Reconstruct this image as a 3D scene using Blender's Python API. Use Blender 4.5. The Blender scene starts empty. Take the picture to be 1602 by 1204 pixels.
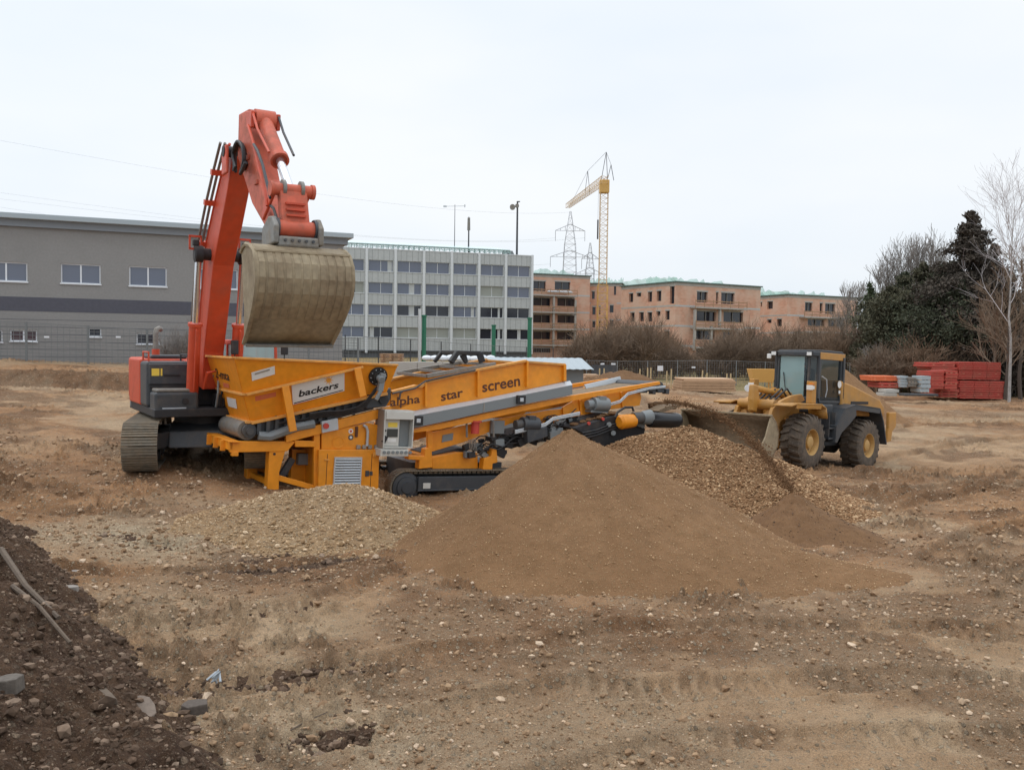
import bpy, math, random
import numpy as np
from mathutils import Vector, Matrix
R = math.radians
random.seed(7)
SC = bpy.context.scene
COL = SC.collection

# ------------------------------------------------------------------ camera
CAM = Vector((0, 0, 3.4)); FPX = 1400.0
PITCH = math.atan(57 / FPX); ROLL = R(0.7)
fw = Vector((0, math.cos(PITCH), -math.sin(PITCH)))
up0 = Vector((0, math.sin(PITCH), math.cos(PITCH))); rt0 = Vector((1, 0, 0))
upv = math.cos(ROLL) * up0 - math.sin(ROLL) * rt0
rtv = math.cos(ROLL) * rt0 + math.sin(ROLL) * up0
cd = bpy.data.cameras.new('camera'); cam = bpy.data.objects.new('camera', cd); COL.objects.link(cam)
cam.matrix_world = Matrix(((rtv.x, upv.x, -fw.x, CAM.x), (rtv.y, upv.y, -fw.y, CAM.y), (rtv.z, upv.z, -fw.z, CAM.z), (0, 0, 0, 1)))
cd.sensor_fit = 'HORIZONTAL'; cd.sensor_width = 36; cd.lens = 36 * FPX / 1602
cd.clip_start = 0.1; cd.clip_end = 6000
SC.camera = cam

# ------------------------------------------------------------------ light
SUN_EL, SUN_AZ = R(48), R(-60)          # azimuth measured from +Y towards +X
w = bpy.data.worlds.new('World'); SC.world = w; w.use_nodes = True
nt = w.node_tree; nt.nodes.clear()
out = nt.nodes.new('ShaderNodeOutputWorld'); bg = nt.nodes.new('ShaderNodeBackground')
sky = nt.nodes.new('ShaderNodeTexSky'); sky.sky_type = 'NISHITA'; sky.sun_disc = False
sky.sun_elevation = SUN_EL; sky.sun_rotation = SUN_AZ; sky.dust_density = 3
tc = nt.nodes.new('ShaderNodeTexCoord')
sx = nt.nodes.new('ShaderNodeSeparateXYZ'); nt.links.new(tc.outputs['Generated'], sx.inputs[0])
ramp = nt.nodes.new('ShaderNodeValToRGB'); nt.links.new(sx.outputs['Z'], ramp.inputs[0])
cr = ramp.color_ramp
cr.elements[0].position = 0.0; cr.elements[0].color = (0.80, 0.86, 0.915, 1)
cr.elements[1].position = 0.95; cr.elements[1].color = (1.75, 1.8, 1.88, 1)   # an overcast sky is brightest overhead
e = cr.elements.new(0.16); e.color = (0.87, 0.91, 0.955, 1)
e = cr.elements.new(0.45); e.color = (0.86, 0.91, 0.975, 1)
mp = nt.nodes.new('ShaderNodeMapping'); nt.links.new(tc.outputs['Generated'], mp.inputs[0])
mp.inputs['Scale'].default_value = (1.0, 1.0, 3.0)
nz = nt.nodes.new('ShaderNodeTexNoise'); nt.links.new(mp.outputs[0], nz.inputs['Vector'])
nz.inputs['Scale'].default_value = 1.6; nz.inputs['Detail'].default_value = 4; nz.inputs['Roughness'].default_value = 0.5
r2 = nt.nodes.new('ShaderNodeValToRGB'); nt.links.new(nz.outputs['Fac'], r2.inputs[0])
r2.color_ramp.elements[0].position = 0.3; r2.color_ramp.elements[0].color = (0.87, 0.925, 0.98, 1)
r2.color_ramp.elements[1].position = 0.7; r2.color_ramp.elements[1].color = (1.05, 1.035, 1.02, 1)
mul = nt.nodes.new('ShaderNodeMixRGB'); mul.blend_type = 'MULTIPLY'; mul.inputs[0].default_value = 1
nt.links.new(ramp.outputs[0], mul.inputs[1]); nt.links.new(r2.outputs[0], mul.inputs[2])
sc10 = nt.nodes.new('ShaderNodeVectorMath'); sc10.operation = 'SCALE'; sc10.inputs['Scale'].default_value = 10.9
nt.links.new(mul.outputs[0], sc10.inputs[0])
mixs = nt.nodes.new('ShaderNodeMixRGB'); mixs.inputs[0].default_value = 0.93
nt.links.new(sky.outputs[0], mixs.inputs[1]); nt.links.new(sc10.outputs[0], mixs.inputs[2])
nt.links.new(mixs.outputs[0], bg.inputs[0]); bg.inputs[1].default_value = 0.1
nt.links.new(bg.outputs[0], out.inputs[0])
sd = bpy.data.lights.new('sun', 'SUN'); sun = bpy.data.objects.new('sun', sd); COL.objects.link(sun)
sd.energy = 0.7; sd.angle = R(25); sd.color = (1.0, 0.96, 0.9)
sun.rotation_euler = (R(90) - SUN_EL, 0, math.pi - SUN_AZ) # refined below
sdir = Vector((math.sin(SUN_AZ) * math.cos(SUN_EL), math.cos(SUN_AZ) * math.cos(SUN_EL), math.sin(SUN_EL)))
sun.rotation_euler = sdir.to_track_quat('Z', 'Y').to_euler()
SC.view_settings.view_transform = 'Standard'; SC.view_settings.look = 'None'
SC.view_settings.exposure = 0.0; SC.view_settings.gamma = 1; SC.view_settings.use_curve_mapping = False

# ------------------------------------------------------------------ pixels to points (photograph pixels, 1602 wide)
def ray(px, py):
    return ((px - 801) * rtv - (py - 602) * upv + FPX * fw)
def P(px, py, Y):
    d = ray(px, py); return CAM + d * (Y / d.y)
def GZ(px, py, z=0.0):
    d = ray(px, py); return CAM + d * ((z - CAM.z) / d.z)
class Frame:
    def __init__(s, o, yaw, pitch=0.0):
        X = Vector((math.cos(yaw) * math.cos(pitch), math.sin(yaw) * math.cos(pitch), -math.sin(pitch)))
        Y = Vector((-math.sin(yaw), math.cos(yaw), 0)); Z = X.cross(Y)
        s.M = Matrix(((X.x, Y.x, Z.x, o[0]), (X.y, Y.y, Z.y, o[1]), (X.z, Y.z, Z.z, o[2]), (0, 0, 0, 1)))
        s.I = s.M.inverted(); s.c = s.I @ CAM; s.r = s.I.to_3x3()
    def hit(s, px, py, p0, n):
        d = s.r @ ray(px, py); p0 = Vector(p0); n = Vector(n)
        return s.c + d * ((p0 - s.c).dot(n) / d.dot(n))
    def y(s, px, py, y=0.0):
        return s.hit(px, py, (0, y, 0), (0, 1, 0))
    def x(s, px, py, x=0.0):
        return s.hit(px, py, (x, 0, 0), (1, 0, 0))

# ------------------------------------------------------------------ noise (numpy)
def _hash(ix, iy, seed):
    h = (ix.astype(np.int64) * 374761393 + iy.astype(np.int64) * 668265263 + seed * 1442695041) & 0xffffffff
    h = ((h ^ (h >> 13)) * 1274126177) & 0xffffffff
    return ((h ^ (h >> 16)) & 0xffff) / 65535.0
def vn(x, y, seed=0):
    x = np.asarray(x, float); y = np.asarray(y, float)
    ix = np.floor(x); iy = np.floor(y); fx = x - ix; fy = y - iy
    u = fx * fx * fx * (fx * (fx * 6 - 15) + 10); v = fy * fy * fy * (fy * (fy * 6 - 15) + 10)
    ix = ix.astype(np.int64); iy = iy.astype(np.int64)
    a = _hash(ix, iy, seed); b = _hash(ix + 1, iy, seed); c = _hash(ix, iy + 1, seed); d = _hash(ix + 1, iy + 1, seed)
    return (a * (1 - u) + b * u) * (1 - v) + (c * (1 - u) + d * u) * v - 0.5
def fbm(x, y, s, o=4, seed=0, g=0.5):
    t = 0; a = 1.0
    for k in range(o):
        t = t + a * vn(x / s + 17.3 * k, y / s - 9.1 * k, seed + k * 13); s = s * 0.5; a *= g
    return t

# ------------------------------------------------------------------ meshes
class MB:
    def __init__(s):
        s.v = []; s.f = []; s.cut = []
    def each(s, name, mat, parent=None, **k):
        res = []; c = s.cut + [(len(s.v), len(s.f))]
        for (v0, f0), (v1, f1) in zip(c[:-1], c[1:]):
            m = MB(); m.v = s.v[v0:v1]; m.f = [tuple(i - v0 for i in f) for f in s.f[f0:f1]]; res.append(m.build(name, mat, parent, **k))
        return res
    def add(s, vs, fs):
        n = len(s.v); s.cut.append((n, len(s.f))); s.v.extend([tuple(v) for v in vs]); s.f.extend([tuple(i + n for i in f) for f in fs]); return s
    def box(s, c, d, rot=None):
        c = Vector(c); hx, hy, hz = d[0] / 2, d[1] / 2, d[2] / 2
        vs = [Vector((x, y, z)) for x in (-hx, hx) for y in (-hy, hy) for z in (-hz, hz)]
        if rot is not None: vs = [rot @ v for v in vs]
        return s.add([v + c for v in vs], [(0, 1, 3, 2), (4, 6, 7, 5), (0, 4, 5, 1), (2, 3, 7, 6), (0, 2, 6, 4), (1, 5, 7, 3)])
    def bx(s, x0, x1, y0, y1, z0, z1):
        return s.box(((x0 + x1) / 2, (y0 + y1) / 2, (z0 + z1) / 2), (abs(x1 - x0), abs(y1 - y0), abs(z1 - z0)))
    def beam(s, a, b, w_, h_, upd=(0, 0, 1)):
        a = Vector(a); b = Vector(b); X = (b - a).normalized(); U = Vector(upd)
        Y = U.cross(X)
        if Y.length < 1e-4: Y = Vector((0, 1, 0)).cross(X)
        Y.normalize(); Z = X.cross(Y)
        rot = Matrix((X, Y, Z)).transposed()
        return s.box((a + b) / 2, ((b - a).length, w_, h_), rot)
    def cyl(s, a, b, r, r2=None, n=12, cap=True):
        a = Vector(a); b = Vector(b); r2 = r if r2 is None else r2
        X = (b - a).normalized(); Y = X.orthogonal().normalized(); Z = X.cross(Y)
        vs = []
        for p, rr in ((a, r), (b, r2)):
            for k in range(n):
                t = 2 * math.pi * k / n; vs.append(p + (Y * math.cos(t) + Z * math.sin(t)) * rr)
        fs = [(k, (k + 1) % n, n + (k + 1) % n, n + k) for k in range(n)]
        if cap: fs += [tuple(range(n - 1, -1, -1)), tuple(range(n, 2 * n))]
        return s.add(vs, fs)
    def tube(s, pts, r, n=8, rs=None):
        pts = [Vector(p) for p in pts]; m = len(pts); base = len(s.v); vs = []; prev = None
        for i, p in enumerate(pts):
            t = (pts[min(i + 1, m - 1)] - pts[max(i - 1, 0)]).normalized()
            Y = t.orthogonal().normalized() if prev is None else (prev - t * prev.dot(t)).normalized()
            prev = Y; Z = t.cross(Y); rr = r if rs is None else rs[i]
            for k in range(n):
                a = 2 * math.pi * k / n; vs.append(p + (Y * math.cos(a) + Z * math.sin(a)) * rr)
        fs = [(i * n + k, i * n + (k + 1) % n, (i + 1) * n + (k + 1) % n, (i + 1) * n + k) for i in range(m - 1) for k in range(n)]
        fs += [tuple(range(n - 1, -1, -1)), tuple(range((m - 1) * n, m * n))]
        return s.add(vs, fs)
    def prism(s, poly, d):
        """poly: 3-D points of a planar outline, d: extrusion vector"""
        d = Vector(d); poly = [Vector(p) for p in poly]; n = len(poly)
        vs = poly + [p + d for p in poly]
        fs = [tuple(range(n - 1, -1, -1)), tuple(range(n, 2 * n))] + [(k, (k + 1) % n, n + (k + 1) % n, n + k) for k in range(n)]
        return s.add(vs, fs)
    def xz(s, poly, y0, y1):
        return s.prism([(p[0], y0, p[-1]) for p in poly], (0, y1 - y0, 0))
    def lathe(s, prof, o, axis, n=32, cap=True):
        """prof: (distance along axis, radius)"""
        o = Vector(o); X = Vector(axis).normalized(); Y = X.orthogonal().normalized(); Z = X.cross(Y); vs = []
        for d, r in prof:
            for k in range(n):
                t = 2 * math.pi * k / n; vs.append(o + X * d + (Y * math.cos(t) + Z * math.sin(t)) * r)
        m = len(prof)
        fs = [(i * n + k, i * n + (k + 1) % n, (i + 1) * n + (k + 1) % n, (i + 1) * n + k) for i in range(m - 1) for k in range(n)]
        if cap: fs += [tuple(range(n - 1, -1, -1)), tuple(range((m - 1) * n, m * n))]
        return s.add(vs, fs)
    def quad(s, pts): return s.add(pts, [tuple(range(len(pts)))])
    def sphere(s, c, r, n=10, m=6, sq=(1, 1, 1)):
        c = Vector(c); vs = []
        for i in range(m + 1):
            a = math.pi * i / m
            for k in range(n):
                t = 2 * math.pi * k / n
                vs.append(c + Vector((r * sq[0] * math.sin(a) * math.cos(t), r * sq[1] * math.sin(a) * math.sin(t), r * sq[2] * math.cos(a))))
        return s.add(vs, [(i * n + k, (i + 1) * n + k, (i + 1) * n + (k + 1) % n, i * n + (k + 1) % n) for i in range(m) for k in range(n)])
    def build(s, name, mat, parent=None, xf=None, bevel=0, smooth=False, solid=0, label=None, fix=True):
        me = bpy.data.meshes.new(name)
        vs = s.v if xf is None else [xf @ Vector(v) for v in s.v]
        me.from_pydata([tuple(v) for v in vs], [], s.f)
        me.materials.append(mat)
        o = bpy.data.objects.new(name, me); COL.objects.link(o)
        if fix and len(s.f) < 60000:
            import bmesh
            bm = bmesh.new(); bm.from_mesh(me); bmesh.ops.recalc_face_normals(bm, faces=bm.faces); bm.to_mesh(me); bm.free()
        if parent is not None: o.parent = parent
        if smooth: smooth_by_angle(me, smooth if smooth is not True else 40)
        if solid:
            m = o.modifiers.new('solid', 'SOLIDIFY'); m.thickness = solid; m.offset = 0
        if bevel:
            m = o.modifiers.new('bevel', 'BEVEL'); m.width = bevel; m.segments = 2; m.limit_method = 'ANGLE'; m.angle_limit = R(40)
            m.harden_normals = False
        if label: o['label'] = label
        return o
def smooth_by_angle(me, deg):
    me.polygons.foreach_set('use_smooth', np.ones(len(me.polygons), bool))
    import bmesh
    bm = bmesh.new(); bm.from_mesh(me); lim = R(deg)
    for e_ in bm.edges:
        e_.smooth = not (len(e_.link_faces) == 2 and e_.calc_face_angle(0) > lim)
    bm.to_mesh(me); bm.free()
def big_mesh(name, V, F, mat, parent=None, smooth=True, attr=None):
    V = np.asarray(V, np.float32); F = np.asarray(F, np.int32); k = F.shape[1]
    me = bpy.data.meshes.new(name)
    me.vertices.add(len(V)); me.vertices.foreach_set('co', V.ravel())
    me.loops.add(F.size); me.loops.foreach_set('vertex_index', F.ravel())
    me.polygons.add(len(F)); me.polygons.foreach_set('loop_start', np.arange(0, F.size, k, dtype=np.int32))
    me.polygons.foreach_set('use_smooth', np.full(len(F), smooth))
    if attr is not None:
        for nm, A in attr.items():
            a = me.color_attributes.new(nm, 'FLOAT_COLOR', 'POINT'); a.data.foreach_set('color', np.asarray(A, np.float32).ravel())
    me.update(); me.validate()
    me.materials.append(mat)
    o = bpy.data.objects.new(name, me); COL.objects.link(o)
    if parent is not None: o.parent = parent
    return o
def tag(o, label=None, cat=None, group=None, kind=None):
    if label: o['label'] = label
    if cat: o['category'] = cat
    if group: o['group'] = group
    if kind: o['kind'] = kind
    return o
def thing(name, label, cat, M=None, group=None):
    o = bpy.data.objects.new(name, None); COL.objects.link(o); o.empty_display_size = 0.3
    if M is not None: o.matrix_world = M if isinstance(M, Matrix) else Matrix.Translation(M)
    return tag(o, label, cat, group)
def copy_tree(o, parent=None):
    c = o.copy(); COL.objects.link(c)
    if parent is not None: c.parent = parent
    for ch in [q for q in bpy.data.objects if q.parent == o]: copy_tree(ch, c)
    return c

# ------------------------------------------------------------------ materials
MATS = {}
def mat(name, col, rough=0.6, metal=0.0, dirt=None, dscale=1.5, damt=0.5, fine=0.0, fscale=40, bump=0.0, bscale=30, spec=None, low=None):
    """dirt: second colour laid on by noise; fine: small brightness variation of the surface itself"""
    if name in MATS: return MATS[name]
    m = bpy.data.materials.new(name); m.use_nodes = True; n = m.node_tree.nodes; l = m.node_tree.links
    b = n['Principled BSDF']; b.inputs['Roughness'].default_value = rough; b.inputs['Metallic'].default_value = metal
    if spec is not None: b.inputs['Specular IOR Level'].default_value = spec
    tcn = n.new('ShaderNodeTexCoord'); last = None
    rgb = n.new('ShaderNodeRGB'); rgb.outputs[0].default_value = (*col, 1); last = rgb.outputs[0]
    if dirt is not None:
        nz_ = n.new('ShaderNodeTexNoise'); nz_.inputs['Scale'].default_value = dscale; nz_.inputs['Detail'].default_value = 7; nz_.inputs['Roughness'].default_value = 0.68
        l.new(tcn.outputs['Object'], nz_.inputs['Vector'])
        rp = n.new('ShaderNodeValToRGB'); c0 = 0.62 - 0.3 * damt; rp.color_ramp.elements[0].position = c0; rp.color_ramp.elements[1].position = min(1, c0 + 0.28)
        rp.color_ramp.elements[0].color = (0, 0, 0, 1); rp.color_ramp.elements[1].color = (min(1, damt * 1.3),) * 3 + (1,)
        l.new(nz_.outputs['Fac'], rp.inputs[0]); mx = n.new('ShaderNodeMixRGB'); l.new(rp.outputs[0], mx.inputs[0]); l.new(last, mx.inputs[1])
        mx.inputs[2].default_value = (*dirt, 1); last = mx.outputs[0]
        mr = n.new('ShaderNodeMapRange'); mr.inputs['To Min'].default_value = rough; mr.inputs['To Max'].default_value = min(1, rough + 0.35)
        l.new(rp.outputs[0], mr.inputs['Value']); l.new(mr.outputs[0], b.inputs['Roughness'])
    if fine:
        nf = n.new('ShaderNodeTexNoise'); nf.inputs['Scale'].default_value = fscale; nf.inputs['Detail'].default_value = 4; l.new(tcn.outputs['Object'], nf.inputs['Vector'])
        mr2 = n.new('ShaderNodeMapRange'); mr2.inputs['From Min'].default_value = 0.3; mr2.inputs['From Max'].default_value = 0.7
        mr2.inputs['To Min'].default_value = 1 - fine; mr2.inputs['To Max'].default_value = 1 + fine; l.new(nf.outputs['Fac'], mr2.inputs['Value'])
        vm = n.new('ShaderNodeVectorMath'); vm.operation = 'SCALE'; l.new(last, vm.inputs[0]); l.new(mr2.outputs[0], vm.inputs['Scale']); last = vm.outputs[0]
    l.new(last, b.inputs['Base Color'])
    if bump:
        nb = n.new('ShaderNodeTexNoise'); nb.inputs['Scale'].default_value = bscale; nb.inputs['Detail'].default_value = 5; l.new(tcn.outputs['Object'], nb.inputs['Vector'])
        bp = n.new('ShaderNodeBump'); bp.inputs['Strength'].default_value = bump; bp.inputs['Distance'].default_value = 0.02; l.new(nb.outputs['Fac'], bp.inputs['Height']); l.new(bp.outputs[0], b.inputs['Normal'])
    MATS[name] = m; return m
DUST = (0.34, 0.25, 0.155); MUD = (0.12, 0.085, 0.055)
# ------------------------------------------------------------------ soil material
def soil_mat(name, c1, c2, c3, peb=(0.52, 0.43, 0.31), use_attr=False, pscale=22, pamt=0.3, s1=0.6, bump=0.5, bd=0.03, lowp=.35):
    m = bpy.data.materials.new(name); m.use_nodes = True; n = m.node_tree.nodes; l = m.node_tree.links
    b = n['Principled BSDF']; b.inputs['Roughness'].default_value = 0.95; b.inputs['Specular IOR Level'].default_value = 0.2
    tcn = n.new('ShaderNodeTexCoord'); O = tcn.outputs['Object']
    def noise(s, d=6, r=0.6):
        q = n.new('ShaderNodeTexNoise'); q.inputs['Scale'].default_value = s; q.inputs['Detail'].default_value = d; q.inputs['Roughness'].default_value = r
        l.new(O, q.inputs['Vector']); return q.outputs['Fac']
    def rampf(v, a, b_, lo=0, hi=1):
        q = n.new('ShaderNodeMapRange'); q.inputs['From Min'].default_value = a; q.inputs['From Max'].default_value = b_
        q.inputs['To Min'].default_value = lo; q.inputs['To Max'].default_value = hi; l.new(v, q.inputs['Value']); return q.outputs[0]
    def mix(f, a, b_, mode='MIX'):
        q = n.new('ShaderNodeMixRGB'); q.blend_type = mode
        for i, v in ((0, f), (1, a), (2, b_)):
            if isinstance(v, (int, float)): q.inputs[i].default_value = v
            elif isinstance(v, tuple): q.inputs[i].default_value = (*v, 1)
            else: l.new(v, q.inputs[i])
        return q.outputs[0]
    c = mix(rampf(noise(s1, 8, 0.65), 0.38, 0.62), c1, c2)
    c = mix(rampf(noise(s1 * 5.3, 6, 0.7), 0.42, 0.66, 0, 0.8), c, c3)
    if use_attr:
        at = n.new('ShaderNodeAttribute'); at.attribute_name = 'soil'
        sp = n.new('ShaderNodeSeparateColor'); l.new(at.outputs['Color'], sp.inputs[0])
        c = mix(sp.outputs[0], c, mix(rampf(noise(3.1), 0.35, 0.65), (0.104, 0.056, 0.029), (0.209, 0.113, 0.059)))      # moist dark earth
        c = mix(sp.outputs[1], c, mix(rampf(noise(9), 0.35, 0.65), (0.340, 0.260, 0.170), (0.530, 0.435, 0.305)))     # pale gravel
        c = mix(sp.outputs[2], c, mix(rampf(noise(1.3), 0.35, 0.65), (0.400, 0.285, 0.175), (0.560, 0.420, 0.275)))     # dry trodden tan
        gr = n.new('ShaderNodeAttribute'); gr.attribute_name = 'turf'
        sp2 = n.new('ShaderNodeSeparateColor'); l.new(gr.outputs['Color'], sp2.inputs[0])
        c = mix(sp2.outputs[1], c, mix(rampf(noise(2.2), 0.35, 0.65), (0.312, 0.165, 0.081), (0.374, 0.206, 0.103)))
        c = mix(sp2.outputs[0], c, mix(rampf(noise(4), 0.35, 0.65), (0.136, 0.120, 0.044), (0.229, 0.193, 0.079)))
    # pebbles: scattered cells coloured at random
    bh = None
    for k, (sc_, am) in enumerate(((pscale, pamt), (pscale * 2.7, pamt * 1.1), (pscale * 7, pamt))):
        vo = n.new('ShaderNodeTexVoronoi'); vo.inputs['Scale'].default_value = sc_; l.new(O, vo.inputs['Vector'])
        so = n.new('ShaderNodeSeparateColor'); l.new(vo.outputs['Color'], so.inputs[0])
        inside = rampf(vo.outputs['Distance'], 0.42, 0.30)
        pick = rampf(so.outputs[0], 1 - am - 0.05, 1 - am + 0.05)
        mm = n.new('ShaderNodeMath'); mm.operation = 'MULTIPLY'; l.new(inside, mm.inputs[0]); l.new(pick, mm.inputs[1])
        pc = mix(so.outputs[1], tuple(x * lowp for x in peb), peb)
        mf = n.new('ShaderNodeMath'); mf.operation = 'MULTIPLY'; l.new(mm.outputs[0], mf.inputs[0]); mf.inputs[1].default_value = 0.75
        c = mix(mf.outputs[0], c, pc)
        hh = n.new('ShaderNodeMath'); hh.operation = 'MULTIPLY'; l.new(mm.outputs[0], hh.inputs[0]); hh.inputs[1].default_value = 1.0 / (k + 1)
        if bh is None: bh = hh.outputs[0]
        else:
            ad = n.new('ShaderNodeMath'); ad.operation = 'ADD'; l.new(bh, ad.inputs[0]); l.new(hh.outputs[0], ad.inputs[1]); bh = ad.outputs[0]
    nf = noise(pscale * 5, 5, 0.75)
    c = mix(1.0, c, mix(rampf(nf, 0.32, 0.68), (0.58, 0.56, 0.54), (1.46, 1.44, 1.40)), 'MULTIPLY')
    nb = noise(pscale * 1.2, 8, 0.75)
    ad = n.new('ShaderNodeMath'); ad.operation = 'ADD'; l.new(bh, ad.inputs[0])
    m3 = n.new('ShaderNodeMath'); m3.operation = 'MULTIPLY'; l.new(nb, m3.inputs[0]); m3.inputs[1].default_value = 2.0; l.new(m3.outputs[0], ad.inputs[1])
    bp = n.new('ShaderNodeBump'); bp.inputs['Strength'].default_value = bump; bp.inputs['Distance'].default_value = bd
    l.new(ad.outputs[0], bp.inputs['Height']); l.new(bp.outputs[0], b.inputs['Normal']); l.new(c, b.inputs['Base Color'])
    return m
M_GROUND = soil_mat('ground_soil', (0.349, 0.189, 0.092), (0.446, 0.258, 0.134), (0.209, 0.113, 0.056), use_attr=True, pscale=16, pamt=0.28, s1=0.35, bump=0.9, bd=0.035)
M_SAND = soil_mat('sand_heap', (0.280, 0.155, 0.076), (0.329, 0.188, 0.095), (0.228, 0.125, 0.059), peb=(0.438, 0.287, 0.154), lowp=.62, pscale=32, pamt=0.35, s1=0.5, bump=0.8, bd=0.03)
M_FINE = soil_mat('fine_soil', (0.151, 0.082, 0.040), (0.183, 0.102, 0.050), (0.123, 0.066, 0.033), peb=(0.253, 0.157, 0.087), lowp=.6, pscale=34, pamt=0.25, s1=0.8, bump=0.3, bd=0.015)
M_GRAVEL = soil_mat('gravel_heap', (0.246, 0.135, 0.065), (0.348, 0.204, 0.104), (0.184, 0.100, 0.049), peb=(0.573, 0.390, 0.225), pscale=14, pamt=0.5, s1=0.8, bump=0.8, bd=0.05)
M_PALE = soil_mat('pale_gravel', (0.430, 0.292, 0.164), (0.389, 0.241, 0.121), (0.287, 0.186, 0.104), peb=(0.676, 0.538, 0.372), pscale=14, pamt=0.5, s1=0.9, bump=0.8, bd=0.05)
M_DARK = soil_mat('dark_rubble_soil', (0.103, 0.060, 0.037), (0.167, 0.101, 0.062), (0.065, 0.038, 0.026), peb=(0.389, 0.288, 0.202), pscale=12, pamt=0.3, s1=1.4, bump=1.0, bd=0.05)

# ------------------------------------------------------------------ ground height
CP = [ # x, y, z
 (-30, 5, 1.5), (-14, 8, 1.0), (-8, 8, 0.25), (-3, 8, 0), (0, 7, 0), (4, 8, 0), (9, 9, -.05), (18, 10, 0), (35, 8, 0), (0, 0, 1.2), (-6, 2, 1.5), (6, 2, 0.9),
 (-14, 16, .25), (-9, 15, .1), (-4, 13, 0), (1, 12, 0), (6, 13, 0), (12, 14, -.05), (25, 18, 0),
 (-11, 20.5, .45), (-8, 21, .42), (-5.6, 20, -.03), (-6.9, 21.6, .05), (-2.6, 21.8, -.38), (1, 22, -.35), (5, 22, -.3), (9.4, 27.5, -.22), (12, 30, -.42), (18, 24, -.2),
 (-8, 24, .45), (-10, 26, .6), (-5, 25, .2), (0, 28, -.1), (5, 28, -.25), (-16, 26, .8), (-22, 24, 1.0), (-22, 40, 1.2), (-12, 40, 1.1), (-2, 40, .5), (8, 40, -.1), (25, 40, -.2), (40, 38, 0),
 (-30, 60, 2.0), (-15, 60, 1.8), (-5, 60, 1.5), (3, 60, 1.0), (12, 68, .35), (24, 66, .05), (36, 67, .05), (50, 70, .2), (15, 80, .7), (30, 85, .7), (60, 90, .7),
 (-30, 100, 2.0), (0, 130, 1.9), (40, 130, 1.2), (80, 140, 1.2), (-80, 60, 2), (-60, 20, 1.8), (70, 20, .3), (0, -20, 1.6), (-100, 130, 2), (100, 60, .5)]
CPa = np.array(CP)
def base_h(x, y):
    x = np.asarray(x, float); y = np.asarray(y, float); sh = x.shape; x = x.ravel(); y = y.ravel()
    out = np.zeros_like(x)
    for s in range(0, len(x), 60000):
        X = x[s:s + 60000, None]; Y = y[s:s + 60000, None]
        # distances shrink with range from the viewer so that far control points blend over wider areas
        D2 = (X - CPa[:, 0]) ** 2 + (Y - CPa[:, 1]) ** 2; sc = 1.2 + 0.09 * np.hypot(X, Y)
        wt = 1.0 / (D2 / sc ** 2 + 0.25) ** 2.2
        out[s:s + 60000] = (wt * CPa[:, 2]).sum(1) / wt.sum(1)
    return out.reshape(sh)
def smooth(a, b, t):
    t = np.clip((t - a) / (b - a), 0, 1); return t * t * (3 - 2 * t)
RUTS = [ # (polyline, width, depth, ripple) wheel and crawler marks
 ([(-5.5, 9.5), (-2.5, 11.5), (-1.2, 14.0), (-1.8, 16.5)], .55, .05, 1), ([(-4.2, 8.3), (-0.6, 9.6), (1.5, 10.6), (5.5, 10.9), (10, 10.3)], .6, .05, 1),
 ([(-2.6, 7.0), (0.5, 8.6), (4.2, 9.2), (9, 8.6)], .55, .045, 1), ([(-7, 12.5), (-3.5, 13.4), (-1, 15.5)], .5, .04, 1), ([(-1.0, 6.0), (1.6, 7.6), (6, 7.9)], .5, .04, 1),
 ([(7, 14.5), (9.5, 17.5), (14, 19.5), (24, 21)], .6, .07, 1), ([(8.5, 13), (11.5, 16), (17, 17.5), (28, 18)], .6, .07, 1), ([(6.5, 18), (10.5, 22), (16, 25), (30, 28)], .6, .08, 1),
 ([(11, 23.5), (17, 28), (30, 33)], .7, .08, 0), ([(12.5, 31), (20, 38), (40, 44)], .8, .1, 0), ([(8, 34), (20, 44), (45, 52)], .9, .1, 0), ([(-9, 18.5), (-13, 20.5), (-20, 22)], .6, .06, 1), ([(-8, 17), (-12, 18.3), (-20, 19)], .6, .06, 1)]
def seg_dist(x, y, pl):
    best = np.full(x.shape, 1e9); par = np.zeros(x.shape); acc = 0
    for (ax, ay), (bx_, by_) in zip(pl[:-1], pl[1:]):
        L = math.hypot(bx_ - ax, by_ - ay); dx, dy = (bx_ - ax) / L, (by_ - ay) / L
        t = np.clip((x - ax) * dx + (y - ay) * dy, 0, L); d = np.hypot(x - ax - t * dx, y - ay - t * dy)
        mask = d < best; best = np.where(mask, d, best); par = np.where(mask, acc + t, par); acc += L
    return best, par
def mud_lump(x, y, cx, cy, rx, ry, h):
    r = np.sqrt(((x - cx) / rx) ** 2 + ((y - cy) / ry) ** 2)
    return h * np.clip(1 - r, 0, 1) ** 1.3
LUMPS = [(2.35, 10.55, .95, .45, .16), (-0.3, 11.6, .8, .22, .1), (0.7, 10.9, .6, .3, .1), (3.6, 9.0, .55, .25, .1), (5.6, 11.1, 1.6, .9, .13), (-1.4, 14.6, 1.2, .25, .16), (-.95, 14.35, .35, .3, .18),
 (9.6, 22.4, 1.7, .9, .28), (10.7, 26.6, 1.0, .8, .3), (12.4, 23.5, 1.3, 1.2, .3), (7.6, 17.6, 1.2, .5, .16), (9.2, 16.6, .9, .4, .14), (15, 24.5, 2.4, .9, .25), (10.5, 19.2, 1.6, .5, .12), (8.1, 15.4, 1.3, .4, .12),
 (-10.5, 18.8, 2.2, 1.2, .2), (-14, 20.5, 2.5, 1.6, .25), (-8.4, 17.2, 1.4, .5, .12), (-17, 27, 3, 2.5, .35), (-6.2, 12.8, 1.2, .6, .1), (12, 12.8, 1.5, .7, .12), (7, 9.4, 1.2, .5, .1)]
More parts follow.
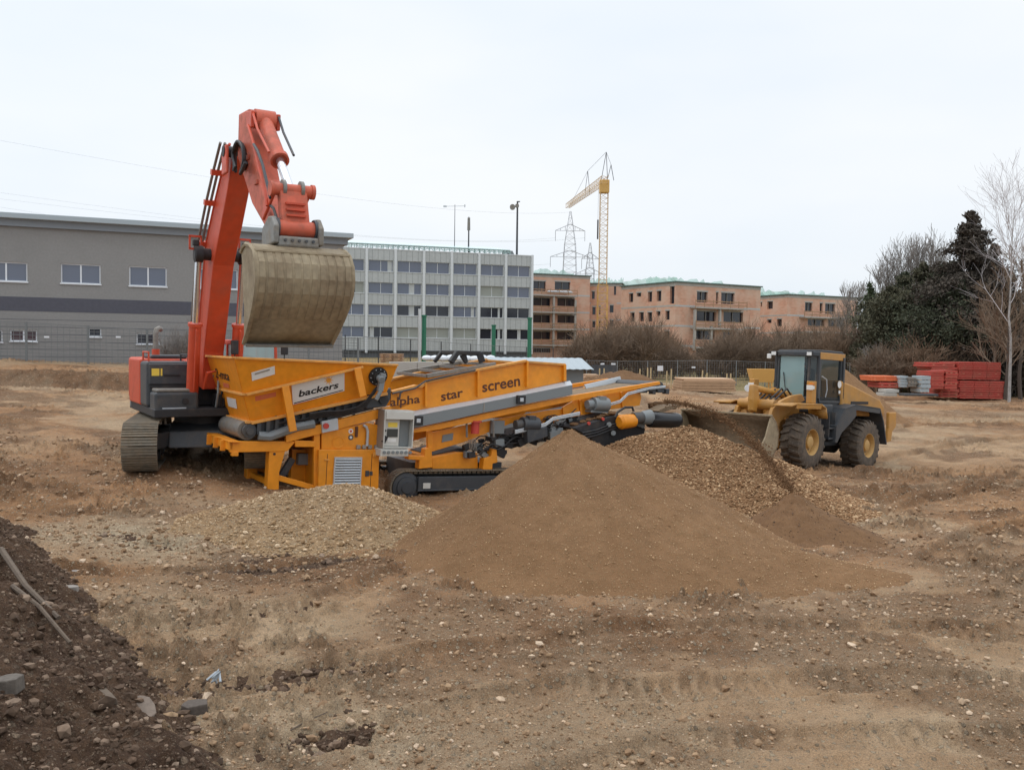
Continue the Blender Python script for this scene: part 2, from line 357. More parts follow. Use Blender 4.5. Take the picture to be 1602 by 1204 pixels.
def soil_noise(x, y):
    r = np.hypot(x, y)
    h = 0.22 * fbm(x, y, 9, 3, 3) * smooth(6, 14, r) + 0.09 * fbm(x, y, 2.2, 3, 5) + 0.05 * fbm(x, y, .7, 4, 9, .6)
    rg = 1 - np.abs(fbm(x + 4, y, 1.1, 3, 31)) * 3
    h = h + 0.03 * np.clip(rg, 0, 1) * (vn(x / 3.1, y / 3.1, 77) + .5)
    cl = np.clip(fbm(x, y, .16, 3, 21, .7) - .12, 0, 1)
    h = h + cl * .24 * (smooth(.05, .35, fbm(x, y, 2.6, 3, 44)) * .9 + .22)
    h = h + .012 * vn(x / .045, y / .045, 90) + .018 * vn(x / .1, y / .1, 91)
    return h
def ground_h(x, y, detail=True):
    x = np.asarray(x, float); y = np.asarray(y, float)
    h = base_h(x, y)
    # earth bank on the left at the back of the dug area, with its top terrace
    bl = 43.5 + 1.2 * fbm(x, y, 7, 3, 61) + .06 * (x + 20)
    k = smooth(-.7, .7, (y - bl)) * (1 - smooth(-9, -5, x))
    h = h + k * (0.85 * (1 - smooth(46, 58, y)))
    if detail:
        h = h + soil_noise(x, y) * (1 - .75 * smooth(60, 120, np.hypot(x, y)))
        for cx, cy, rx, ry, hh in LUMPS:
            m_ = mud_lump(x, y, cx, cy, rx, ry, hh); h = h + m_ * (1 + 1.6 * fbm(x, y, .3, 3, 15, .7))
        for pl, wd, dp, rip in RUTS:
            d, t = seg_dist(x + .12 * vn(x / 1.5, y / 1.5, 5), y, pl)
            a = (1 - smooth(wd * .42, wd * .62, d)); sh_ = np.exp(-((d - wd * .68) / (.16 * wd)) ** 2)
            h = h - 1.15 * dp * a + 1.0 * dp * sh_
            if rip: h = h + a * .016 * (1 + 1.5 * fbm(x, y, .5, 2, 66)) * 1.3 * np.tanh(2 * np.sin(t * 2 * math.pi / .19 + 2.5 * np.cos(d * 5))) * (0.35 + (vn(x * .7, y * .7, 8) + .5))
    return h
def gz(x, y): return float(ground_h(np.array([float(x)]), np.array([float(y)]), False)[0])

def soil_attr(x, y):
    r = np.hypot(x, y)
    n1 = fbm(x, y, 3.4, 4, 101, .6); n2 = fbm(x, y, 1.2, 4, 202, .65); n3 = fbm(x, y, 6, 3, 303, .6)
    dark = smooth(.02, .36, n1 + .5 * n2) * .8
    grav = smooth(.05, .4, n2 * .6 + n3 * .7) * .55
    tan = smooth(-.05, .3, n3 - .3 * n2) * .55
    def blob(cx, cy, rx, ry, f=.5): return np.clip(1.2 - np.sqrt(((x - cx) / rx) ** 2 + ((y - cy) / ry) ** 2) + f * n2, 0, 1)
    for c in LUMPS: dark = np.maximum(dark, .85 * blob(c[0], c[1], c[2] * .95, c[3] * .95))
    # pale gravel spill left of the screener, dark belt left of the crawler, dry ground at the lower right
    grav = np.maximum(grav, .9 * blob(-6.3, 15.4, 3.2, 2.3)); grav = np.maximum(grav, .8 * blob(-4.5, 18.4, 3.2, 1.2)); grav = np.maximum(grav, .8 * blob(6.6, 20.6, 2.6, 1.6))
    grav = np.maximum(grav, .75 * blob(-1.8, 7.5, 3.0, 2.2)); grav = np.maximum(grav, .6 * blob(-4.4, 11.2, 2, 2))
    dark = np.maximum(dark, .65 * blob(-12.5, 20.8, 4.5, 1.5)); dark = np.maximum(dark, .6 * blob(-19, 27, 5, 3))
    bl = 43.5 + 1.2 * fbm(x, y, 7, 3, 61) + .06 * (x + 20); dark = np.maximum(dark, .95 * (smooth(-1.3, -.5, y - bl) * (1 - smooth(.6, 1.1, y - bl))) * (1 - smooth(-9, -5, x)))
    dark = np.maximum(dark, .7 * blob(13, 24, 5.5, 3.4, .9)); dark = np.maximum(dark, .45 * blob(.3, 8.8, 1.5, 2.2, .8)); dark = np.maximum(dark, .5 * blob(-2.6, 13.5, 2.4, .9, .8))
    tan = np.maximum(tan, .95 * blob(4.8, 8.2, 4.6, 1.9)); tan = np.maximum(tan, .8 * blob(-2.4, 10.5, 1.7, 2.6)); tan = np.maximum(tan, .6 * blob(10, 14, 5, 3))
    tan = np.maximum(tan, .5 * blob(-15, 24, 5, 3)); tan = np.maximum(tan, .55 * blob(20, 34, 16, 7))
    damp = smooth(.1, .4, fbm(x * .35, y * 1.6, 5, 3, 404)) * smooth(26, 34, y) * smooth(6, 14, x)
    dark = np.maximum(dark, .55 * damp)
    grav = grav * (1 - .7 * dark); tan = tan * (1 - dark) * (1 - .5 * grav)
    turf = smooth(-.1, .25, fbm(x, y, 6, 3, 505) + .28) * smooth(69, 72, y) * smooth(8, 12, x) * .8
    turf = np.maximum(turf, smooth(88, 100, r) * .7)
    one = np.ones_like(x)
    sand = np.maximum(.5 * blob(1.2, 13.2, 4.2, 3.0, .9), .4 * blob(5.6, 15.5, 2.6, 2.2, .9))
    return np.stack([dark, grav, tan, one], -1), np.stack([turf, sand * (1 - .6 * dark), turf, one], -1)

def make_ground():
    us = np.concatenate([np.linspace(-2.6, -.68, 70, endpoint=False), np.linspace(-.68, .68, 760, endpoint=False), np.linspace(.68, 2.6, 71)])
    ys = np.concatenate([np.linspace(-3, 5.0, 30, endpoint=False), np.exp(np.linspace(math.log(5.0), math.log(55), 680, endpoint=False)), np.exp(np.linspace(math.log(55), math.log(170), 120, endpoint=False)), np.exp(np.linspace(math.log(170), math.log(5500), 16))])
    U, Y = np.meshgrid(us, ys); X = U * np.maximum(Y, 5.0)
    Z = ground_h(X, Y); sa, ta = soil_attr(X, Y)
    V = np.stack([X, Y, Z], -1).reshape(-1, 3); nu = len(us); ny = len(ys)
    i = np.arange(ny - 1)[:, None] * nu + np.arange(nu - 1)[None, :]
    F = np.stack([i, i + 1, i + nu + 1, i + nu], -1).reshape(-1, 4)
    o = big_mesh('ground', V, F, M_GROUND, attr={'soil': sa.reshape(-1, 4), 'turf': ta.reshape(-1, 4)})
    tag(o, 'brown churned earth of the building site with tyre ruts and stones', None, None, 'structure')
make_ground()

# ------------------------------------------------------------------ stones as real geometry
ICO = None
def rock_protos(n=7):
    import bmesh
    res = []
    for k in range(n):
        bm = bmesh.new(); bmesh.ops.create_icosphere(bm, subdivisions=1, radius=1.0)
        rs = random.Random(k * 7 + 1); V = []
        dirs = [Vector((rs.gauss(0, 1), rs.gauss(0, 1), rs.gauss(0, 1))).normalized() for _ in range(6)]
        for v in bm.verts:
            c = v.co.copy(); 
            for d in dirs:
                q = c.dot(d)
                if q > .62: c -= d * (q - .62) * .9
            V.append(tuple(c * (1 + rs.uniform(-.1, .1))))
        F = [tuple(x.index for x in f.verts) for f in bm.faces]; bm.free(); res.append((np.array(V), np.array(F)))
    return res
ROCKS = rock_protos()
def scatter(name, pts, sizes, mat_, parent=None, flat=.65, seed=1, sink=.25, label=None):
    rs = np.random.RandomState(seed); VV = []; FF = []; off = 0; n = len(pts)
    kind = rs.randint(0, len(ROCKS), n)
    for k, (RV, RF) in enumerate(ROCKS):
        idx = np.where(kind == k)[0]
        if not len(idx): continue
        m_ = len(idx); a = rs.uniform(0, 2 * math.pi, m_); S = sizes[idx][:, None] * np.stack([rs.uniform(.75, 1.25, m_), rs.uniform(.6, 1.0, m_), rs.uniform(.5, .8, m_) * flat / .65], -1)
        v = RV[None] * S[:, None, :]
        tx = rs.normal(0, .35, m_); cx, sx_ = np.cos(tx)[:, None], np.sin(tx)[:, None]
        y = v[..., 1] * cx - v[..., 2] * sx_; z = v[..., 1] * sx_ + v[..., 2] * cx; x = v[..., 0]
        ca, sa = np.cos(a)[:, None], np.sin(a)[:, None]
        p = pts[idx]
        W = np.stack([x * ca - y * sa + p[:, 0:1], x * sa + y * ca + p[:, 1:2], z + p[:, 2:3] + (S[:, 2:3] * (1 - 2 * sink))], -1)
        VV.append(W.reshape(-1, 3)); FF.append((RF[None] + (np.arange(m_) * len(RV))[:, None, None] + off).reshape(-1, 3)); off += m_ * len(RV)
    return big_mesh(name, np.concatenate(VV), np.concatenate(FF), mat_, parent, smooth=False)
def stone_mat(name, c1, c2, c3):
    m = bpy.data.materials.new(name); m.use_nodes = True; n = m.node_tree.nodes; l = m.node_tree.links
    b = n['Principled BSDF']; b.inputs['Roughness'].default_value = .9; b.inputs['Specular IOR Level'].default_value = .25
    g = n.new('ShaderNodeNewGeometry'); rp = n.new('ShaderNodeValToRGB'); l.new(g.outputs['Random Per Island'], rp.inputs[0])
    rp.color_ramp.elements[0].color = (*c1, 1); rp.color_ramp.elements[1].color = (*c3, 1); e_ = rp.color_ramp.elements.new(.7); e_.color = (*c2, 1)
    tcn = n.new('ShaderNodeTexCoord'); q = n.new('ShaderNodeTexNoise'); q.inputs['Scale'].default_value = 18; q.inputs['Detail'].default_value = 5; l.new(tcn.outputs['Object'], q.inputs['Vector'])
    mr = n.new('ShaderNodeMapRange'); mr.inputs['From Min'].default_value = .3; mr.inputs['From Max'].default_value = .7; mr.inputs['To Min'].default_value = .7; mr.inputs['To Max'].default_value = 1.2; l.new(q.outputs['Fac'], mr.inputs['Value'])
    vm = n.new('ShaderNodeVectorMath'); vm.operation = 'SCALE'; l.new(rp.outputs[0], vm.inputs[0]); l.new(mr.outputs[0], vm.inputs['Scale']); l.new(vm.outputs[0], b.inputs['Base Color'])
    return m
M_STONE = stone_mat('loose_stones', (0.222, 0.133, 0.072), (0.403, 0.267, 0.157), (0.625, 0.478, 0.340))
M_STONED = stone_mat('rubble_stones', (0.065, 0.041, 0.026), (0.140, 0.089, 0.058), (0.324, 0.235, 0.167))
M_STONEG = stone_mat('gravel_stones', (0.225, 0.121, 0.057), (0.369, 0.218, 0.112), (0.614, 0.427, 0.251))
M_STONEP = stone_mat('pale_stones', (0.307, 0.195, 0.099), (0.471, 0.320, 0.181), (0.717, 0.548, 0.363))
M_STONES = stone_mat('sand_grains', (0.360, 0.215, 0.108), (0.471, 0.302, 0.162), (0.694, 0.499, 0.302))

def ground_stones():
    rs = np.random.RandomState(11); n = 110000
    y = np.exp(rs.uniform(math.log(5.2), math.log(26), n)); u = rs.uniform(-.68, .68, n); x = u * y
    sa, _ = soil_attr(x, y); dens = .18 + .8 * sa[:, 1] + .35 * sa[:, 0] - .25 * sa[:, 2]
    keep = rs.uniform(0, 1, n) < dens; x, y = x[keep], y[keep]
    s = np.exp(rs.normal(math.log(.0088), .68, len(x))) * np.clip(y / 9, .8, 2.3); s = np.clip(s, .006, .07)
    z = ground_h(x, y)
    o = scatter('stones', np.stack([x, y, z], -1), s, M_STONE, seed=4)
    tag(o, 'loose stones and pebbles strewn over the brown ground', 'stones', None, 'stuff')
ground_stones()

# ------------------------------------------------------------------ heaps
def heap(name, label, cat, hf0, x0, x1, y0, y1, step, mat_, nz_amp=(.05, .02), stones=None, seed=0, sink=.12, rill=None):
    hf = hf0 if rill is None else (lambda x, y: hf0(x, y) + rill[2] * smooth(.1, .6, hf0(x, y)) * fbm(np.arctan2(y - rill[1], x - rill[0]) * 9, np.hypot(x - rill[0], y - rill[1]) * .6, 1, 3, 77, .6))
    xs = np.arange(x0, x1, step); ys = np.arange(y0, y1, step); X, Y = np.meshgrid(xs, ys)
    H = hf(X, Y); G = ground_h(X, Y); B = base_h(X, Y)
    Z = B + H + nz_amp[0] * fbm(X, Y, .9, 4, 700 + seed) * smooth(0, .3, H) + nz_amp[1] * fbm(X, Y, .12, 3, 720 + seed, .7) + .012 * vn(X / .05, Y / .05, 9)
    keepv = Z > G - sink; i = np.arange(len(ys) - 1)[:, None] * len(xs) + np.arange(len(xs) - 1)[None, :]
    F = np.stack([i, i + 1, i + len(xs) + 1, i + len(xs)], -1).reshape(-1, 4)
    kf = keepv.ravel()[F].any(1); F = F[kf]; used = np.unique(F); mp_ = -np.ones(X.size, int); mp_[used] = np.arange(len(used))
    V = np.stack([X, Y, Z], -1).reshape(-1, 3)[used]; cx, cy = (x0 + x1) / 2, (y0 + y1) / 2; bz = gz(cx, cy)
    o = thing(name, label, cat, Vector((cx, cy, bz)))
    V = V - np.array([cx, cy, bz])
    big_mesh('heap_surface', V, mp_[F], mat_, o)
    if stones:
        n, smed, sm, sd_ = stones[:4]; rs = np.random.RandomState(seed + 5)
        px = rs.uniform(x0, x1, n * 3); py = rs.uniform(y0, y1, n * 3); h = hf(px, py)
        z = base_h(px, py) + h + nz_amp[0] * fbm(px, py, .9, 4, 700 + seed) * smooth(0, .3, h); g = ground_h(px, py)
        k = np.where(z > g - .02)[0][:n]
        s = np.clip(np.exp(rs.normal(math.log(smed), sd_, len(k))), smed * .4, smed * 4.5)
        so = scatter('stones', np.stack([px[k] - cx, py[k] - cy, z[k] - bz], -1), s, sm, o, seed=seed)
        so['kind'] = 'stuff'
    return o
def ridge_h(pts, slope_l=.6, slope_f=.6, foot=.25, rnd=.18):
    """height of a heap tipped along a polyline of (x, y, z above base)"""
    def f(x, y):
        best = np.full(x.shape, -9.0); 
        for (ax, ay, az), (bx_, by_, bz_) in zip(pts[:-1], pts[1:]):
            L = math.hypot(bx_ - ax, by_ - ay)
            for t in np.linspace(0, 1, max(2, int(L / .25))):
                cx, cy, cz = ax + (bx_ - ax) * t, ay + (by_ - ay) * t, az + (bz_ - az) * t
                dx, dy = x - cx, y - cy; d = np.sqrt(dx * dx + dy * dy + rnd * rnd) - rnd * .6
                c = np.clip(-dy / (np.hypot(dx, dy) + 1e-6), 0, 1)
                best = np.maximum(best, cz - d * (slope_l * (1 - c) + slope_f * c))
        k = foot; h = np.where(best > -4 * k, np.where(best > 12 * k, best, k * np.log1p(np.exp(np.clip(best / k, -30, 12)))), 0) if k else best
        return h - k * .25 - .22 * smooth(0, .45, -best)
    return f
def two(a, b, *rest):
    return lambda x, y: np.maximum.reduce([f(x, y) for f in (a, b) + rest])
A = P(892, 672, 16.5); ah = A.z - gz(A.x, A.y)
f1 = ridge_h([(A.x, A.y, ah + .06), (A.x + .4, A.y - .1, ah - .15)], .78, .455, .05, .14)
f2 = ridge_h([(A.x + .4, A.y - .15, ah - .2), (3.2, 15.1, .58), (4.7, 14.3, .26), (5.9, 13.7, .04)], .54, .44, .05, .35)
heap('sand_pile', 'largest smooth brown sand pile, in the foreground before the screening machine', 'sand pile', two(f1, f2), -3.6, 8.4, 9.6, 21, .045, M_SAND, (.05, .018), (16000, .008, M_STONES, .4), 1, rill=(A.x, A.y, .07))
Ag = P(1075, 662, 24.3); agh = Ag.z - gz(Ag.x, Ag.y)
g1 = ridge_h([(Ag.x - 1.2, Ag.y + .1, agh - .25), (Ag.x, Ag.y, agh), (6.4, 22.0, 1.12), (7.0, 19.8, .5)], .58, .52, .12, .5)
heap('gravel_pile', 'coarse brown gravel heap below the black discharge drum, in front of the loader bucket', 'gravel pile', g1, 0.8, 10.5, 16.4, 28, .055, M_GRAVEL, (.06, .03), (46000, .022, M_STONEG, .4), 2, rill=(Ag.x, Ag.y, .1))
C3 = P(1243, 771, 17.3); ch = C3.z - gz(C3.x, C3.y)
c1 = ridge_h([(C3.x, C3.y, ch), (C3.x + .1, C3.y, ch - .05)], .74, .62, .04, .10); c2 = ridge_h([(C3.x, C3.y - .1, ch - .1), (C3.x + 1.1, C3.y - 1.5, .1)], .5, .46, .07, .25)
heap('soil_cone', 'small dark cone of fine soil between the sand pile and the gravel heap', 'soil heap', two(c1, c2), C3.x - 2.6, C3.x + 3.2, 14.6, 20.4, .04, M_FINE, (.04, .02), (2500, .008, M_STONED, .4), 3, rill=(C3.x, C3.y, .05))
Am = P(533, 762, 17.6); mh = Am.z - gz(Am.x, Am.y)
m1 = ridge_h([(Am.x - .6, Am.y - .1, mh + .08), (Am.x + .1, Am.y, mh + .2), (Am.x + 1.1, Am.y - .1, mh - .08)], .42, .34, .1, .8)
heap('pale_gravel_mound', 'low mound of pale gravel in front of the grilled engine box', 'gravel mound', m1, -6.6, .6, 14.2, 20, .05, M_PALE, (.06, .03), (14000, .015, M_STONEP, .5), 4)
Ab = P(1312, 569, 47); bh_ = Ab.z - gz(Ab.x, Ab.y)
heap('sand_heap', 'tall conical brown sand heap rising behind the wheel loader cab', 'sand heap', ridge_h([(Ab.x - .4, Ab.y, bh_), (Ab.x, Ab.y, bh_)], .86, .86, .15, .3), Ab.x - 6.5, Ab.x + 6.5, 40, 54, .12, M_SAND, (.08, .03), None, 5)
Ae = P(978, 575, 60); eh = Ae.z - gz(Ae.x, Ae.y)
heap('earth_heap', 'low brown earth heap before the mesh fence, beyond the end of the screening machine', 'earth heap', ridge_h([(Ae.x - 1.5, Ae.y, eh - .5), (Ae.x, Ae.y, eh), (Ae.x + 2.5, Ae.y, eh * .3)], .45, .4, .15, .5), Ae.x - 7, Ae.x + 8, 54, 66, .15, M_FINE, (.25, .1), None, 6)
# dark rubble slope at the lower left
def rub(x, y):
    # boundary line of the foot from (-2.3, 7) to (-7.4, 14.4)
    dx, dy = -5.1, 7.4; L = math.hypot(dx, dy); nx, ny = -dy / L, dx / L
    d = (x + 2.15) * nx + (y - 7.2) * ny - .05 * np.clip(y - 9, 0, 9) + .45 * fbm(x, y, 1.6, 3, 800)
    return np.clip(1.75 * (1 - np.exp(-np.clip(d, 0, 9) * .33)), 0, 3) - .04 + .22 * fbm(x, y, .8, 4, 811, .62) * smooth(0, .8, d) + .1 * np.abs(fbm(x, y, .25, 3, 822)) * smooth(0, .5, d)
heap('rubble_heap', 'dark earth and rubble slope with sticks at the lower left of the site', 'rubble heap', rub, -13, -1.2, 4.2, 15.5, .045, M_DARK, (.1, .06), (26000, .017, M_STONED, .6), 7)
def rub_z(x, y):
    a = np.array([float(x)]); b = np.array([float(y)]); return float(base_h(a, b)[0] + max(rub(a, b)[0], 0))
# ------------------------------------------------------------------ machine paints
M_YEL = mat('yellow_paint', (0.80, 0.285, 0.012), .42, dirt=(0.50, 0.23, 0.05), dscale=1.6, damt=.34, fine=.08, fscale=6, bump=.05, bscale=25)
M_YELR = mat('yellow_rubbed', (0.74, 0.33, 0.06), .55, dirt=(0.42, 0.25, 0.11), dscale=2.5, damt=.6, fine=.1, fscale=9)
M_ORG = mat('orange_red_paint', (0.58, 0.07, 0.024), .45, dirt=(0.36, 0.10, 0.055), dscale=2.2, damt=.42, fine=.08, fscale=5)
M_LYEL = mat('loader_yellow', (0.49, 0.235, 0.042), .5, dirt=(0.32, 0.205, 0.11), dscale=2.0, damt=.6, fine=.1, fscale=8)
M_DGREY = mat('dark_grey_paint', (0.045, 0.05, 0.056), .5, dirt=(0.16, 0.13, 0.10), dscale=2.2, damt=.45, fine=.1)
M_BLACK = mat('black_rubber', (0.02, 0.02, 0.022), .6, dirt=(0.13, 0.10, 0.075), dscale=3, damt=.4)
M_BLACKG = mat('black_belt', (0.018, 0.018, 0.02), .3, dirt=(0.10, 0.08, 0.06), dscale=3, damt=.25)
M_TYRE = mat('tyre_rubber', (0.085, 0.066, 0.05), .85, dirt=(0.21, 0.155, 0.105), dscale=5, damt=.6, bump=.3, bscale=18)
M_STEEL = mat('worn_steel', (0.22, 0.21, 0.19), .5, metal=.35, dirt=(0.26, 0.20, 0.14), dscale=3, damt=.6, fine=.15, fscale=14)
M_BUCKET = mat('bucket_steel', (0.30, 0.235, 0.145), .7, metal=.0, dirt=(0.175, 0.12, 0.072), dscale=1.6, damt=.6, fine=.15, fscale=10)
M_TRACK = mat('track_steel', (0.20, 0.175, 0.135), .6, metal=.3, dirt=(0.30, 0.235, 0.16), dscale=2.6, damt=.75, fine=.15, fscale=12)
M_CHROME = mat('chrome_rod', (0.75, 0.76, 0.78), .15, metal=.9)
M_GALV = mat('galvanised', (0.52, 0.55, 0.57), .45, metal=.2, dirt=(0.36, 0.34, 0.30), dscale=2, damt=.35, fine=.05)
M_GREYP = mat('grey_panel', (0.20, 0.22, 0.225), .5, dirt=(0.30, 0.26, 0.2), dscale=1.6, damt=.35, fine=.05)
M_CAB = mat('cabinet_grey', (0.58, 0.57, 0.52), .5, dirt=(0.40, 0.34, 0.26), dscale=2.5, damt=.35)
M_CABS = mat('cabinet_side', (0.30, 0.26, 0.22), .55, dirt=(0.34, 0.27, 0.2), dscale=2.5, damt=.5)
M_WHITE = mat('sign_white', (0.74, 0.73, 0.70), .5, dirt=(0.5, 0.43, 0.33), dscale=3, damt=.25)
M_RED = mat('sign_red', (0.55, 0.06, 0.04), .5)
M_PINK = mat('faded_red', (0.62, 0.14, 0.06), .6, dirt=(0.6, 0.28, 0.06), dscale=8, damt=.5)
M_INK = mat('print_black', (0.02, 0.018, 0.018), .6)
M_INKB = mat('print_brown', (0.10, 0.03, 0.012), .6)
M_SUNO = mat('sun_orange', (0.85, 0.38, 0.05), .5)
M_YSTK = mat('yellow_sticker', (0.85, 0.62, 0.08), .5)
M_SCREEN = mat('display', (0.05, 0.055, 0.05), .25)
M_LENS = mat('lamp_glass', (0.75, 0.75, 0.72), .12)
M_AMBER = mat('amber_lens', (0.7, 0.22, 0.03), .2)
M_EARTHB = mat('caked_earth', (0.20, 0.14, 0.085), .95, dirt=(0.3, 0.22, 0.14), dscale=7, damt=.6, bump=.6, bscale=20)

def glass_mat(name, col, alpha):
    m = bpy.data.materials.new(name); m.use_nodes = True; n = m.node_tree.nodes; l = m.node_tree.links
    b = n['Principled BSDF']; b.inputs['Base Color'].default_value = (*col, 1); b.inputs['Roughness'].default_value = .06; b.inputs['Alpha'].default_value = alpha
    b.inputs['Specular IOR Level'].default_value = .8
    return m
M_GLASS = glass_mat('cab_glass', (0.36, 0.54, 0.54), .66)  # teal tint, base colour raised to stand in for reflected sky
M_GLASSD = glass_mat('side_glass', (0.02, 0.035, 0.04), .62)

def text_mb(s, size=1.0, bold=0.0):
    cu = bpy.data.curves.new('lettering', 'FONT'); cu.shear = .18 if s == 'backers' else 0; cu.body = s; cu.size = size; cu.offset = bold; cu.resolution_u = 3
    o = bpy.data.objects.new('lettering', cu); COL.objects.link(o); bpy.context.view_layer.update()
    dg = bpy.context.evaluated_depsgraph_get(); me = bpy.data.meshes.new_from_object(o.evaluated_get(dg))
    V = [tuple(v.co) for v in me.vertices]; F = [tuple(p.vertices) for p in me.polygons]
    bpy.data.objects.remove(o); bpy.data.curves.remove(cu); bpy.data.meshes.remove(me)
    return V, F
def text_on(s, bl, br, tr, tl, off, bold=0.0):
    """lettering stretched over a quad, given bottom-left, bottom-right, top-right, top-left; x-height band fills it"""
    V, F = text_mb(s, 1, bold); xs = [v[0] for v in V]; ys = [v[1] for v in V]
    x0, x1, y0, y1 = min(xs), max(xs), min(ys), max(ys); bl, br, tr, tl = map(Vector, (bl, br, tr, tl))
    nrm = (br - bl).cross(tl - bl).normalized() * off; mb = MB(); vs = []
    for x, y, _ in V:
        a = (x - x0) / (x1 - x0); b = (y - y0) / (y1 - y0)
        vs.append((bl * (1 - a) + br * a) * (1 - b) + (tl * (1 - a) + tr * a) * b + nrm)
    mb.add(vs, F); return mb
def plate(pts, th):
    """thin plate over the quad pts, standing th proud of it"""
    pts = [Vector(p) for p in pts]; n = (pts[1] - pts[0]).cross(pts[-1] - pts[0]).normalized() * th
    return MB().prism([p + n * .15 for p in pts], n)
def lerpq(q, u, v):
    bl, br, tr, tl = map(Vector, q); return (bl * (1 - u) + br * u) * (1 - v) + (tl * (1 - u) + tr * u) * v
def subq(q, u0, u1, v0, v1, off=0):
    p = [lerpq(q, u0, v0), lerpq(q, u1, v0), lerpq(q, u1, v1), lerpq(q, u0, v1)]
    if off:
        n = (p[1] - p[0]).cross(p[3] - p[0]).normalized() * off; p = [a + n for a in p]
    return p

# crawler chain: closed loop of shoes round a rounded bar of length L, height Hh, width W; centre line in the x-z plane
def track_mb(x0, x1, z0, z1, yc, W, pitch=.19, grouser=.03, th=.05):
    r = (z1 - z0) / 2; L = (x1 - x0) - 2 * r; per = 2 * L + 2 * math.pi * r; n = int(per / pitch); mb = MB()
    for k in range(n):
        s = k * per / n
        if s < L: p = (x0 + r + s, z1); a = 0
        elif s < L + math.pi * r: q = (s - L) / r; p = (x1 - r + r * math.sin(q), (z0 + z1) / 2 + r * math.cos(q)); a = -q
        elif s < 2 * L + math.pi * r: p = (x1 - r - (s - L - math.pi * r), z0); a = math.pi
        else: q = (s - 2 * L - math.pi * r) / r; p = (x0 + r - r * math.sin(q), (z0 + z1) / 2 - r * math.cos(q)); a = math.pi - q
        rot = Matrix.Rotation(-a, 3, 'Y')
        mb.box((p[0], yc, p[1]), (per / n * .93, W, th * .5), rot)
        for dx in (-.3, 0.05, .4):
            off = rot @ Vector((dx * per / n, 0, th * .25 + grouser / 2)); mb.box(Vector((p[0], yc, p[1])) + off, (.022, W * .985, grouser), rot)
        off = rot @ Vector((0, 0, -.05)); mb.box(Vector((p[0], yc, p[1])) + off, (per / n * .7, .16, .07), rot)
    return mb

# ------------------------------------------------------------------ crawler screening machine
def z1(X, Y): return (180 + X * 440 / 1602, 150 + Y * 440 / 1602)
def z2(X, Y): return (180 + X * 300 / 1129, 470 + Y * 300 / 1129)
def z3(X, Y): return (300 + X * 360 / 1602, 530 + Y * 360 / 1602)
def z4(X, Y): return (560 + X * 300 / 1338, 520 + Y * 300 / 1338)
def z5(X, Y): return (800 + X * 300 / 1570, 530 + Y * 300 / 1570)
def z6(X, Y): return (1040 + X * 400 / 1602, 520 + Y * 400 / 1602)
def z8(X, Y): return (860 + X * 440 / 1602, 540 + Y * 440 / 1602)

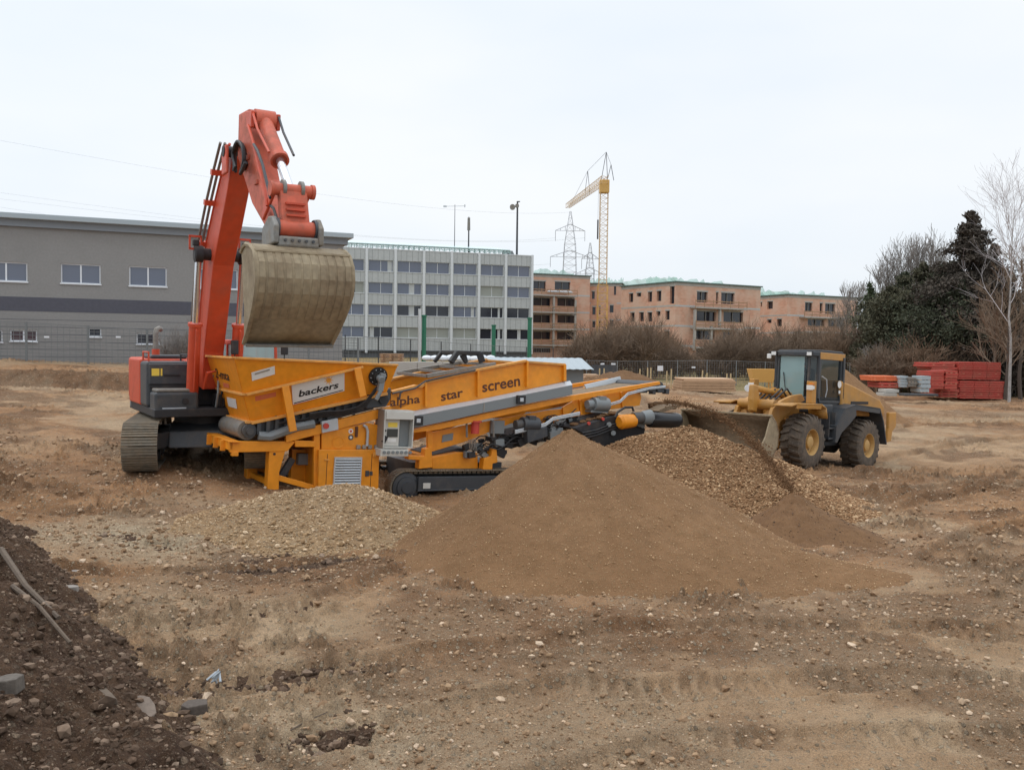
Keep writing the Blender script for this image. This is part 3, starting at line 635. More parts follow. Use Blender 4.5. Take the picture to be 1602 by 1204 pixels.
def screener():
    S = Frame((-6.25, 19.9, 0), R(31), R(3.0))
    T = thing('screening_machine', 'yellow crawler screening machine with hopper and lettering, in front of the excavator', 'screening machine', S.M)
    y = S.y; W = 3.0
    def yp(pts, c, zf): return [y(*zf(*p), c) for p in pts]
    # --- hopper
    T1 = y(367, 559.5, 0); T2 = y(622, 571, 0); B1 = y(392, 660, .5); B2 = y(604, 614, .5); nrm = (T2 - T1).cross(B1 - T1).normalized()
    if nrm.y > 0: nrm = -nrm
    def onside(px, py, zf=None):
        if zf: px, py = zf(px, py)
        return S.hit(px, py, T1, nrm)
    B2 = onside(604, 614)
    mir = lambda p: Vector((p.x, W - p.y, p.z))
    hop = MB()
    hop.quad([T1, T2, B2, B1]); hop.quad([mir(T1), mir(T2), mir(B2), mir(B1)]); hop.quad([T1, B1, mir(B1), mir(T1)])
    hp = hop.build('hopper', M_YEL, T, solid=.03, fix=False)
    inner = MB().quad([B1 + Vector((0, .1, .3)), B2 + Vector((0, .1, .25)), mir(B2) + Vector((0, -.1, .25)), mir(B1) + Vector((0, -.1, .3))]).build('hopper_belt', M_EARTHB, hp, solid=.02)
    rim = MB(); o_ = Vector((0, 0, .0))
    for a, b in ((T1, T2), (mir(T1), mir(T2)), (T1, mir(T1))): rim.beam(a, b, .13, .05)
    rim.each('rim', M_YELR, hp, bevel=.008)
    Ms = onside(384.3, 615.4); Me = onside(566, 572.5); Mb = mir(Ms)
    fl = MB(); fo = nrm * .06
    fl.beam(Ms + fo, Me + fo, .14, .06); fl.beam(Ms + fo + Vector((-.03, 0, 0)), Mb + Vector((-.03, .06, 0)), .14, .06)
    fl.beam(B1 + nrm * .05, B2 + nrm * .05, .16, .07); fl.beam(B1 + Vector((-.04, -.08, 0)), mir(B1) + Vector((-.04, .08, 0)), .16, .07)
    fl.each('flange', M_YELR, hp, bevel=.008)
    # rubber sealing strip and dust lip
    for a, b in (((640, 318), (705, 642)), ((1140, 195), (1190, 400))):
        p = onside(*a, z3) + nrm * .1; q = y(*z3(*b), p.y - .02)
        MB().beam(p, q, .10, .17, upd=(1, 0, .2)).build('strut', M_YEL, T, bevel=.01)
    # sign
    q = [onside(*z3(*p)) for p in ((702, 455), (1060, 358), (1060, 226), (692, 308))]
    sg = plate([p + nrm * .018 for p in q], .012).build('name_sign', M_WHITE, hp)
    def son(poly, zf=z3): return [onside(*zf(*p)) + nrm * .034 for p in poly]
    lt = text_on('backers', *son([(742, 402), (1020, 337), (1018, 292), (738, 356)]), .004, .024); lt.build('lettering', M_INK, sg)
    ln = MB().add(son([(708, 441), (1048, 350), (1048, 356), (708, 448)]), [(0, 1, 2, 3)]); ln.build('black_line', M_INK, sg)
    ln = MB().add(son([(708, 452), (870, 409), (870, 411), (708, 456)]), [(0, 1, 2, 3)]); ln.build('red_line', M_RED, sg)
    sm = MB()
    for k in range(9):
        a = 2 * math.pi * k / 9; c_, s_ = math.cos(a), math.sin(a)
        sm.add(son([(950 + 12 * c_ - 5 * s_, 284 - 12 * s_ - 5 * c_), (950 + 37 * c_, 284 - 37 * s_), (950 + 12 * c_ + 5 * s_, 284 - 12 * s_ + 5 * c_)]), [(0, 1, 2)])
    sm.add(son([(950 + 14 * math.cos(t * .5236), 284 + 14 * math.sin(t * .5236)) for t in range(12)]), [tuple(range(12))]); sm.build('sun_emblem', M_SUNO, sg)
    q = [onside(*z3(*p)) for p in ((418, 290), (577, 243), (575, 186), (414, 232))]
    st = plate([p + nrm * .018 for p in q], .006).build('sticker', M_WHITE, hp, label='white rectangular sticker with a line of grey print')
    MB().add(son([(437, 246), (540, 216), (540, 206), (437, 236)]), [(0, 1, 2, 3)]).build('print', M_CABS, st)
    q = [onside(*z3(*p)) for p in ((442, 432), (585, 398), (585, 367), (440, 398))]
    plate([p + nrm * .018 for p in q], .003).build('faded_patch', M_PINK, hp)
    # end wall writing
    en = (mir(T1) - T1).cross(B1 - T1).normalized()
    if en.x > 0: en = -en
    def onend(px, py, off=.02): return S.hit(*z3(px, py), T1, en) + en * off
    text_on('2-mta', onend(176, 268), onend(270, 290), onend(262, 228), onend(168, 200), .006, .01).build('lettering', M_INK, hp)
    q = [onend(*p) for p in ((262, 466), (322, 484), (312, 418), (250, 402))]
    MB().prism(q, en * .006).build('sticker', M_WHITE, hp, label='small white sticker')
    MB().prism([onend(*p) for p in ((228, 332), (268, 342), (264, 312), (224, 302))], en * .004).build('faded_patch', M_PINK, hp)
    # --- feed conveyor under the hopper
    fa = y(*z3(430, 640), .45); fb = y(*z3(1260, 440), .45)
    dr = fb - fa
    fr = MB(); fr.beam(fa + Vector((.1, .06, 0)), fb + Vector((0, .06, 0)), .08, .36); fr.beam(mir(fa), mir(fb), .08, .36)
    for k in range(14):
        p = fa + dr * ((k + .5) / 14); fr.box(p + Vector((0, -.03, .02)), (.09, .12, .26 + .08 * (k % 3)))
    fc = fr.build('feed_conveyor', M_DGREY, T, bevel=.01)
    bl = MB(); bl.bx(0, 1, 0, 1, 0, 1); bl = MB()
    bl.prism([fa + Vector((-.1, .12, .19)), fb + Vector((0, .12, .19)), fb + Vector((0, .12, .16)), fa + Vector((-.1, .12, .16))], (0, W - 1.24, 0))
    bl.prism([fa + Vector((-.1, .12, -.19)), fb + Vector((0, .12, -.19)), fb + Vector((0, .12, -.16)), fa + Vector((-.1, .12, -.16))], (0, W - 1.24, 0))
    bl.build('belt', M_EARTHB, fc)
    MB().cyl(fa + Vector((-.12, .1, 0)), fa + Vector((-.12, W - 1.0, 0)), .22, n=28).build('tail_roller', M_STEEL, fc, smooth=True)
    MB().cyl(fa + Vector((-.1, -.12, 0)), fa + Vector((-.1, .1, 0)), .085, n=16).cyl(fa + Vector((-.1, -.05, 0)), fa + Vector((-.1, .1, 0)), .16, n=16).build('bearing', M_DGREY, fc, smooth=True)
    MB().tube([fa + Vector((.1, -.06, -.1)), fa + Vector((.35, -.08, -.12)), fa + Vector((1.0, -.08, .12)), fa + Vector((1.4, -.08, .2))], .11).build('grease_tube', M_GREYP, fc, smooth=True)
    hs = MB()
    for k in range(5):
        pts = yp([(820, 520 + 9 * k), (920, 505 + 8 * k), (1050, 500 + 7 * k), (1150, 475 + 8 * k), (1215, 430 + 9 * k), (1290, 330 + 5 * k)], .05 + .03 * k, z3); hs.tube(pts, .02, 6)
    for k in range(3):
        pts = yp([(600 + 30 * k, 590), (700, 565 + 8 * k), (790, 560 + 8 * k), (850, 535 + 9 * k), (960, 540)], .32 + .03 * k, z3); hs.tube(pts, .018, 6)
    hs.each('hydraulic_hose', M_BLACK, T, smooth=True)
    # drive motor with ring at the hopper end
    c = y(*z3(1290, 258), -.02)
    c = onside(*z3(1292, 256)) + nrm * .02
    MB().lathe([(0, .235), (.05, .235), (.05, .14), (.12, .14)], c, nrm, 28).build('drive_ring', M_BLACK, T, smooth=35)
    bt = MB()
    for k in range(10):
        a = 2 * math.pi * k / 10; u = nrm.orthogonal().normalized(); v = nrm.cross(u); p = c + (u * math.cos(a) + v * math.sin(a)) * .19 + nrm * .05; bt.cyl(p, p + nrm * .02, .013, n=6)
    bt.each('ring_bolt', M_GALV, T)
    mo = MB().cyl(c + nrm * .1, c + nrm * .3, .085, n=14).beam(c + nrm * .2 + Vector((.05, 0, .14)), c + nrm * .2 + Vector((.0, 0, -.3)), .13, .13).cyl(c + nrm * .24 + Vector((0, 0, -.28)), c + nrm * .24 + Vector((-.1, 0, -.5)), .05)
    mo.build('hydraulic_motor', M_GREYP, T, bevel=.012)
    # dark gearbox cover lower right of the motor
    g = yp([(1215, 490), (1210, 440), (1250, 380), (1390, 340), (1385, 420), (1355, 470)], .3, z3)
    MB().prism(g, (0, .35, 0)).build('gearbox_cover', M_DGREY, T, bevel=.03)
    cc = y(*z3(1330, 420), .3); MB().cyl(cc, cc + Vector((0, -.07, 0)), .12, n=16).cyl(cc + Vector((-.35, 0, .08)), cc + Vector((-.35, -.06, .08)), .09, n=14).build('gear_caps', M_BLACK, T, smooth=True)
    # --- chassis beams, legs
    ch = MB()
    ca = y(*z3(265, 750), .45); ch.xz([y(*z3(265, 712), .4), y(*z3(725, 712), .4), y(*z3(665, 782), .4), y(*z3(265, 790), .4)], .4, .52)
    cam_ = [mir(p) for p in (y(*z3(265, 712), .4), y(*z3(900, 700), .4), y(*z3(900, 770), .4), y(*z3(265, 790), .4))]
    ch.prism(cam_, (0, -.12, 0))
    e0 = y(*z3(265, 712), .4); e1 = y(*z3(265, 790), .4)
    ch.bx(e0.x - .02, e0.x + .08, .4, W - .4, e1.z + .05, e0.z - .02)
    ch.bx(e0.x - .04, e0.x + .22, .3, W - .3, e0.z - .02, e0.z + .01)
    for k in range(3): ch.bx(e0.x - .12, e0.x, .75 + .7 * k, .81 + .7 * k, e1.z, e0.z)
    ch.bx(e0.x + .05, e0.x + .2, .35, .5, e1.z - .08, e1.z + .02)
    ch.xz(yp([(655, 660), (1285, 492), (1285, 560), (658, 722)], .36, z3), .36, .5)
    ch.prism([mir(p) for p in yp([(655, 660), (1285, 492), (1285, 560), (658, 722)], .36, z3)], (0, -.14, 0))
    ch.xz(yp([(850, 655), (893, 648), (893, 1030), (850, 1035)], .42, z3), .42, .56)
    ch.xz(yp([(718, 706), (860, 712), (860, 752), (722, 752)], .38, z3), .38, .55)
    ch.xz(yp([(1280, 495), (1520, 430), (1525, 455), (1285, 560)], .4, z3), .4, .55)
    ch.build('chassis_frame', M_YEL, T, bevel=.012)
    for side in (0, 1):
        pl_ = yp([(540, 782), (664, 735), (610, 930), (604, 1140), (522, 1150), (532, 950)], .42, z3)
        if side: pl_ = [mir(p) for p in pl_]
        lg = MB().prism(pl_, (0, .30 if not side else -.30, 0)); leg = lg.build('support_leg', M_YEL, T, bevel=.015)
        fx = (pl_[3] + pl_[4]) / 2
        MB().box((fx.x, fx.y + (.15 if not side else -.15), fx.z - .02), (.5, .45, .06)).build('foot_plate', M_YELR, leg, bevel=.01)
        hl = y(*z3(575, 800), .42) if not side else mir(y(*z3(575, 800), .42)); MB().cyl(hl, hl + Vector((0, -.02 if not side else .02, 0)), .03).build('pin', M_BLACK, leg)
    lb = MB(); a = y(*z3(560, 1010), .5); lb.beam(a, mir(a), .12, .12)
    lb.beam(y(*z3(600, 965), .5), y(*z3(850, 1035), .5), .08, .13); lb.beam(mir(y(*z3(600, 965), .5)), mir(y(*z3(850, 1035), .5)), .08, .13)
    lb.build('cross_brace', M_YEL, T, bevel=.01)
    bk = MB(); p = y(*z3(700, 770), 1.3); q2 = y(*z3(830, 1010), 1.3)
    bk.bx(p.x, q2.x + .2, 1.3, 1.5, q2.z, p.z); bk.build('rear_panel', M_YEL, T)
    MB().beam(y(*z3(620, 960), .9), y(*z3(700, 830), .9), .16, .16).build('hydraulic_ram', M_DGREY, T, bevel=.02)
    MB().bx(p.x + .1, p.x + .42, 1.1, 1.3, q2.z + .5, p.z - .08).build('battery_box', M_GREYP, T, bevel=.02)
    # --- engine box
    e = yp([(905, 645), (1230, 585), (1300, 600), (1300, 770), (905, 770)], .4, z3)
    eb = MB().prism(e, (0, W - .8, 0)).build('engine_box', M_YEL, T, bevel=.015)
    lo = yp([(885, 770), (1308, 770), (1300, 1060), (880, 1060)], .3, z3)
    l0 = MB().prism(lo, (0, W - .6, 0)).build('engine_door', M_YEL, T, bevel=.02)
    gp = yp([(1000, 830), (1175, 830), (1165, 1030), (995, 1030)], .3, z3)
    gr = MB(); x0, x1_, zt, zb = gp[0].x, gp[1].x, gp[0].z, gp[2].z
    gr.bx(x0 - .03, x0, .26, .31, zb, zt); gr.bx(x1_, x1_ + .03, .26, .31, zb, zt); gr.bx(x0 - .03, x1_ + .03, .26, .31, zt, zt + .03)
    for k in range(11):
        zz = zb + (zt - zb) * (k + .5) / 11; gr.box(((x0 + x1_) / 2, .285, zz), (x1_ - x0, .05, .035), Matrix.Rotation(R(-35), 3, 'X'))
    g1_ = gr.build('grille', M_GALV, l0); MB().bx(x0, x1_, .292, .297, zb, zt).build('grille_back', M_BLACK, g1_)
    gv = MB()
    for X in (945, 1255): a = y(*z3(X, 800), .3); b = y(*z3(X, 1050), .3); gv.bx(a.x - .006, a.x + .006, .294, .301, b.z, a.z)
    gv.each('door_gap', M_INKB, l0)
    la = MB(); a = y(*z3(1220, 935), .3); la.bx(a.x - .05, a.x + .05, .27, .3, a.z - .07, a.z + .07); a2 = y(*z3(1248, 935), .3); la.bx(a2.x - .04, a2.x + .04, .285, .3, a2.z - .05, a2.z + .05); la.each('latch', M_DGREY, l0, bevel=.008)
    hg = MB(); a = y(*z3(940, 840), .3); hg.bx(a.x - .06, a.x + .06, .28, .3, a.z - .02, a.z + .02); a = y(*z3(1272, 800), .3); hg.bx(a.x - .04, a.x + .04, .27, .3, a.z - .07, a.z + .05); hg.each('hinge', M_YELR, l0, bevel=.005)
    a = y(*z3(1020, 720), .4); MB().lathe([(0, .155), (.012, .155), (.012, .13), (.004, .12)], a, (0, -1, 0), 28).build('round_cover', M_YEL, eb, smooth=35)
    for (X, Y, m_, r_) in ((1107, 642, M_WHITE, .06), (1107, 685, M_DGREY, .065)):
        a = y(*z3(X, Y), .4); s_ = MB().cyl(a, a + Vector((0, -.008, 0)), r_, n=20).build('round_sticker', m_, eb); MB().cyl(a + Vector((0, -.008, 0)), a + Vector((0, -.011, 0)), r_ * .5, n=16).build('sticker_mark', M_RED if m_ is M_WHITE else M_WHITE, s_)
    a = y(*z3(1145, 645), .4); MB().bx(a.x - .035, a.x + .035, .36, .4, a.z - .13, a.z + .13).build('door_handle', M_INKB, eb, bevel=.01)
    pb = MB().tube(yp([(1195, 600), (1215, 612), (1225, 640), (1220, 745)], .35, z3), .035).build('exhaust_pipe', M_GALV, T, smooth=True)
    tp = MB(); [tp.box(y(*z3(X, 752), .36), (.1, .06, .1)) for X in (1160, 1200, 1240, 1285)]; tp.each('valve_block', M_CABS, T, bevel=.012)
    # stop switch box
    g = yp([(905, 575), (1018, 552), (1022, 632), (910, 655)], .3, z3); sb = MB().prism(g, (0, .12, 0)).build('switch_box', M_GALV, T, bevel=.01)
    a = y(*z3(932, 605), .3); MB().cyl(a, a + Vector((0, -.05, 0)), .07, n=16).build('stop_button', M_RED, sb, smooth=35)
    # --- control cabinet
    c0 = y(*z4(190, 540), 0.0); c1_ = y(*z4(382, 808), 0.0); xl, xr, zt, zb = c0.x, c1_.x, c0.z, c1_.z
    cb = MB(); cb.bx(xl, xl + .03, 0, .55, zb, zt); cb.bx(xr - .03, xr, 0, .55, zb, zt); cb.bx(xl + .03, xr - .03, 0, .55, zb, zb + .03); cb.bx(xl + .03, xr - .03, 0, .55, zt - .03, zt); cb.bx(xl + .03, xr - .03, .5, .55, zb + .03, zt - .03)
    cab = cb.build('control_cabinet', M_CAB, T, bevel=.006)
    MB().bx(xl - .012, xl - .002, .02, .55, zb - .1, zt).build('cabinet_side_panel', M_CABS, cab)
    zh = y(*z4(190, 604), 0).z; MB().bx(xl + .03, xr - .03, -.03, .05, zh, zt - .03).build('cabinet_hood', M_CAB, cab, bevel=.01)
    xi = y(*z4(305, 604), 0).x; pn = MB().bx(xl + .04, xi, .1, .5, zb + .04, zh).build('control_panel', M_CAB, cab, bevel=.008)
    MB().bx(xi + .05, xr - .04, .2, .5, zb + .04, zh).build('cable_duct', M_GREYP, cab)
    wp = xi - xl - .04; hh = zh - zb
    MB().bx(xl + .04 + wp * .25, xl + .04 + wp * .85, .092, .1, zb + hh * .72, zb + hh * .88).build('yellow_sticker', M_YSTK, pn)
    MB().bx(xl + .04 + wp * .2, xl + .04 + wp * .9, .088, .1, zb + hh * .38, zb + hh * .66).build('display', M_SCREEN, pn)
    MB().bx(xl + .04 + wp * .25, xl + .04 + wp * .8, .092, .1, zb + hh * .2, zb + hh * .32).build('notice', M_WHITE, pn)
    MB().cyl((xl + .02 + wp * .1, .1, zb + hh * .6), (xl + .02 + wp * .1, .06, zb + hh * .6), .03).box((xl + .05, .05, zb + hh * .3), (.09, .06, .17), Matrix.Rotation(R(25), 3, 'Y')).build('switch', M_BLACK, pn)
    zc = y(*z4(165, 862), 0).z; bp_ = MB().bx(xl - .07, xr - .12, -.03, .4, zc, zb - .02).build('plug_panel', M_CAB, cab, bevel=.01)
    pl_ = MB()
    for k in range(7): pl_.cyl((xl + .02 + k * .115, -.03, (zc + zb) / 2), (xl + .02 + k * .115, -.06, (zc + zb) / 2), .04, n=12)
    pl_.each('socket', M_GREYP, bp_, smooth=35)
    # --- star screen trough
    top = yp([(230, 415), (400, 372), (430, 380), (480, 345), (830, 262), (1170, 197)], .4, z4) + yp([(120, 188), (432, 210)], .4, z5)
    bot = yp([(432, 350)], .4, z5) + yp([(1170, 400), (880, 462), (470, 545), (230, 560)], .4, z4)
    tr = MB(); allp = [Vector((p.x, .4, p.z)) for p in top + bot]
    tr.prism(allp, (0, .05, 0)); trg = tr.build('screen_trough', M_YEL, T, bevel=.008); MB().prism([mir(p) for p in allp], (0, -.05, 0)).build('trough_side', M_YEL, trg, bevel=.008)
    rp = MB()
    for a, b in zip(top[:-1], top[1:]): rp.beam(a + Vector((0, -.0, 0)), b, .16, .06); rp.beam(mir(a), mir(b), .16, .06)
    rp.each('trough_rim', M_YELR, trg, bevel=.006)
    st_ = MB()
    for (xa, ya, yb) in ((470, 350, 515), (835, 262, 445), (1178, 200, 378)):
        a = y(*z4(xa, ya), .36); b = y(*z4(xa, yb), .36); st_.beam(a, b, .12, .06, upd=(1, 0, 0))
    a = y(*z5(432, 210), .36); b = y(*z5(432, 345), .36); st_.beam(a, b, .12, .08, upd=(1, 0, 0)); st_.each('trough_stiffener', M_YEL, trg, bevel=.006)
    ep = y(*z5(432, 210), .4); eq = y(*z5(432, 350), .4); MB().bx(ep.x - .03, ep.x + .02, .45, W - .45, eq.z, ep.z - .02).build('trough_end', M_YEL, trg)
    for wd, qd, bo in (('alpha', [(235, 492), (432, 512), (432, 470), (240, 440)], .015), ('star', [(580, 480), (733, 447), (731, 395), (577, 424)], .018), ('screen', [(868, 418), (1131, 372), (1129, 318), (866, 366)], .018)):
        if wd == 'alpha': qd = [(222, 535), (432, 508), (432, 432), (225, 455)]
        q = [y(*z4(*p), .4) for p in qd]; q = [Vector((p.x, .395, p.z)) for p in q]
        text_on(wd, *q, .004, bo).build('lettering', M_INKB, trg)
    sf = MB(); a = y(*z4(480, 470), .6); b = y(*z5(430, 300), .6)
    sf.prism([a, b, b - Vector((0, 0, .05)), a - Vector((0, 0, .05))], (0, W - 1.2, 0)); sc_ = sf.build('screen_deck', M_EARTHB, trg)
    sh = MB()
    for k in range(16):
        p = a + (b - a) * ((k + .5) / 16) + Vector((0, 0, .08)); sh.cyl(p, p + Vector((0, W - 1.2, 0)), .07, n=8)
    sh.build('star_shafts', M_BLACK, sc_)
    # frame and folded arm on top
    fm = MB(); z4f = lambda X, Y: (580 + X * 200 / 1602, 540 + Y * 200 / 1602)
    def top_pt(X, Y, yy): return y(*z4f(X, Y), yy)
    n1, n2 = top_pt(700, 385, .5), top_pt(1560, 235, .5); f1_, f2_ = Vector((n1.x, 2.3, n1.z + .02)), Vector((n2.x, 2.3, n2.z + .02))
    fm.beam(n1, n2, .1, .1); fm.beam(f1_, f2_, .1, .1)
    for t in (0, .3, .62, .95): fm.beam(n1 + (n2 - n1) * t, f1_ + (f2_ - f1_) * t, .09, .08)
    fm.build('grating_frame', M_STEEL, T, bevel=.008)
    ar = MB(); j = [top_pt(1000, 215, .55), top_pt(1085, 90, .6), top_pt(1360, 95, .6), top_pt(1400, 215, .55)]
    ar.beam(j[0], j[1], .12, .14); ar.beam(j[1], j[2], .1, .1); ar.beam(j[2], j[3], .12, .18); ar.beam(top_pt(1130, 120, .7), top_pt(1200, 220, .7), .08, .1)
    j2 = [Vector((p.x, 1.5, p.z)) for p in j]; ar.beam(j2[0], j2[1], .1, .1); ar.beam(j2[1], j2[2], .08, .08); ar.beam(j2[2], j2[3], .1, .12); ar.beam(j[1], j2[1], .1, .1); ar.beam(j[2], j2[2], .1, .1)
    ar.build('folding_arm', M_BLACK, T, bevel=.02)
    hr = MB().tube(yp([(240, 425), (400, 388), (470, 340), (560, 318), (820, 262)], .3, z4), .025, 6); hr.tube(yp([(290, 470), (295, 425), (310, 412)], .28, z4), .02, 6); hr.build('cable_conduit', M_DGREY, T, smooth=True)
    # --- long side guard (grey, with pale folded top)
    gt = yp([(384, 585), (880, 490)], .1, z4) + yp([(500, 378)], .1, z5); gb = yp([(500, 455)], .1, z5) + yp([(890, 556), (386, 668)], .1, z4)
    gt_b = yp([(384, 550), (880, 462)], .38, z4) + yp([(480, 345)], .38, z5)
    gd = MB().prism([Vector((p.x, .1, p.z)) for p in gt + gb], (0, .03, 0)).build('side_guard', M_GREYP, T)
    gw = MB()
    for k in range(2):
        gw.add([gt[k], gt[k + 1], gt_b[k + 1], gt_b[k]], [(0, 1, 2, 3)])
    gw.build('guard_top', M_GALV, gd, solid=.02)
    p = gt[1]; MB().bx(p.x - .01, p.x + .01, .085, .1, gb[1].z, p.z).build('guard_seam', M_CABS, gd)
    for X, Y in ((412, 613), (1130, 468)):
        a = y(*z4(X, Y), .1); lm = MB().bx(a.x - .13, a.x + .13, .0, .09, a.z - .11, a.z + .12).build('handle_recess', M_BLACK, gd, bevel=.015)
        MB().bx(a.x - .06, a.x + .05, -.02, 0, a.z - .05, a.z + .05).build('handle', M_GALV, lm, bevel=.01)
    # --- main conveyor beam below the guard
    mbp = yp([(384, 680), (890, 562)], .2, z4) + yp([(500, 462), (1215, 348), (1222, 372), (1060, 405), (520, 505), (0, 612)], .2, z5) + yp([(890, 606), (560, 678), (386, 700)], .2, z4)
    mbp = [Vector((p.x, .2, p.z)) for p in mbp]; bmn = MB().prism(mbp, (0, .1, 0)); bmn.prism([mir(p) for p in mbp], (0, -.1, 0)); bmn.each('conveyor_beam', M_YEL, T, bevel=.01)
    la1 = yp([(520, 500), (1050, 405), (1065, 480), (1050, 545), (800, 580), (500, 640), (430, 640), (420, 560)], .42, z5)
    la1 = [Vector((p.x, .42, p.z)) for p in la1]; q = MB().prism(la1, (0, .06, 0)); q.prism([mir(p) for p in la1], (0, -.06, 0)); dp = q.each('discharge_side_plate', M_YEL, T, bevel=.008)[0]
    rb = MB()
    for X, ya, yb in ((740, 465, 590), (900, 435, 560), (560, 500, 620)): rb.beam(y(*z5(X, ya), .4), y(*z5(X + 12, yb), .4), .07, .07, upd=(1, 0, 0))
    rb.each('plate_rib', M_YEL, dp, bevel=.005)
    bt_a, bt_b = y(*z5(600, 470), .6), y(*z5(1200, 372), .6)
    MB().prism([bt_a, bt_b, bt_b - Vector((0, 0, .08)), bt_a - Vector((0, 0, .08))], (0, W - 1.2, 0)).build('conveyor_belt', M_EARTHB, T)
    fg = [P(*z5(600, 375), 27.6), P(*z5(892, 308), 28.6), P(*z5(902, 345), 28.6), P(*z5(618, 412), 27.6)]; fg = [S.I @ p for p in fg]; MB().prism(fg, (0, .05, 0)).build('far_guard', M_GALV, T)
    hd = MB(); a = y(*z5(1180, 425), .3)
    for k in range(7): hd.box(a + Vector((.16 * (k - 3.5), .05 * (k % 2), .03 * (k % 3))), (.13, .2, .16 + .05 * (k % 2)))
    hd.cyl(a + Vector((.25, .1, .12)), a + Vector((.25, W - .9, .12)), .16, n=16); hd.build('head_drive', M_DGREY, T, bevel=.02)
    tb = MB(); 
    for k in range(2):
        tb.tube(yp([(640, 560 + 14 * k), (800, 532 + 12 * k), (890, 505 + 14 * k), (955, 442 + 14 * k), (1130, 400 + 10 * k), (1260, 388 + 8 * k)], .2, z5), .022, 6)
    for k in range(3): tb.tube(yp([(30, 752 + 10 * k), (180, 715 + 10 * k), (280, 690 + 10 * k), (340, 645 + 9 * k), (560, 600 + 9 * k)], .1, z5), .022, 6)
    tb.each('hydraulic_pipe', M_GALV, T, smooth=True)
    # second layer: lower yellow plates, brackets, valves
    lp = yp([(500, 700), (752, 645), (940, 612), (1100, 580), (1338, 540)], .5, z4) + yp([(420, 572), (420, 640), (360, 690), (0, 690)], .5, z5) + yp([(900, 700), (745, 762), (520, 830), (500, 820)], .5, z4)
    lp = [Vector((p.x, .5, p.z)) for p in lp]; q = MB().prism(lp, (0, .06, 0)); q.prism([mir(p) for p in lp], (0, -.06, 0)); lpo = q.each('lower_side_plate', M_YEL, T, bevel=.008)[0]
    g = yp([(590, 716), (664, 700), (660, 748), (584, 766)], .49, z4); MB().prism(g, (0, -.012, 0)).build('type_plate', M_GREYP, lpo)
    q = MB().xz(yp([(515, 872), (700, 835), (835, 840), (838, 950), (520, 950)], .55, z4), .55, W - .55).build('track_frame_box', M_YEL, T, bevel=.015)
    MB().xz(yp([(520, 850), (700, 806), (800, 812), (700, 836), (520, 880)], .8, z4), .8, W - .8).build('belly_shade_fill', M_DGREY, T)  # dark grey filler, colour stands in for the shade under the plates
    q = MB().xz(yp([(470, 812), (515, 800), (520, 940), (425, 952), (430, 890), (350, 885), (355, 860), (465, 862)], .35, z4), .35, .6).build('mast_foot', M_YEL, T, bevel=.012)
    MB().xz(yp([(488, 690), (520, 680), (520, 830), (490, 830)], .38, z4), .38, .5).build('upright', M_YEL, T, bevel=.01)
    q = MB().xz(yp([(880, 880), (930, 862), (938, 812), (968, 812), (975, 905), (940, 915), (938, 955), (872, 955)], .3, z4), .3, .55).build('lift_bracket', M_YEL, T, bevel=.012)
    # messy drive gear between conveyor and crawler
    rs = random.Random(5); dk = MB(); rd = MB(); hs = MB(); gy = MB()
    for k in range(64):
        X = rs.uniform(760, 1560); Y = 860 - (X - 760) * .30 + rs.uniform(-75, 50); p = y(*z4(X, Y), rs.uniform(.3, .9)); d = rs.uniform(.06, .22)
        (dk if k % 4 else gy).box(p, (d * 1.4, .15, d), Matrix.Rotation(rs.uniform(-.5, .5), 3, 'Y'))
    for k in range(34):
        X = rs.uniform(760, 1350); Y = 830 - (X - 760) * .30 + rs.uniform(-60, 45); pts = []
        for j_ in range(6): pts.append(y(*z4(X + 45 * j_, Y - 14 * j_ + 26 * math.sin(j_ * 1.3 + k)), .25 + .02 * k))
        hs.tube(pts, .016, 5)
    for X in (758, 945, 1150): rd.cyl(y(*z4(X, 620), .3), y(*z4(X + 2, 730), .3), .028, n=10)
    for k in range(5): rd.tube(yp([(775 + 11 * k, 745), (778 + 11 * k, 790), (785 + 11 * k, 820)], .22, z4), .014, 5)
    dk.each('hydraulic_valve', M_BLACK, T, bevel=.01); gy.each('pump_housing', M_GREYP, T, bevel=.01); hs.each('loose_hose', M_BLACK, T, smooth=True)
    rd.each('adjusting_rod', M_STEEL, T, smooth=True)
    a = y(*z4(820, 625), .3); q = MB().cyl(a, a + Vector((0, 0, -.3)), .11, n=14); q.cyl(a + Vector((0, 0, .04)), a, .17, n=14); q.build('filter_can', M_RED, T, smooth=35, label='red filter can')
    MB().bx(a.x + .55, a.x + .95, .4, .5, a.z - .3, a.z + .05).build('valve_plate', M_GREYP, T)
    # drive motors below the conveyor
    for X, Y in ((1165, 640), (690, 535)):
        a = y(*(z4 if X > 1000 else z5)(X, Y), .2)
        m_ = MB(); m_.cyl(a + Vector((-.1, 0, 0)), a + Vector((.4, 0, 0)), .2, n=18); m_.cyl(a + Vector((-.3, 0, -.02)), a + Vector((-.1, 0, 0)), .13, n=14); m_.box(a + Vector((.15, -.05, .17)), (.22, .2, .14)); m_.box(a + Vector((.1, .1, -.2)), (.6, .35, .06))
        m_.build('drive_motor', M_DGREY if X > 1000 else M_GREYP, T, smooth=35)
    g = yp([(130, 735), (295, 720), (300, 800), (135, 855)], .05, z5); MB().prism(g, (0, .4, 0)).build('belt_guard', M_DGREY, T, bevel=.02)
    g = yp([(0, 790), (300, 725), (320, 790), (0, 900)], .5, z5); MB().prism(g, (0, 1.2, 0)).build('fines_conveyor', M_BLACK, T, bevel=.02)
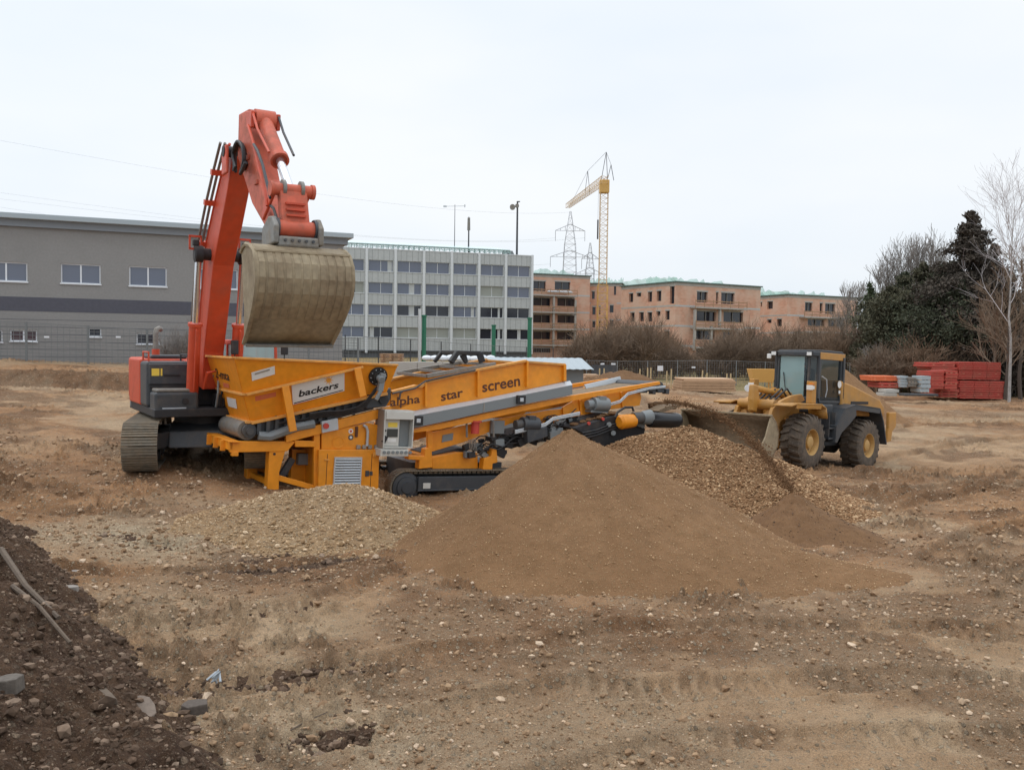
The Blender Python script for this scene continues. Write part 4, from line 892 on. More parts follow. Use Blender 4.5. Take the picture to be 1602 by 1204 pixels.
    # --- crawler tracks
    for side in (0, 1):
        ta = y(612, 760, .3); zt = y(640, 735.5, .3).z; zb = y(660, 789, .3).z; yy = .5 if not side else W - .5
        tk = track_mb(ta.x, ta.x + 4.1, zb, zt - .02, yy, .4, .14, .018, .04).build('track', M_TRACK, T, label=None)
        a = y(*z4(325, 1062), .28); r = (zt - zb) / 2 - .07; cz = (zt + zb) / 2; ys = .3 if not side else W - .3; sg_ = 1 if not side else -1
        MB().lathe([(0, r), (.03 * sg_, r), (.05 * sg_, r * .75), (.09 * sg_, r * .7), (.10 * sg_, r * .45), (.13 * sg_, r * .4)], (ta.x + (zt - zb) / 2, ys + .1 * sg_, cz), (0, -1, 0), 28).build('idler', M_DGREY, tk, smooth=35)
        MB().lathe([(0, r), (.03 * sg_, r), (.05 * sg_, r * .75), (.09 * sg_, r * .7)], (ta.x + 4.1 - (zt - zb) / 2, ys + .1 * sg_, cz), (0, -1, 0), 20).build('sprocket', M_DGREY, tk, smooth=35)
        f0 = y(*z4(455, 1008), .25).z; f1z = y(*z4(455, 1108), .25).z; xa = y(*z4(425, 1060), .25).x
        fb_ = MB().bx(xa, ta.x + 3.7, ys - .02 * sg_, ys + .4 * sg_, f1z, f0); fb_.bx(xa - .02, ta.x + 3.7, ys - .05 * sg_, ys, f1z, f1z + .04); fo = fb_.build('track_frame', M_DGREY, tk, bevel=.015)
        if not side:
            s0 = y(*z4(478, 1068), .28); MB().bx(s0.x - .1, s0.x + .1, ys - .045, ys - .022, s0.z - .07, s0.z + .07).build('type_plate', M_CAB, fo)
        rl = MB()
        for k in range(6): rl.cyl((ta.x + .9 + k * .45, ys + .05 * sg_, zb + .12), (ta.x + .9 + k * .45, ys + .3 * sg_, zb + .12), .1, n=14)
        rl.each('roller', M_DGREY, tk, smooth=35)
    MB().bx(ta.x + .7, ta.x + 3.4, .7, W - .7, zb + .25, zt + .15).build('carbody', M_DGREY, T)
    # --- coarse discharge conveyor with drum (black)
    D0, D1 = 24.0, 25.6
    def q5(X, Y, d): return S.I @ P(*z5(X, Y), d)
    body = [q5(500, 728, 24.2), q5(860, 618, 25.1), q5(1000, 640, 25.4), q5(1100, 730, 25.6), q5(1085, 795, 25.6), q5(720, 892, 24.6), q5(630, 800, 24.4)]
    yb_ = min(p.y for p in body); body = [y(*z5(*p), -.15) for p in ((500, 728), (860, 618), (1000, 640), (1100, 735), (1085, 795), (720, 892), (630, 800))]
    dc = MB().prism(body, (0, 1.1, 0)).build('discharge_conveyor', M_BLACK, T, bevel=.03)
    a0 = y(*z5(1130, 662), -.35); a1 = y(*z5(1375, 668), -.35)
    rdm = .225; ax = (a1 - a0).normalized(); L = (a1 - a0).length
    MB().lathe([(-.02, rdm * .6), (0, rdm * .95), (.05, rdm), (L - .14, rdm), (L - .05, rdm * .93), (L, rdm * .7), (L + .01, .05)], a0, ax, 32).build('drum', M_BLACKG, dc, smooth=50)
    mA = y(*z5(1135, 640), -.35); mB = y(*z5(895, 660), -.35); v = (mB - mA); 
    MB().lathe([(0, .22), (.22, .2), (.3, .17)], mA, v, 24).build('drum_flange', M_GREYP, dc, smooth=40)
    MB().lathe([(.3, .16), (.62, .17)], mA, v, 24).build('motor_coupling', M_DGREY, dc, smooth=40)
    MB().lathe([(.58, .18), (.62, .19), (1.05, .21), (1.12, .15)], mA + Vector((0, 0, -.05)), v + Vector((0, 0, -.02)), 24).build('drum_motor', M_YEL, dc, smooth=40)
    hs = MB()
    hs.tube(yp([(850, 640), (870, 600), (930, 560), (990, 560), (1000, 590)], -.5, z5), .035, 8)
    for k in range(3): hs.tube(yp([(580, 770 + 22 * k), (700, 745 + 22 * k), (800, 705 + 22 * k), (880, 690 + 15 * k)], -.22, z5), .025, 6)
    hs.each('conveyor_hose', M_BLACK, dc, smooth=True)
    bx_ = MB(); 
    for X, Y in ((835, 770), (1050, 700), (1075, 710), (1310, 715), (800, 700)): bx_.cyl(y(*z5(X, Y), -.25), y(*z5(X, Y), -.05), .07, n=14)
    bx_.each('bearing_cap', M_GREYP, dc, smooth=35)
    for X, Y in ((630, 690), (745, 655)): a = y(*z5(X, Y), -.17); MB().cyl(a, a + Vector((0, -.05, 0)), .045).build('reflector', M_RED, dc, smooth=35)
    cl = MB(); rs = random.Random(3)
    for k in range(60):
        t = rs.random(); X = 500 + 360 * t; Y = 715 - 110 * t - rs.uniform(0, 14); p = y(*z5(X, Y), rs.uniform(-.1, .5)); cl.sphere(p, rs.uniform(.04, .1), 6, 4, (1.6, 1.2, .6))
    for k in range(40):
        t = rs.random(); X = 1130 + 200 * t; Y = 560 - 60 * t * (1 - t) + rs.uniform(-25, 10); p = y(*z5(X, Y), rs.uniform(.3, 1)); cl.sphere(p, rs.uniform(.05, .12), 6, 4, (1.6, 1.2, .6))
    cl.build('caked_soil', M_FINE, dc)
    p_ = [y(*z5(*q), -.3) for q in ((1195, 590), (1290, 548), (1390, 538), (1385, 556), (1300, 580), (1230, 606))]; MB().prism(p_, (0, .5, 0)).build('scraper_plate', M_EARTHB, dc)
    return S
SCR = screener()
# stream of soil thrown off the conveyor end on to the soil cone
def stream():
    pts = [P(1040, 627, 25.6), P(1080, 634, 25.0), P(1124, 648, 24.0), P(1162, 677, 22.6), P(1190, 703, 21.2), P(1215, 735, 19.8), P(1238, 768, 18.5)]
    rs = np.random.RandomState(9); n = 9000; t = rs.beta(1.0, 1.0, n) * (len(pts) - 1); i = np.minimum(t.astype(int), len(pts) - 2); f = (t - i)[:, None]
    A_ = np.array([tuple(p) for p in pts]); q = A_[i] * (1 - f) + A_[i + 1] * f
    wid = np.interp(t, [0, 1.5, 4, 6], [.10, .11, .12, .10])[:, None] * rs.choice([.5, 1, 1.9], (n, 1), p=[.5, .35, .15]); q = q + rs.normal(0, 1, (n, 3)) * wid * np.array([.7, 1.2, .55])
    o0 = Vector(pts[3]); o = scatter('falling_soil', q - np.array(tuple(o0)), np.clip(np.exp(rs.normal(math.log(.012), .45, n)), .005, .04), M_FINE, seed=2)
    o.location = o0; tag(o, 'stream of brown soil falling from the conveyor end on to the small soil cone', 'falling soil', None, 'stuff')
stream()
# ------------------------------------------------------------------ excavator
M_ORGD = mat('faded_orange', (0.56, 0.105, 0.05), .55, dirt=(0.21, 0.11, 0.075), dscale=3.6, damt=.55, fine=.12, fscale=7)
def excavator():
    C0 = Vector((-7.97, 23.2, 0.42))
    T = thing('excavator', 'orange crawler excavator with raised boom and muddy bucket behind the hopper', 'excavator', Matrix.Translation(C0))
    Ti = Matrix.Translation(-C0)
    # undercarriage
    Uc = Frame(C0, R(-90 + 17)); Xc = Ti @ Uc.M           # local x = travel direction towards the viewer, y = to the viewer's right
    for s in (-1, 1):
        tk = track_mb(-2.5, 2.35, 0.02, 1.1, s * 1.36, .78, .2, .028, .05).build('track', M_TRACK, T, Xc)
        fb = MB().xz([(-2.0, .25), (1.9, .25), (1.9, .8), (1.2, .9), (-1.4, .9), (-2.0, .8)], s * 1.36 - .2, s * 1.36 + .2).build('track_frame', M_DGREY, tk, Xc, bevel=.02)
        for xx in (1.81, -1.96):
            MB().lathe([(-.27, .3), (-.25, .4), (-.1, .44), (.1, .44), (.25, .4), (.27, .3)], (xx, s * 1.36, .56), (0, 1, 0), 28).build('idler' if xx > 0 else 'sprocket', M_TRACK, tk, Xc, smooth=35)
        for k in range(6):
            MB().cyl((-1.5 + k * .6, s * 1.36 - .3, .2), (-1.5 + k * .6, s * 1.36 + .3, .2), .13, n=14).build('roller', M_DGREY, tk, Xc, smooth=35)
    cb = MB().xz([(-1.3, .45), (1.3, .45), (1.15, .85), (.7, 1.0), (-.7, 1.0), (-1.15, .85)], -.8, .8)
    for sx_ in (-1, 1):
        for sy in (-1, 1): cb.beam((sx_ * .5, sy * .5, .75), (sx_ * 1.3, sy * 1.3, .6), .5, .38)
    cb.build('carbody', M_DGREY, T, Xc, bevel=.03)
    MB().cyl((0, 0, .95), (0, 0, 1.22), .75, n=32).build('slew_ring', M_BLACK, T, Xc, smooth=35)
    # upper structure: x forward, y = operator's left (viewer's right)
    U = Frame(C0, R(-90 + 31)); Xu = Ti @ U.M
    def yp(px, py, y_=0.0): return U.y(px, py, y_)
    MB().bx(-2.6, 1.35, -1.45, 1.45, 1.22, 1.42).build('deck', M_BLACK, T, Xu, bevel=.02)
    # counterweight
    n = 14; pl = []
    for k in range(n + 1):
        a = math.pi * (k / n - .5); pl.append((-2.35 - .95 * math.cos(a) ** .7 if abs(math.cos(a)) > 1e-6 else -2.35, 1.5 * math.sin(a), 1.5))
    cw = MB().prism(pl, (0, 0, 1.12)).build('counterweight', M_ORG, T, Xu, bevel=.07, smooth=35)
    MB().prism([(p[0] * .985, p[1] * .985, 1.26) for p in pl], (0, 0, .24)).build('counterweight_base', M_GREYP, cw, Xu, bevel=.03)
    # right-hand housing (viewer's left)
    MB().bx(-2.35, -.55, -1.5, -.42, 1.42, 2.6).build('side_cover', M_ORG, T, Xu, bevel=.05)
    rh = MB().bx(-.55, .45, -1.49, -.45, 1.42, 2.55).build('side_housing', M_DGREY, T, Xu, bevel=.07)
    MB().bx(.44, .52, -1.44, -.5, 1.98, 2.5).build('front_door', M_DGREY, rh, Xu, bevel=.03)
    MB().bx(.52, .56, -1.1, -.72, 2.2, 2.24).build('door_handle', M_BLACK, rh, Xu, bevel=.01)
    MB().bx(.52, .527, -1.38, -1.2, 2.2, 2.38).build('warning_sticker', M_YSTK, rh, Xu)
    MB().bx(.52, .527, -1.17, -1.13, 2.2, 2.38).build('warning_sticker', M_YSTK, rh, Xu)
    tb = MB().bx(.45, 1.2, -1.42, -.4, 1.36, 1.82).build('tool_box', M_DGREY, T, Xu, bevel=.06)
    MB().bx(.5, 1.15, -1.38, -.45, 1.82, 1.9).build('step_plate', M_STEEL, tb, Xu, bevel=.03)
    MB().cyl((1.2, -.72, 1.6), (1.23, -.72, 1.6), .08, n=16).build('lock', M_BLACK, tb, Xu, smooth=35)
    MB().bx(1.2, 1.22, -1.25, -.7, 1.42, 1.45).build('edge_strip', M_GALV, tb, Xu)
    MB().bx(.3, .5, -1.42, -.4, 1.9, 1.97).build('rail', M_BLACK, tb, Xu)
    # hood, exhaust, rails
    MB().bx(-2.4, -.6, -.42, 1.45, 1.42, 2.55).build('engine_hood', M_ORG, T, Xu, bevel=.07)
    MB().bx(-1.9, -.7, -1.2, -.3, 2.6, 2.7).build('hood_top', M_DGREY, T, Xu, bevel=.04)
    ex = MB().tube([(-1.2, -1.0, 2.55), (-1.2, -1.0, 3.25), (-1.22, -.98, 3.36), (-1.3, -.9, 3.4), (-1.38, -.84, 3.37)], .065, 12).build('exhaust_stack', M_STEEL, T, Xu, smooth=True)
    MB().cyl((-1.2, -1.0, 2.55), (-1.2, -1.0, 2.85), .1, n=14).build('exhaust_base', M_ORG, ex, Xu, smooth=35)
    hr = MB().tube([(-.5, -1.42, 2.55), (-.5, -1.42, 2.78), (.35, -1.42, 2.78), (.35, -1.42, 2.55)], .022, 8).build('handrail', M_ORG, T, Xu, smooth=True)
    MB().tube([(-.5, -.5, 2.55), (-.5, -.5, 2.72), (.4, -.5, 2.72), (.4, -.5, 2.5)], .022, 8).build('handrail', M_BLACK, T, Xu, smooth=True)
    MB().bx(-.7, .3, -.44, .44, 1.42, 2.3).build('centre_tank', M_BLACK, T, Xu, bevel=.03)
    # cab on the viewer's right
    cb = MB(); X0, X1, Y0, Y1, Z0, Z1 = -.45, 1.35, .5, 1.48, 1.3, 3.12
    cb.bx(X0, X1, Y0, Y1, Z0, Z0 + .75)
    for xx, yy in ((X0, Y0), (X0, Y1), (X1, Y0), (X1, Y1), (.35, Y0), (.35, Y1)): cb.beam((xx, yy, Z0 + .7), (xx - (.12 if xx == X1 else 0), yy, Z1 - .1), .08, .08, upd=(1, 0, 0))
    cb.bx(X0 - .03, X1 - .08, Y0 - .03, Y1 + .03, Z1 - .12, Z1); cab = cb.build('cab', M_ORG, T, Xu, bevel=.03)
    gl = MB(); gl.quad([(X1, Y0, Z0 + .75), (X1, Y1, Z0 + .75), (X1 - .1, Y1, Z1 - .12), (X1 - .1, Y0, Z1 - .12)]); gl.quad([(X0, Y0, Z0 + .75), (X1, Y0, Z0 + .75), (X1 - .1, Y0, Z1 - .12), (X0, Y0, Z1 - .12)]); gl.quad([(X0, Y1, Z0 + .75), (X1, Y1, Z0 + .75), (X1 - .1, Y1, Z1 - .12), (X0, Y1, Z1 - .12)])
    gl.build('cab_glass', M_GLASS, cab, Xu)
    MB().bx(-.2, .3, .75, 1.2, 1.9, 2.7).build('seat', M_BLACK, cab, Xu, bevel=.08)
    for yy, m_ in ((Y0 - .12, M_DGREY), (Y1 + .14, M_BLACK)): 
        a = MB().tube([(X1 - .1, yy, 2.2), (X1 + .2, yy, 2.5), (X1 + .22, yy, 3.0)], .015, 6).build('mirror_arm', M_BLACK, cab, Xu, smooth=True); MB().bx(X1 + .18, X1 + .24, yy - .09, yy + .09, 2.75, 3.1).build('mirror', M_BLACK, a, Xu, bevel=.02)
    # boom
    bz = lambda pts: [yp(*p) for p in pts]
    F0 = yp(327, 600); BP = yp(345, 395); TP = yp(379, 240)
    def sect(a, b, c, w0):  # centre profile offset by half depth
        return None
    path = [F0 + Vector((.1, 0, -.1)), yp(330, 545), yp(337, 470), yp(344, 400), yp(357, 340), yp(368, 290), TP]
    dep = [.5, .68, .84, .92, .82, .66, .42]
    # boom box: depth measured in the boom plane, across its centre line
    up_, dn_ = [], []
    for i, p in enumerate(path):
        t = (path[min(i + 1, 6)] - path[max(i - 1, 0)]); t = Vector((t.x, 0, t.z)).normalized(); nn = Vector((-t.z, 0, t.x))
        up_.append(p + nn * dep[i] / 2); dn_.append(p - nn * dep[i] / 2)
    hw = .245
    bm_ = MB().xz([(p.x, p.z) for p in up_ + dn_[::-1]], -hw, hw); boom = bm_.build('boom', M_ORG, T, Xu, bevel=.03)
    # boom cylinders either side, from deck to mid boom
    pin = MB().cyl((path[3].x + .1, -.62, path[3].z), (path[3].x + .1, .62, path[3].z), .14, n=18).build('boom_pin', M_BLACK, boom, Xu, smooth=35)
    for s in (-1, 1):
        b = Vector((path[3].x + .1, s * .52, path[3].z)); a = Vector((.95, s * .52, 1.5)); m_ = a + (b - a) * .53
        cy = MB().cyl(a, m_, .145, n=20).cyl(m_, m_ + (b - a) * .02, .17, n=20).cyl(a + Vector((0, -.1, 0)), a + Vector((0, .1, 0)), .18, n=18).build('boom_cylinder', M_ORG, T, Xu, smooth=35)
        MB().cyl(m_, b, .075, n=16).build('piston_rod', M_CHROME, cy, Xu, smooth=True)
        MB().cyl(b + Vector((0, -.09, 0)), b + Vector((0, .09, 0)), .2, n=18).build('rod_eye', M_BLACK, cy, Xu, smooth=35)
        MB().tube([a + (b - a) * .1 + Vector((.2, 0, 0)), a + (b - a) * .5 + Vector((.2, 0, 0)), a + (b - a) * .52 + Vector((.1, 0, 0))], .025, 8).build('cylinder_pipe', M_ORG, cy, Xu, smooth=True)
        # lamp bracket above the pin
        q = b + Vector((-.05, s * .06, .42)); MB().box(q, (.04, .3, .05)).box(q + Vector((0, 0, -.3)), (.04, .3, .05)).box(q + Vector((0, s * .13, -.15)), (.04, .04, .3)).box(q + Vector((0, -s * .13, -.15)), (.04, .04, .3)).build('lamp_bracket', M_ORG, boom, Xu)
        MB().box(q + Vector((.05, 0, -.16)), (.12, .14, .14)).build('work_lamp', M_BLACK, boom, Xu, bevel=.02)
    # hydraulic lines along the boom (viewer's left)
    def edge(i, o, yy): return up_[i] + (up_[i] - dn_[i]).normalized() * o + Vector((0, yy, 0))
    for k in range(3):
        pts = [edge(i, .1, -.42 + .1 * k) for i in range(1, 7)]
        MB().tube(pts, .032, 8).build('boom_pipe', M_ORG if k == 2 else M_STEEL, boom, Xu, smooth=True)
    for i in (3, 4, 5): MB().box(edge(i, .08, -.3), (.16, .34, .12), Matrix.Rotation(.3, 3, 'Y')).build('pipe_clamp', M_ORG, boom, Xu)
    # stick: tail end at the top, tip at the linkage
    yt = lambda px, py: yp(px, py, 0)
    ST = [yt(398, 177), yt(397, 225), yt(416, 300), yt(452, 372)]
    sd = [.8, 1.0, .62, .36]; a_, b_ = [], []
    for i, p in enumerate(ST):
        t = (ST[min(i + 1, 3)] - ST[max(i - 1, 0)]); t = Vector((t.x, 0, t.z)).normalized(); nn = Vector((-t.z, 0, t.x))
        a_.append(p + nn * sd[i] / 2); b_.append(p - nn * sd[i] / 2)
    stick = MB().xz([(p.x, p.z) for p in a_ + b_[::-1]], -.23, .23).build('stick', M_ORGD, T, Xu, bevel=.03)
    for yy in (-.37, .37): MB().bx(TP.x - .22, TP.x + .22, yy - .03, yy + .03, TP.z - .5, TP.z + .12).build('boom_fork', M_ORG, boom, Xu, bevel=.05)
    MB().cyl(TP + Vector((0, -.42, 0)), TP + Vector((0, .42, 0)), .12, n=18).build('stick_pin', M_BLACK, stick, Xu, smooth=35)
    # stick cylinder behind the boom (rear, towards the machine)
    a = edge(3, .35, 0); b = a_[0] + Vector((-.3, 0, -.35)); m_ = a + (b - a) * .62
    # bucket cylinder on the front of the stick
    off = .34
    c0 = yt(411, 190) ; c0 = Vector((c0.x + .12, 0, c0.z)); c1 = yt(438, 252); c2 = yt(455, 300)
    bc = MB().cyl(c0, c1, .145, n=20).cyl(c1 - (c1 - c0).normalized() * .12, c1, .185, n=20).cyl(c0 + Vector((0, -.2, 0)), c0 + Vector((0, .2, 0)), .2, n=18).build('bucket_cylinder', M_ORGD, T, Xu, smooth=35)
    MB().cyl(c1, c2, .085, n=16).build('piston_rod', M_CHROME, bc, Xu, smooth=True)
    for k in (-1, 1): MB().tube([c0 + Vector((.1, .26 * k, .1)), c0 + (c1 - c0) * .3 + Vector((.12, .26 * k, 0)), c1 + Vector((.1, .24 * k, .12))], .026, 8).build('cylinder_pipe', M_ORG if k < 0 else M_DGREY, bc, Xu, smooth=True)
    MB().xz([(c0.x - .25, c0.z - .15), (c0.x + .1, c0.z - .2), (c0.x + .15, c0.z + .12), (c0.x - .3, c0.z + .2)], -.3, -.22).xz([(c0.x - .25, c0.z - .15), (c0.x + .1, c0.z - .2), (c0.x + .15, c0.z + .12), (c0.x - .3, c0.z + .2)], .22, .3).build('cylinder_lug', M_ORG, stick, Xu, bevel=.02)
    # pipes down the side of the stick
    for k in range(2):
        pts = [yp(388 + 9 * k, 196 + 30 * k, -.37), yp(396 + 7 * k, 222 + 14 * k, -.37), yp(404 + 7 * k, 258, -.37), yp(415 + 6 * k, 300, -.37), yp(418 + 5 * k, 322 - 12 * k, -.37)]
        MB().tube(pts, .03, 8).build('stick_pipe', M_ORG if k == 0 else M_DGREY, stick, Xu, smooth=True)
    # hose bundle at the boom tip
    rs = random.Random(2)
    for k in range(8):
        y_ = -.45 + .06 * k; j = lambda: rs.uniform(-3, 3)
        pts = [yp(366 + j(), 262 + 2 * k, y_), yp(364 + 1.2 * k, 238 + j(), y_), yp(371 + 1.5 * k, 224 + j(), y_), yp(379 + k, 232 + j(), y_), yp(381 + k, 252 + 2 * k, y_), yp(376 + 1.5 * k, 272 - 2 * k, y_), yp(388, 245 + 2 * k, y_)]
        # smooth loop
        q = []
        for i in range(len(pts) - 1):
            for t in (0, .33, .66): 
                p0, p1_, p2_, p3_ = pts[max(i - 1, 0)], pts[i], pts[i + 1], pts[min(i + 2, len(pts) - 1)]
                q.append(.5 * ((2 * p1_) + (-p0 + p2_) * t + (2 * p0 - 5 * p1_ + 4 * p2_ - p3_) * t * t + (-p0 + 3 * p1_ - 3 * p2_ + p3_) * t ** 3))
        MB().tube(q, .034, 8).build('hose', M_BLACK, T, Xu, smooth=True)
    # bucket link and quick coupler
    l0 = yt(457, 298); l1 = yt(461, 352)
    lk = MB().cyl(l0 + Vector((0, -.36, 0)), l0 + Vector((0, .36, 0)), .12, n=16).beam(l0, l1, .06, .06)
    lk = MB().cyl(l0 + Vector((0, -.36, 0)), l0 + Vector((0, .36, 0)), .115, n=18)
    lk.build('link_pin', M_ORGD, T, Xu, smooth=35)
    w0 = [(l0.x - .12, l0.z), (l0.x + .1, l0.z), (l1.x + .12, l1.z), (l1.x - .12, l1.z)]
    MB().xz(w0, -.26, .26).build('bucket_link', M_ORGD, T, Xu, bevel=.03)
    for k in range(3): zz = l0.z + (l1.z - l0.z) * (.42 + .17 * k); xx = l0.x + (l1.x - l0.x) * (.42 + .17 * k) + .12; MB().bx(xx - .02, xx + .06, -.18, .18, zz - .018, zz + .018).build('link_rib', M_ORG, T, Xu)
    for s in (-1, 1):
        MB().beam(Vector((l0.x, .33 * s, l0.z)), Vector((yt(438, 342).x, .33 * s, yt(438, 342).z)), .06, .18).build('guide_link', M_ORG, T, Xu, bevel=.03)
    kp = yt(461, 359); MB().cyl(kp + Vector((.05, -.35, 0)), kp + Vector((.05, .35, 0)), .15, n=20).build('coupler_pin', M_ORGD, T, Xu, smooth=35, label='rusty coupler pin')
    for s in (-1, 1):
        xx, zz = kp.x, kp.z
        MB().xz([(xx - .55, zz - .34), (xx + .28, zz - .3), (xx + .3, zz + .02), (xx + .12, zz + .2), (xx - .1, zz + .22), (xx - .5, zz + .05)], s * .42 - .05, s * .42 + .05).build('coupler_cheek', M_STEEL, T, Xu, bevel=.03)
    MB().bx(kp.x - .5, kp.x + .28, -.38, .38, kp.z - .36, kp.z - .16).build('coupler_body', M_STEEL, T, Xu, bevel=.04)
    MB().bx(kp.x - .35, kp.x + .15, -.3, -.12, kp.z - .52, kp.z - .34).build('coupler_hook', M_DGREY, T, Xu, bevel=.02)
    MB().bx(kp.x - .35, kp.x + .15, .12, .3, kp.z - .52, kp.z - .34).build('coupler_hook', M_DGREY, T, Xu, bevel=.02)
    for s in (-1, 1):   # collars, hoses and grease points round the coupler
        MB().cyl(kp + Vector((.05, s * .33, 0)), kp + Vector((.05, s * .40, 0)), .19, n=18).build('pin_collar', M_DGREY, T, Xu, smooth=35)
        MB().cyl(l0 + Vector((0, s * .36, 0)), l0 + Vector((0, s * .42, 0)), .14, n=16).build('pin_collar', M_ORGD, T, Xu, smooth=35)
        MB().cyl(l0 + Vector((.0, s * .14, .02)), l0 + Vector((.0, s * .2, .02)), .165, n=16).build('rod_collar', M_STEEL, T, Xu, smooth=35)
        MB().tube([yp(419, 318, -.3 * s), yp(428, 326, -.34 * s), yp(434, 345, -.36 * s), kp + Vector((-.2, -.3 * s, -.1))], .028, 7).build('coupler_hose', M_BLACK, T, Xu, smooth=True)
    for k in range(5): MB().cyl(Vector((kp.x + .28, -.26 + .13 * k, kp.z - .24)), Vector((kp.x + .31, -.26 + .13 * k, kp.z - .24)), .028, n=6).build('bolt', M_DGREY, T, Xu)
    for k, (pa, pb) in enumerate(((.18, .3), (.45, .55), (.72, .82))):
        q_ = ST[1] + (ST[3] - ST[1]) * pa; MB().box(q_ + Vector((0, -.25, 0)), (.2, .05, .1)).build('pipe_clamp', M_ORGD, stick, Xu, bevel=.01)
    # bucket: profile in the boom plane, width along y
    bt = yp(462, 388).z; xx = kp.x; hwb = .88
    back = [(xx - .38, bt - .1), (xx - .25, bt - .02), (xx - .05, bt + .02), (xx + .25, bt - .03), (xx + .5, bt - .15), (xx + .66, bt - .36), (xx + .70, bt - .62), (xx + .62, bt - .88), (xx + .46, bt - 1.1), (xx + .24, bt - 1.32), (xx - .04, bt - 1.56), (xx - .36, bt - 1.8)]
    lipz = yp(447, 538).z
    back = [(x_, bt + (z_ - bt) * ((bt - lipz) / 1.8)) for x_, z_ in back]
    th = .04; mb = MB(); vs = []; 
    def taper(i): return hwb * (1.0 - .012 * max(0, (i - 7)))
    for i, (x_, z_) in enumerate(back): vs += [(x_, -taper(i), z_), (x_, taper(i), z_)]
    mb.add(vs, [(2 * i, 2 * i + 1, 2 * i + 3, 2 * i + 2) for i in range(len(back) - 1)])
    bk = mb.build('bucket', M_BUCKET, T, Xu, solid=.045, smooth=50)
    # side plates
    for s in (-1, 1):
        pts = [Vector((x_, s * taper(i), z_)) for i, (x_, z_) in enumerate(back)]
        pts = [pts[0]] + pts[1:] + [Vector((xx - .3, s * taper(9), bt - 1.1))]
        MB().prism(pts, (0, -.05 * s, 0)).build('side_plate', M_BUCKET, bk, Xu, bevel=.01)
        e = [p for p in pts[:-1]]; MB().tube([p + Vector((0, .0, 0)) for p in e], .045, 6).build('edge_rim', M_BUCKET, bk, Xu, smooth=True)
    MB().beam(Vector((back[-1][0], -taper(11), back[-1][1])), Vector((back[-1][0], taper(11), back[-1][1])), .3, .05, upd=(.3, 0, 1)).build('cutting_edge', M_STEEL, bk, Xu, bevel=.01)
    for k in range(11):
        yy = -hwb + .09 + (2 * hwb - .18) * k / 10; r_ = MB(); pts = []
        for i in range(4, 10):
            x_, z_ = back[i]; pts.append(Vector((x_, yy * taper(i) / hwb, z_)))
        o2 = []
        for i_, p_ in enumerate(pts):
            t_ = pts[min(i_ + 1, len(pts) - 1)] - pts[max(i_ - 1, 0)]; n_ = Vector((-t_.z, 0, t_.x)).normalized(); n_ = n_ if n_.x > 0 else -n_; o2.append(p_ + n_ * .032)
        r_.prism([Vector((p_.x, yy - .055, p_.z)) for p_ in pts + o2[::-1]], (0, .11, 0))
        r_.build('wear_strip', M_BUCKET, bk, Xu, bevel=.008)
    MB().tube([Vector((back[4][0] + .02, -hwb, back[4][1] + .01)), Vector((back[4][0] + .02, hwb, back[4][1] + .01))], .035, 6).build('top_seam', M_BUCKET, bk, Xu)
    # hydraulic clutter between boom foot and deck
    rs = random.Random(8)
    for k in range(9):
        yy = .1 + .09 * k - .1; MB().tube([(1.25, yy, 1.45), (1.45 + .1 * rs.random(), yy, 1.8), (1.3, yy + .05, 2.15 + .2 * rs.random()), (1.0, yy, 2.2)], .028, 7).build('hose', M_BLACK if k % 3 else M_GREYP, T, Xu, smooth=True)
    MB().bx(.6, 1.25, .05, .45, 1.42, 1.75).build('valve_block', M_BLACK, T, Xu, bevel=.03)
    MB().tube([(1.25, -.3, 1.9), (1.45, -.25, 2.3), (1.45, .0, 2.35), (1.3, .05, 1.95)], .035, 8).build('guard_loop', M_ORG, T, Xu, smooth=True)
    return T
excavator()

# ------------------------------------------------------------------ people: one skinned body
def skin_body(name, joints, edges, radii, mat_, parent):
    me = bpy.data.meshes.new(name); me.from_pydata([tuple(j) for j in joints], edges, [])
    o = bpy.data.objects.new(name, me); COL.objects.link(o)
    o.modifiers.new('skin', 'SKIN'); sk = me.skin_vertices[0].data if me.skin_vertices else None
    if sk is None:
        import bmesh
        bm = bmesh.new(); bm.from_mesh(me); bm.verts.layers.skin.verify(); bm.to_mesh(me); bm.free(); sk = me.skin_vertices[0].data
    for i, r_ in enumerate(radii):
        sk[i].radius = (r_[0], r_[1]) if isinstance(r_, tuple) else (r_, r_)
    sk[0].use_root = True
    ss = o.modifiers.new('sub', 'SUBSURF'); ss.levels = 2; ss.render_levels = 2
    me.materials.append(mat_)
    if parent is not None: o.parent = parent
    return o
M_SKIN = mat('skin', (0.50, 0.27, 0.18), .55); M_CLOTH = mat('dark_workwear', (0.035, 0.04, 0.055), .9, fine=.15); M_HAIR = mat('dark_hair', (0.03, 0.02, 0.015), .8)

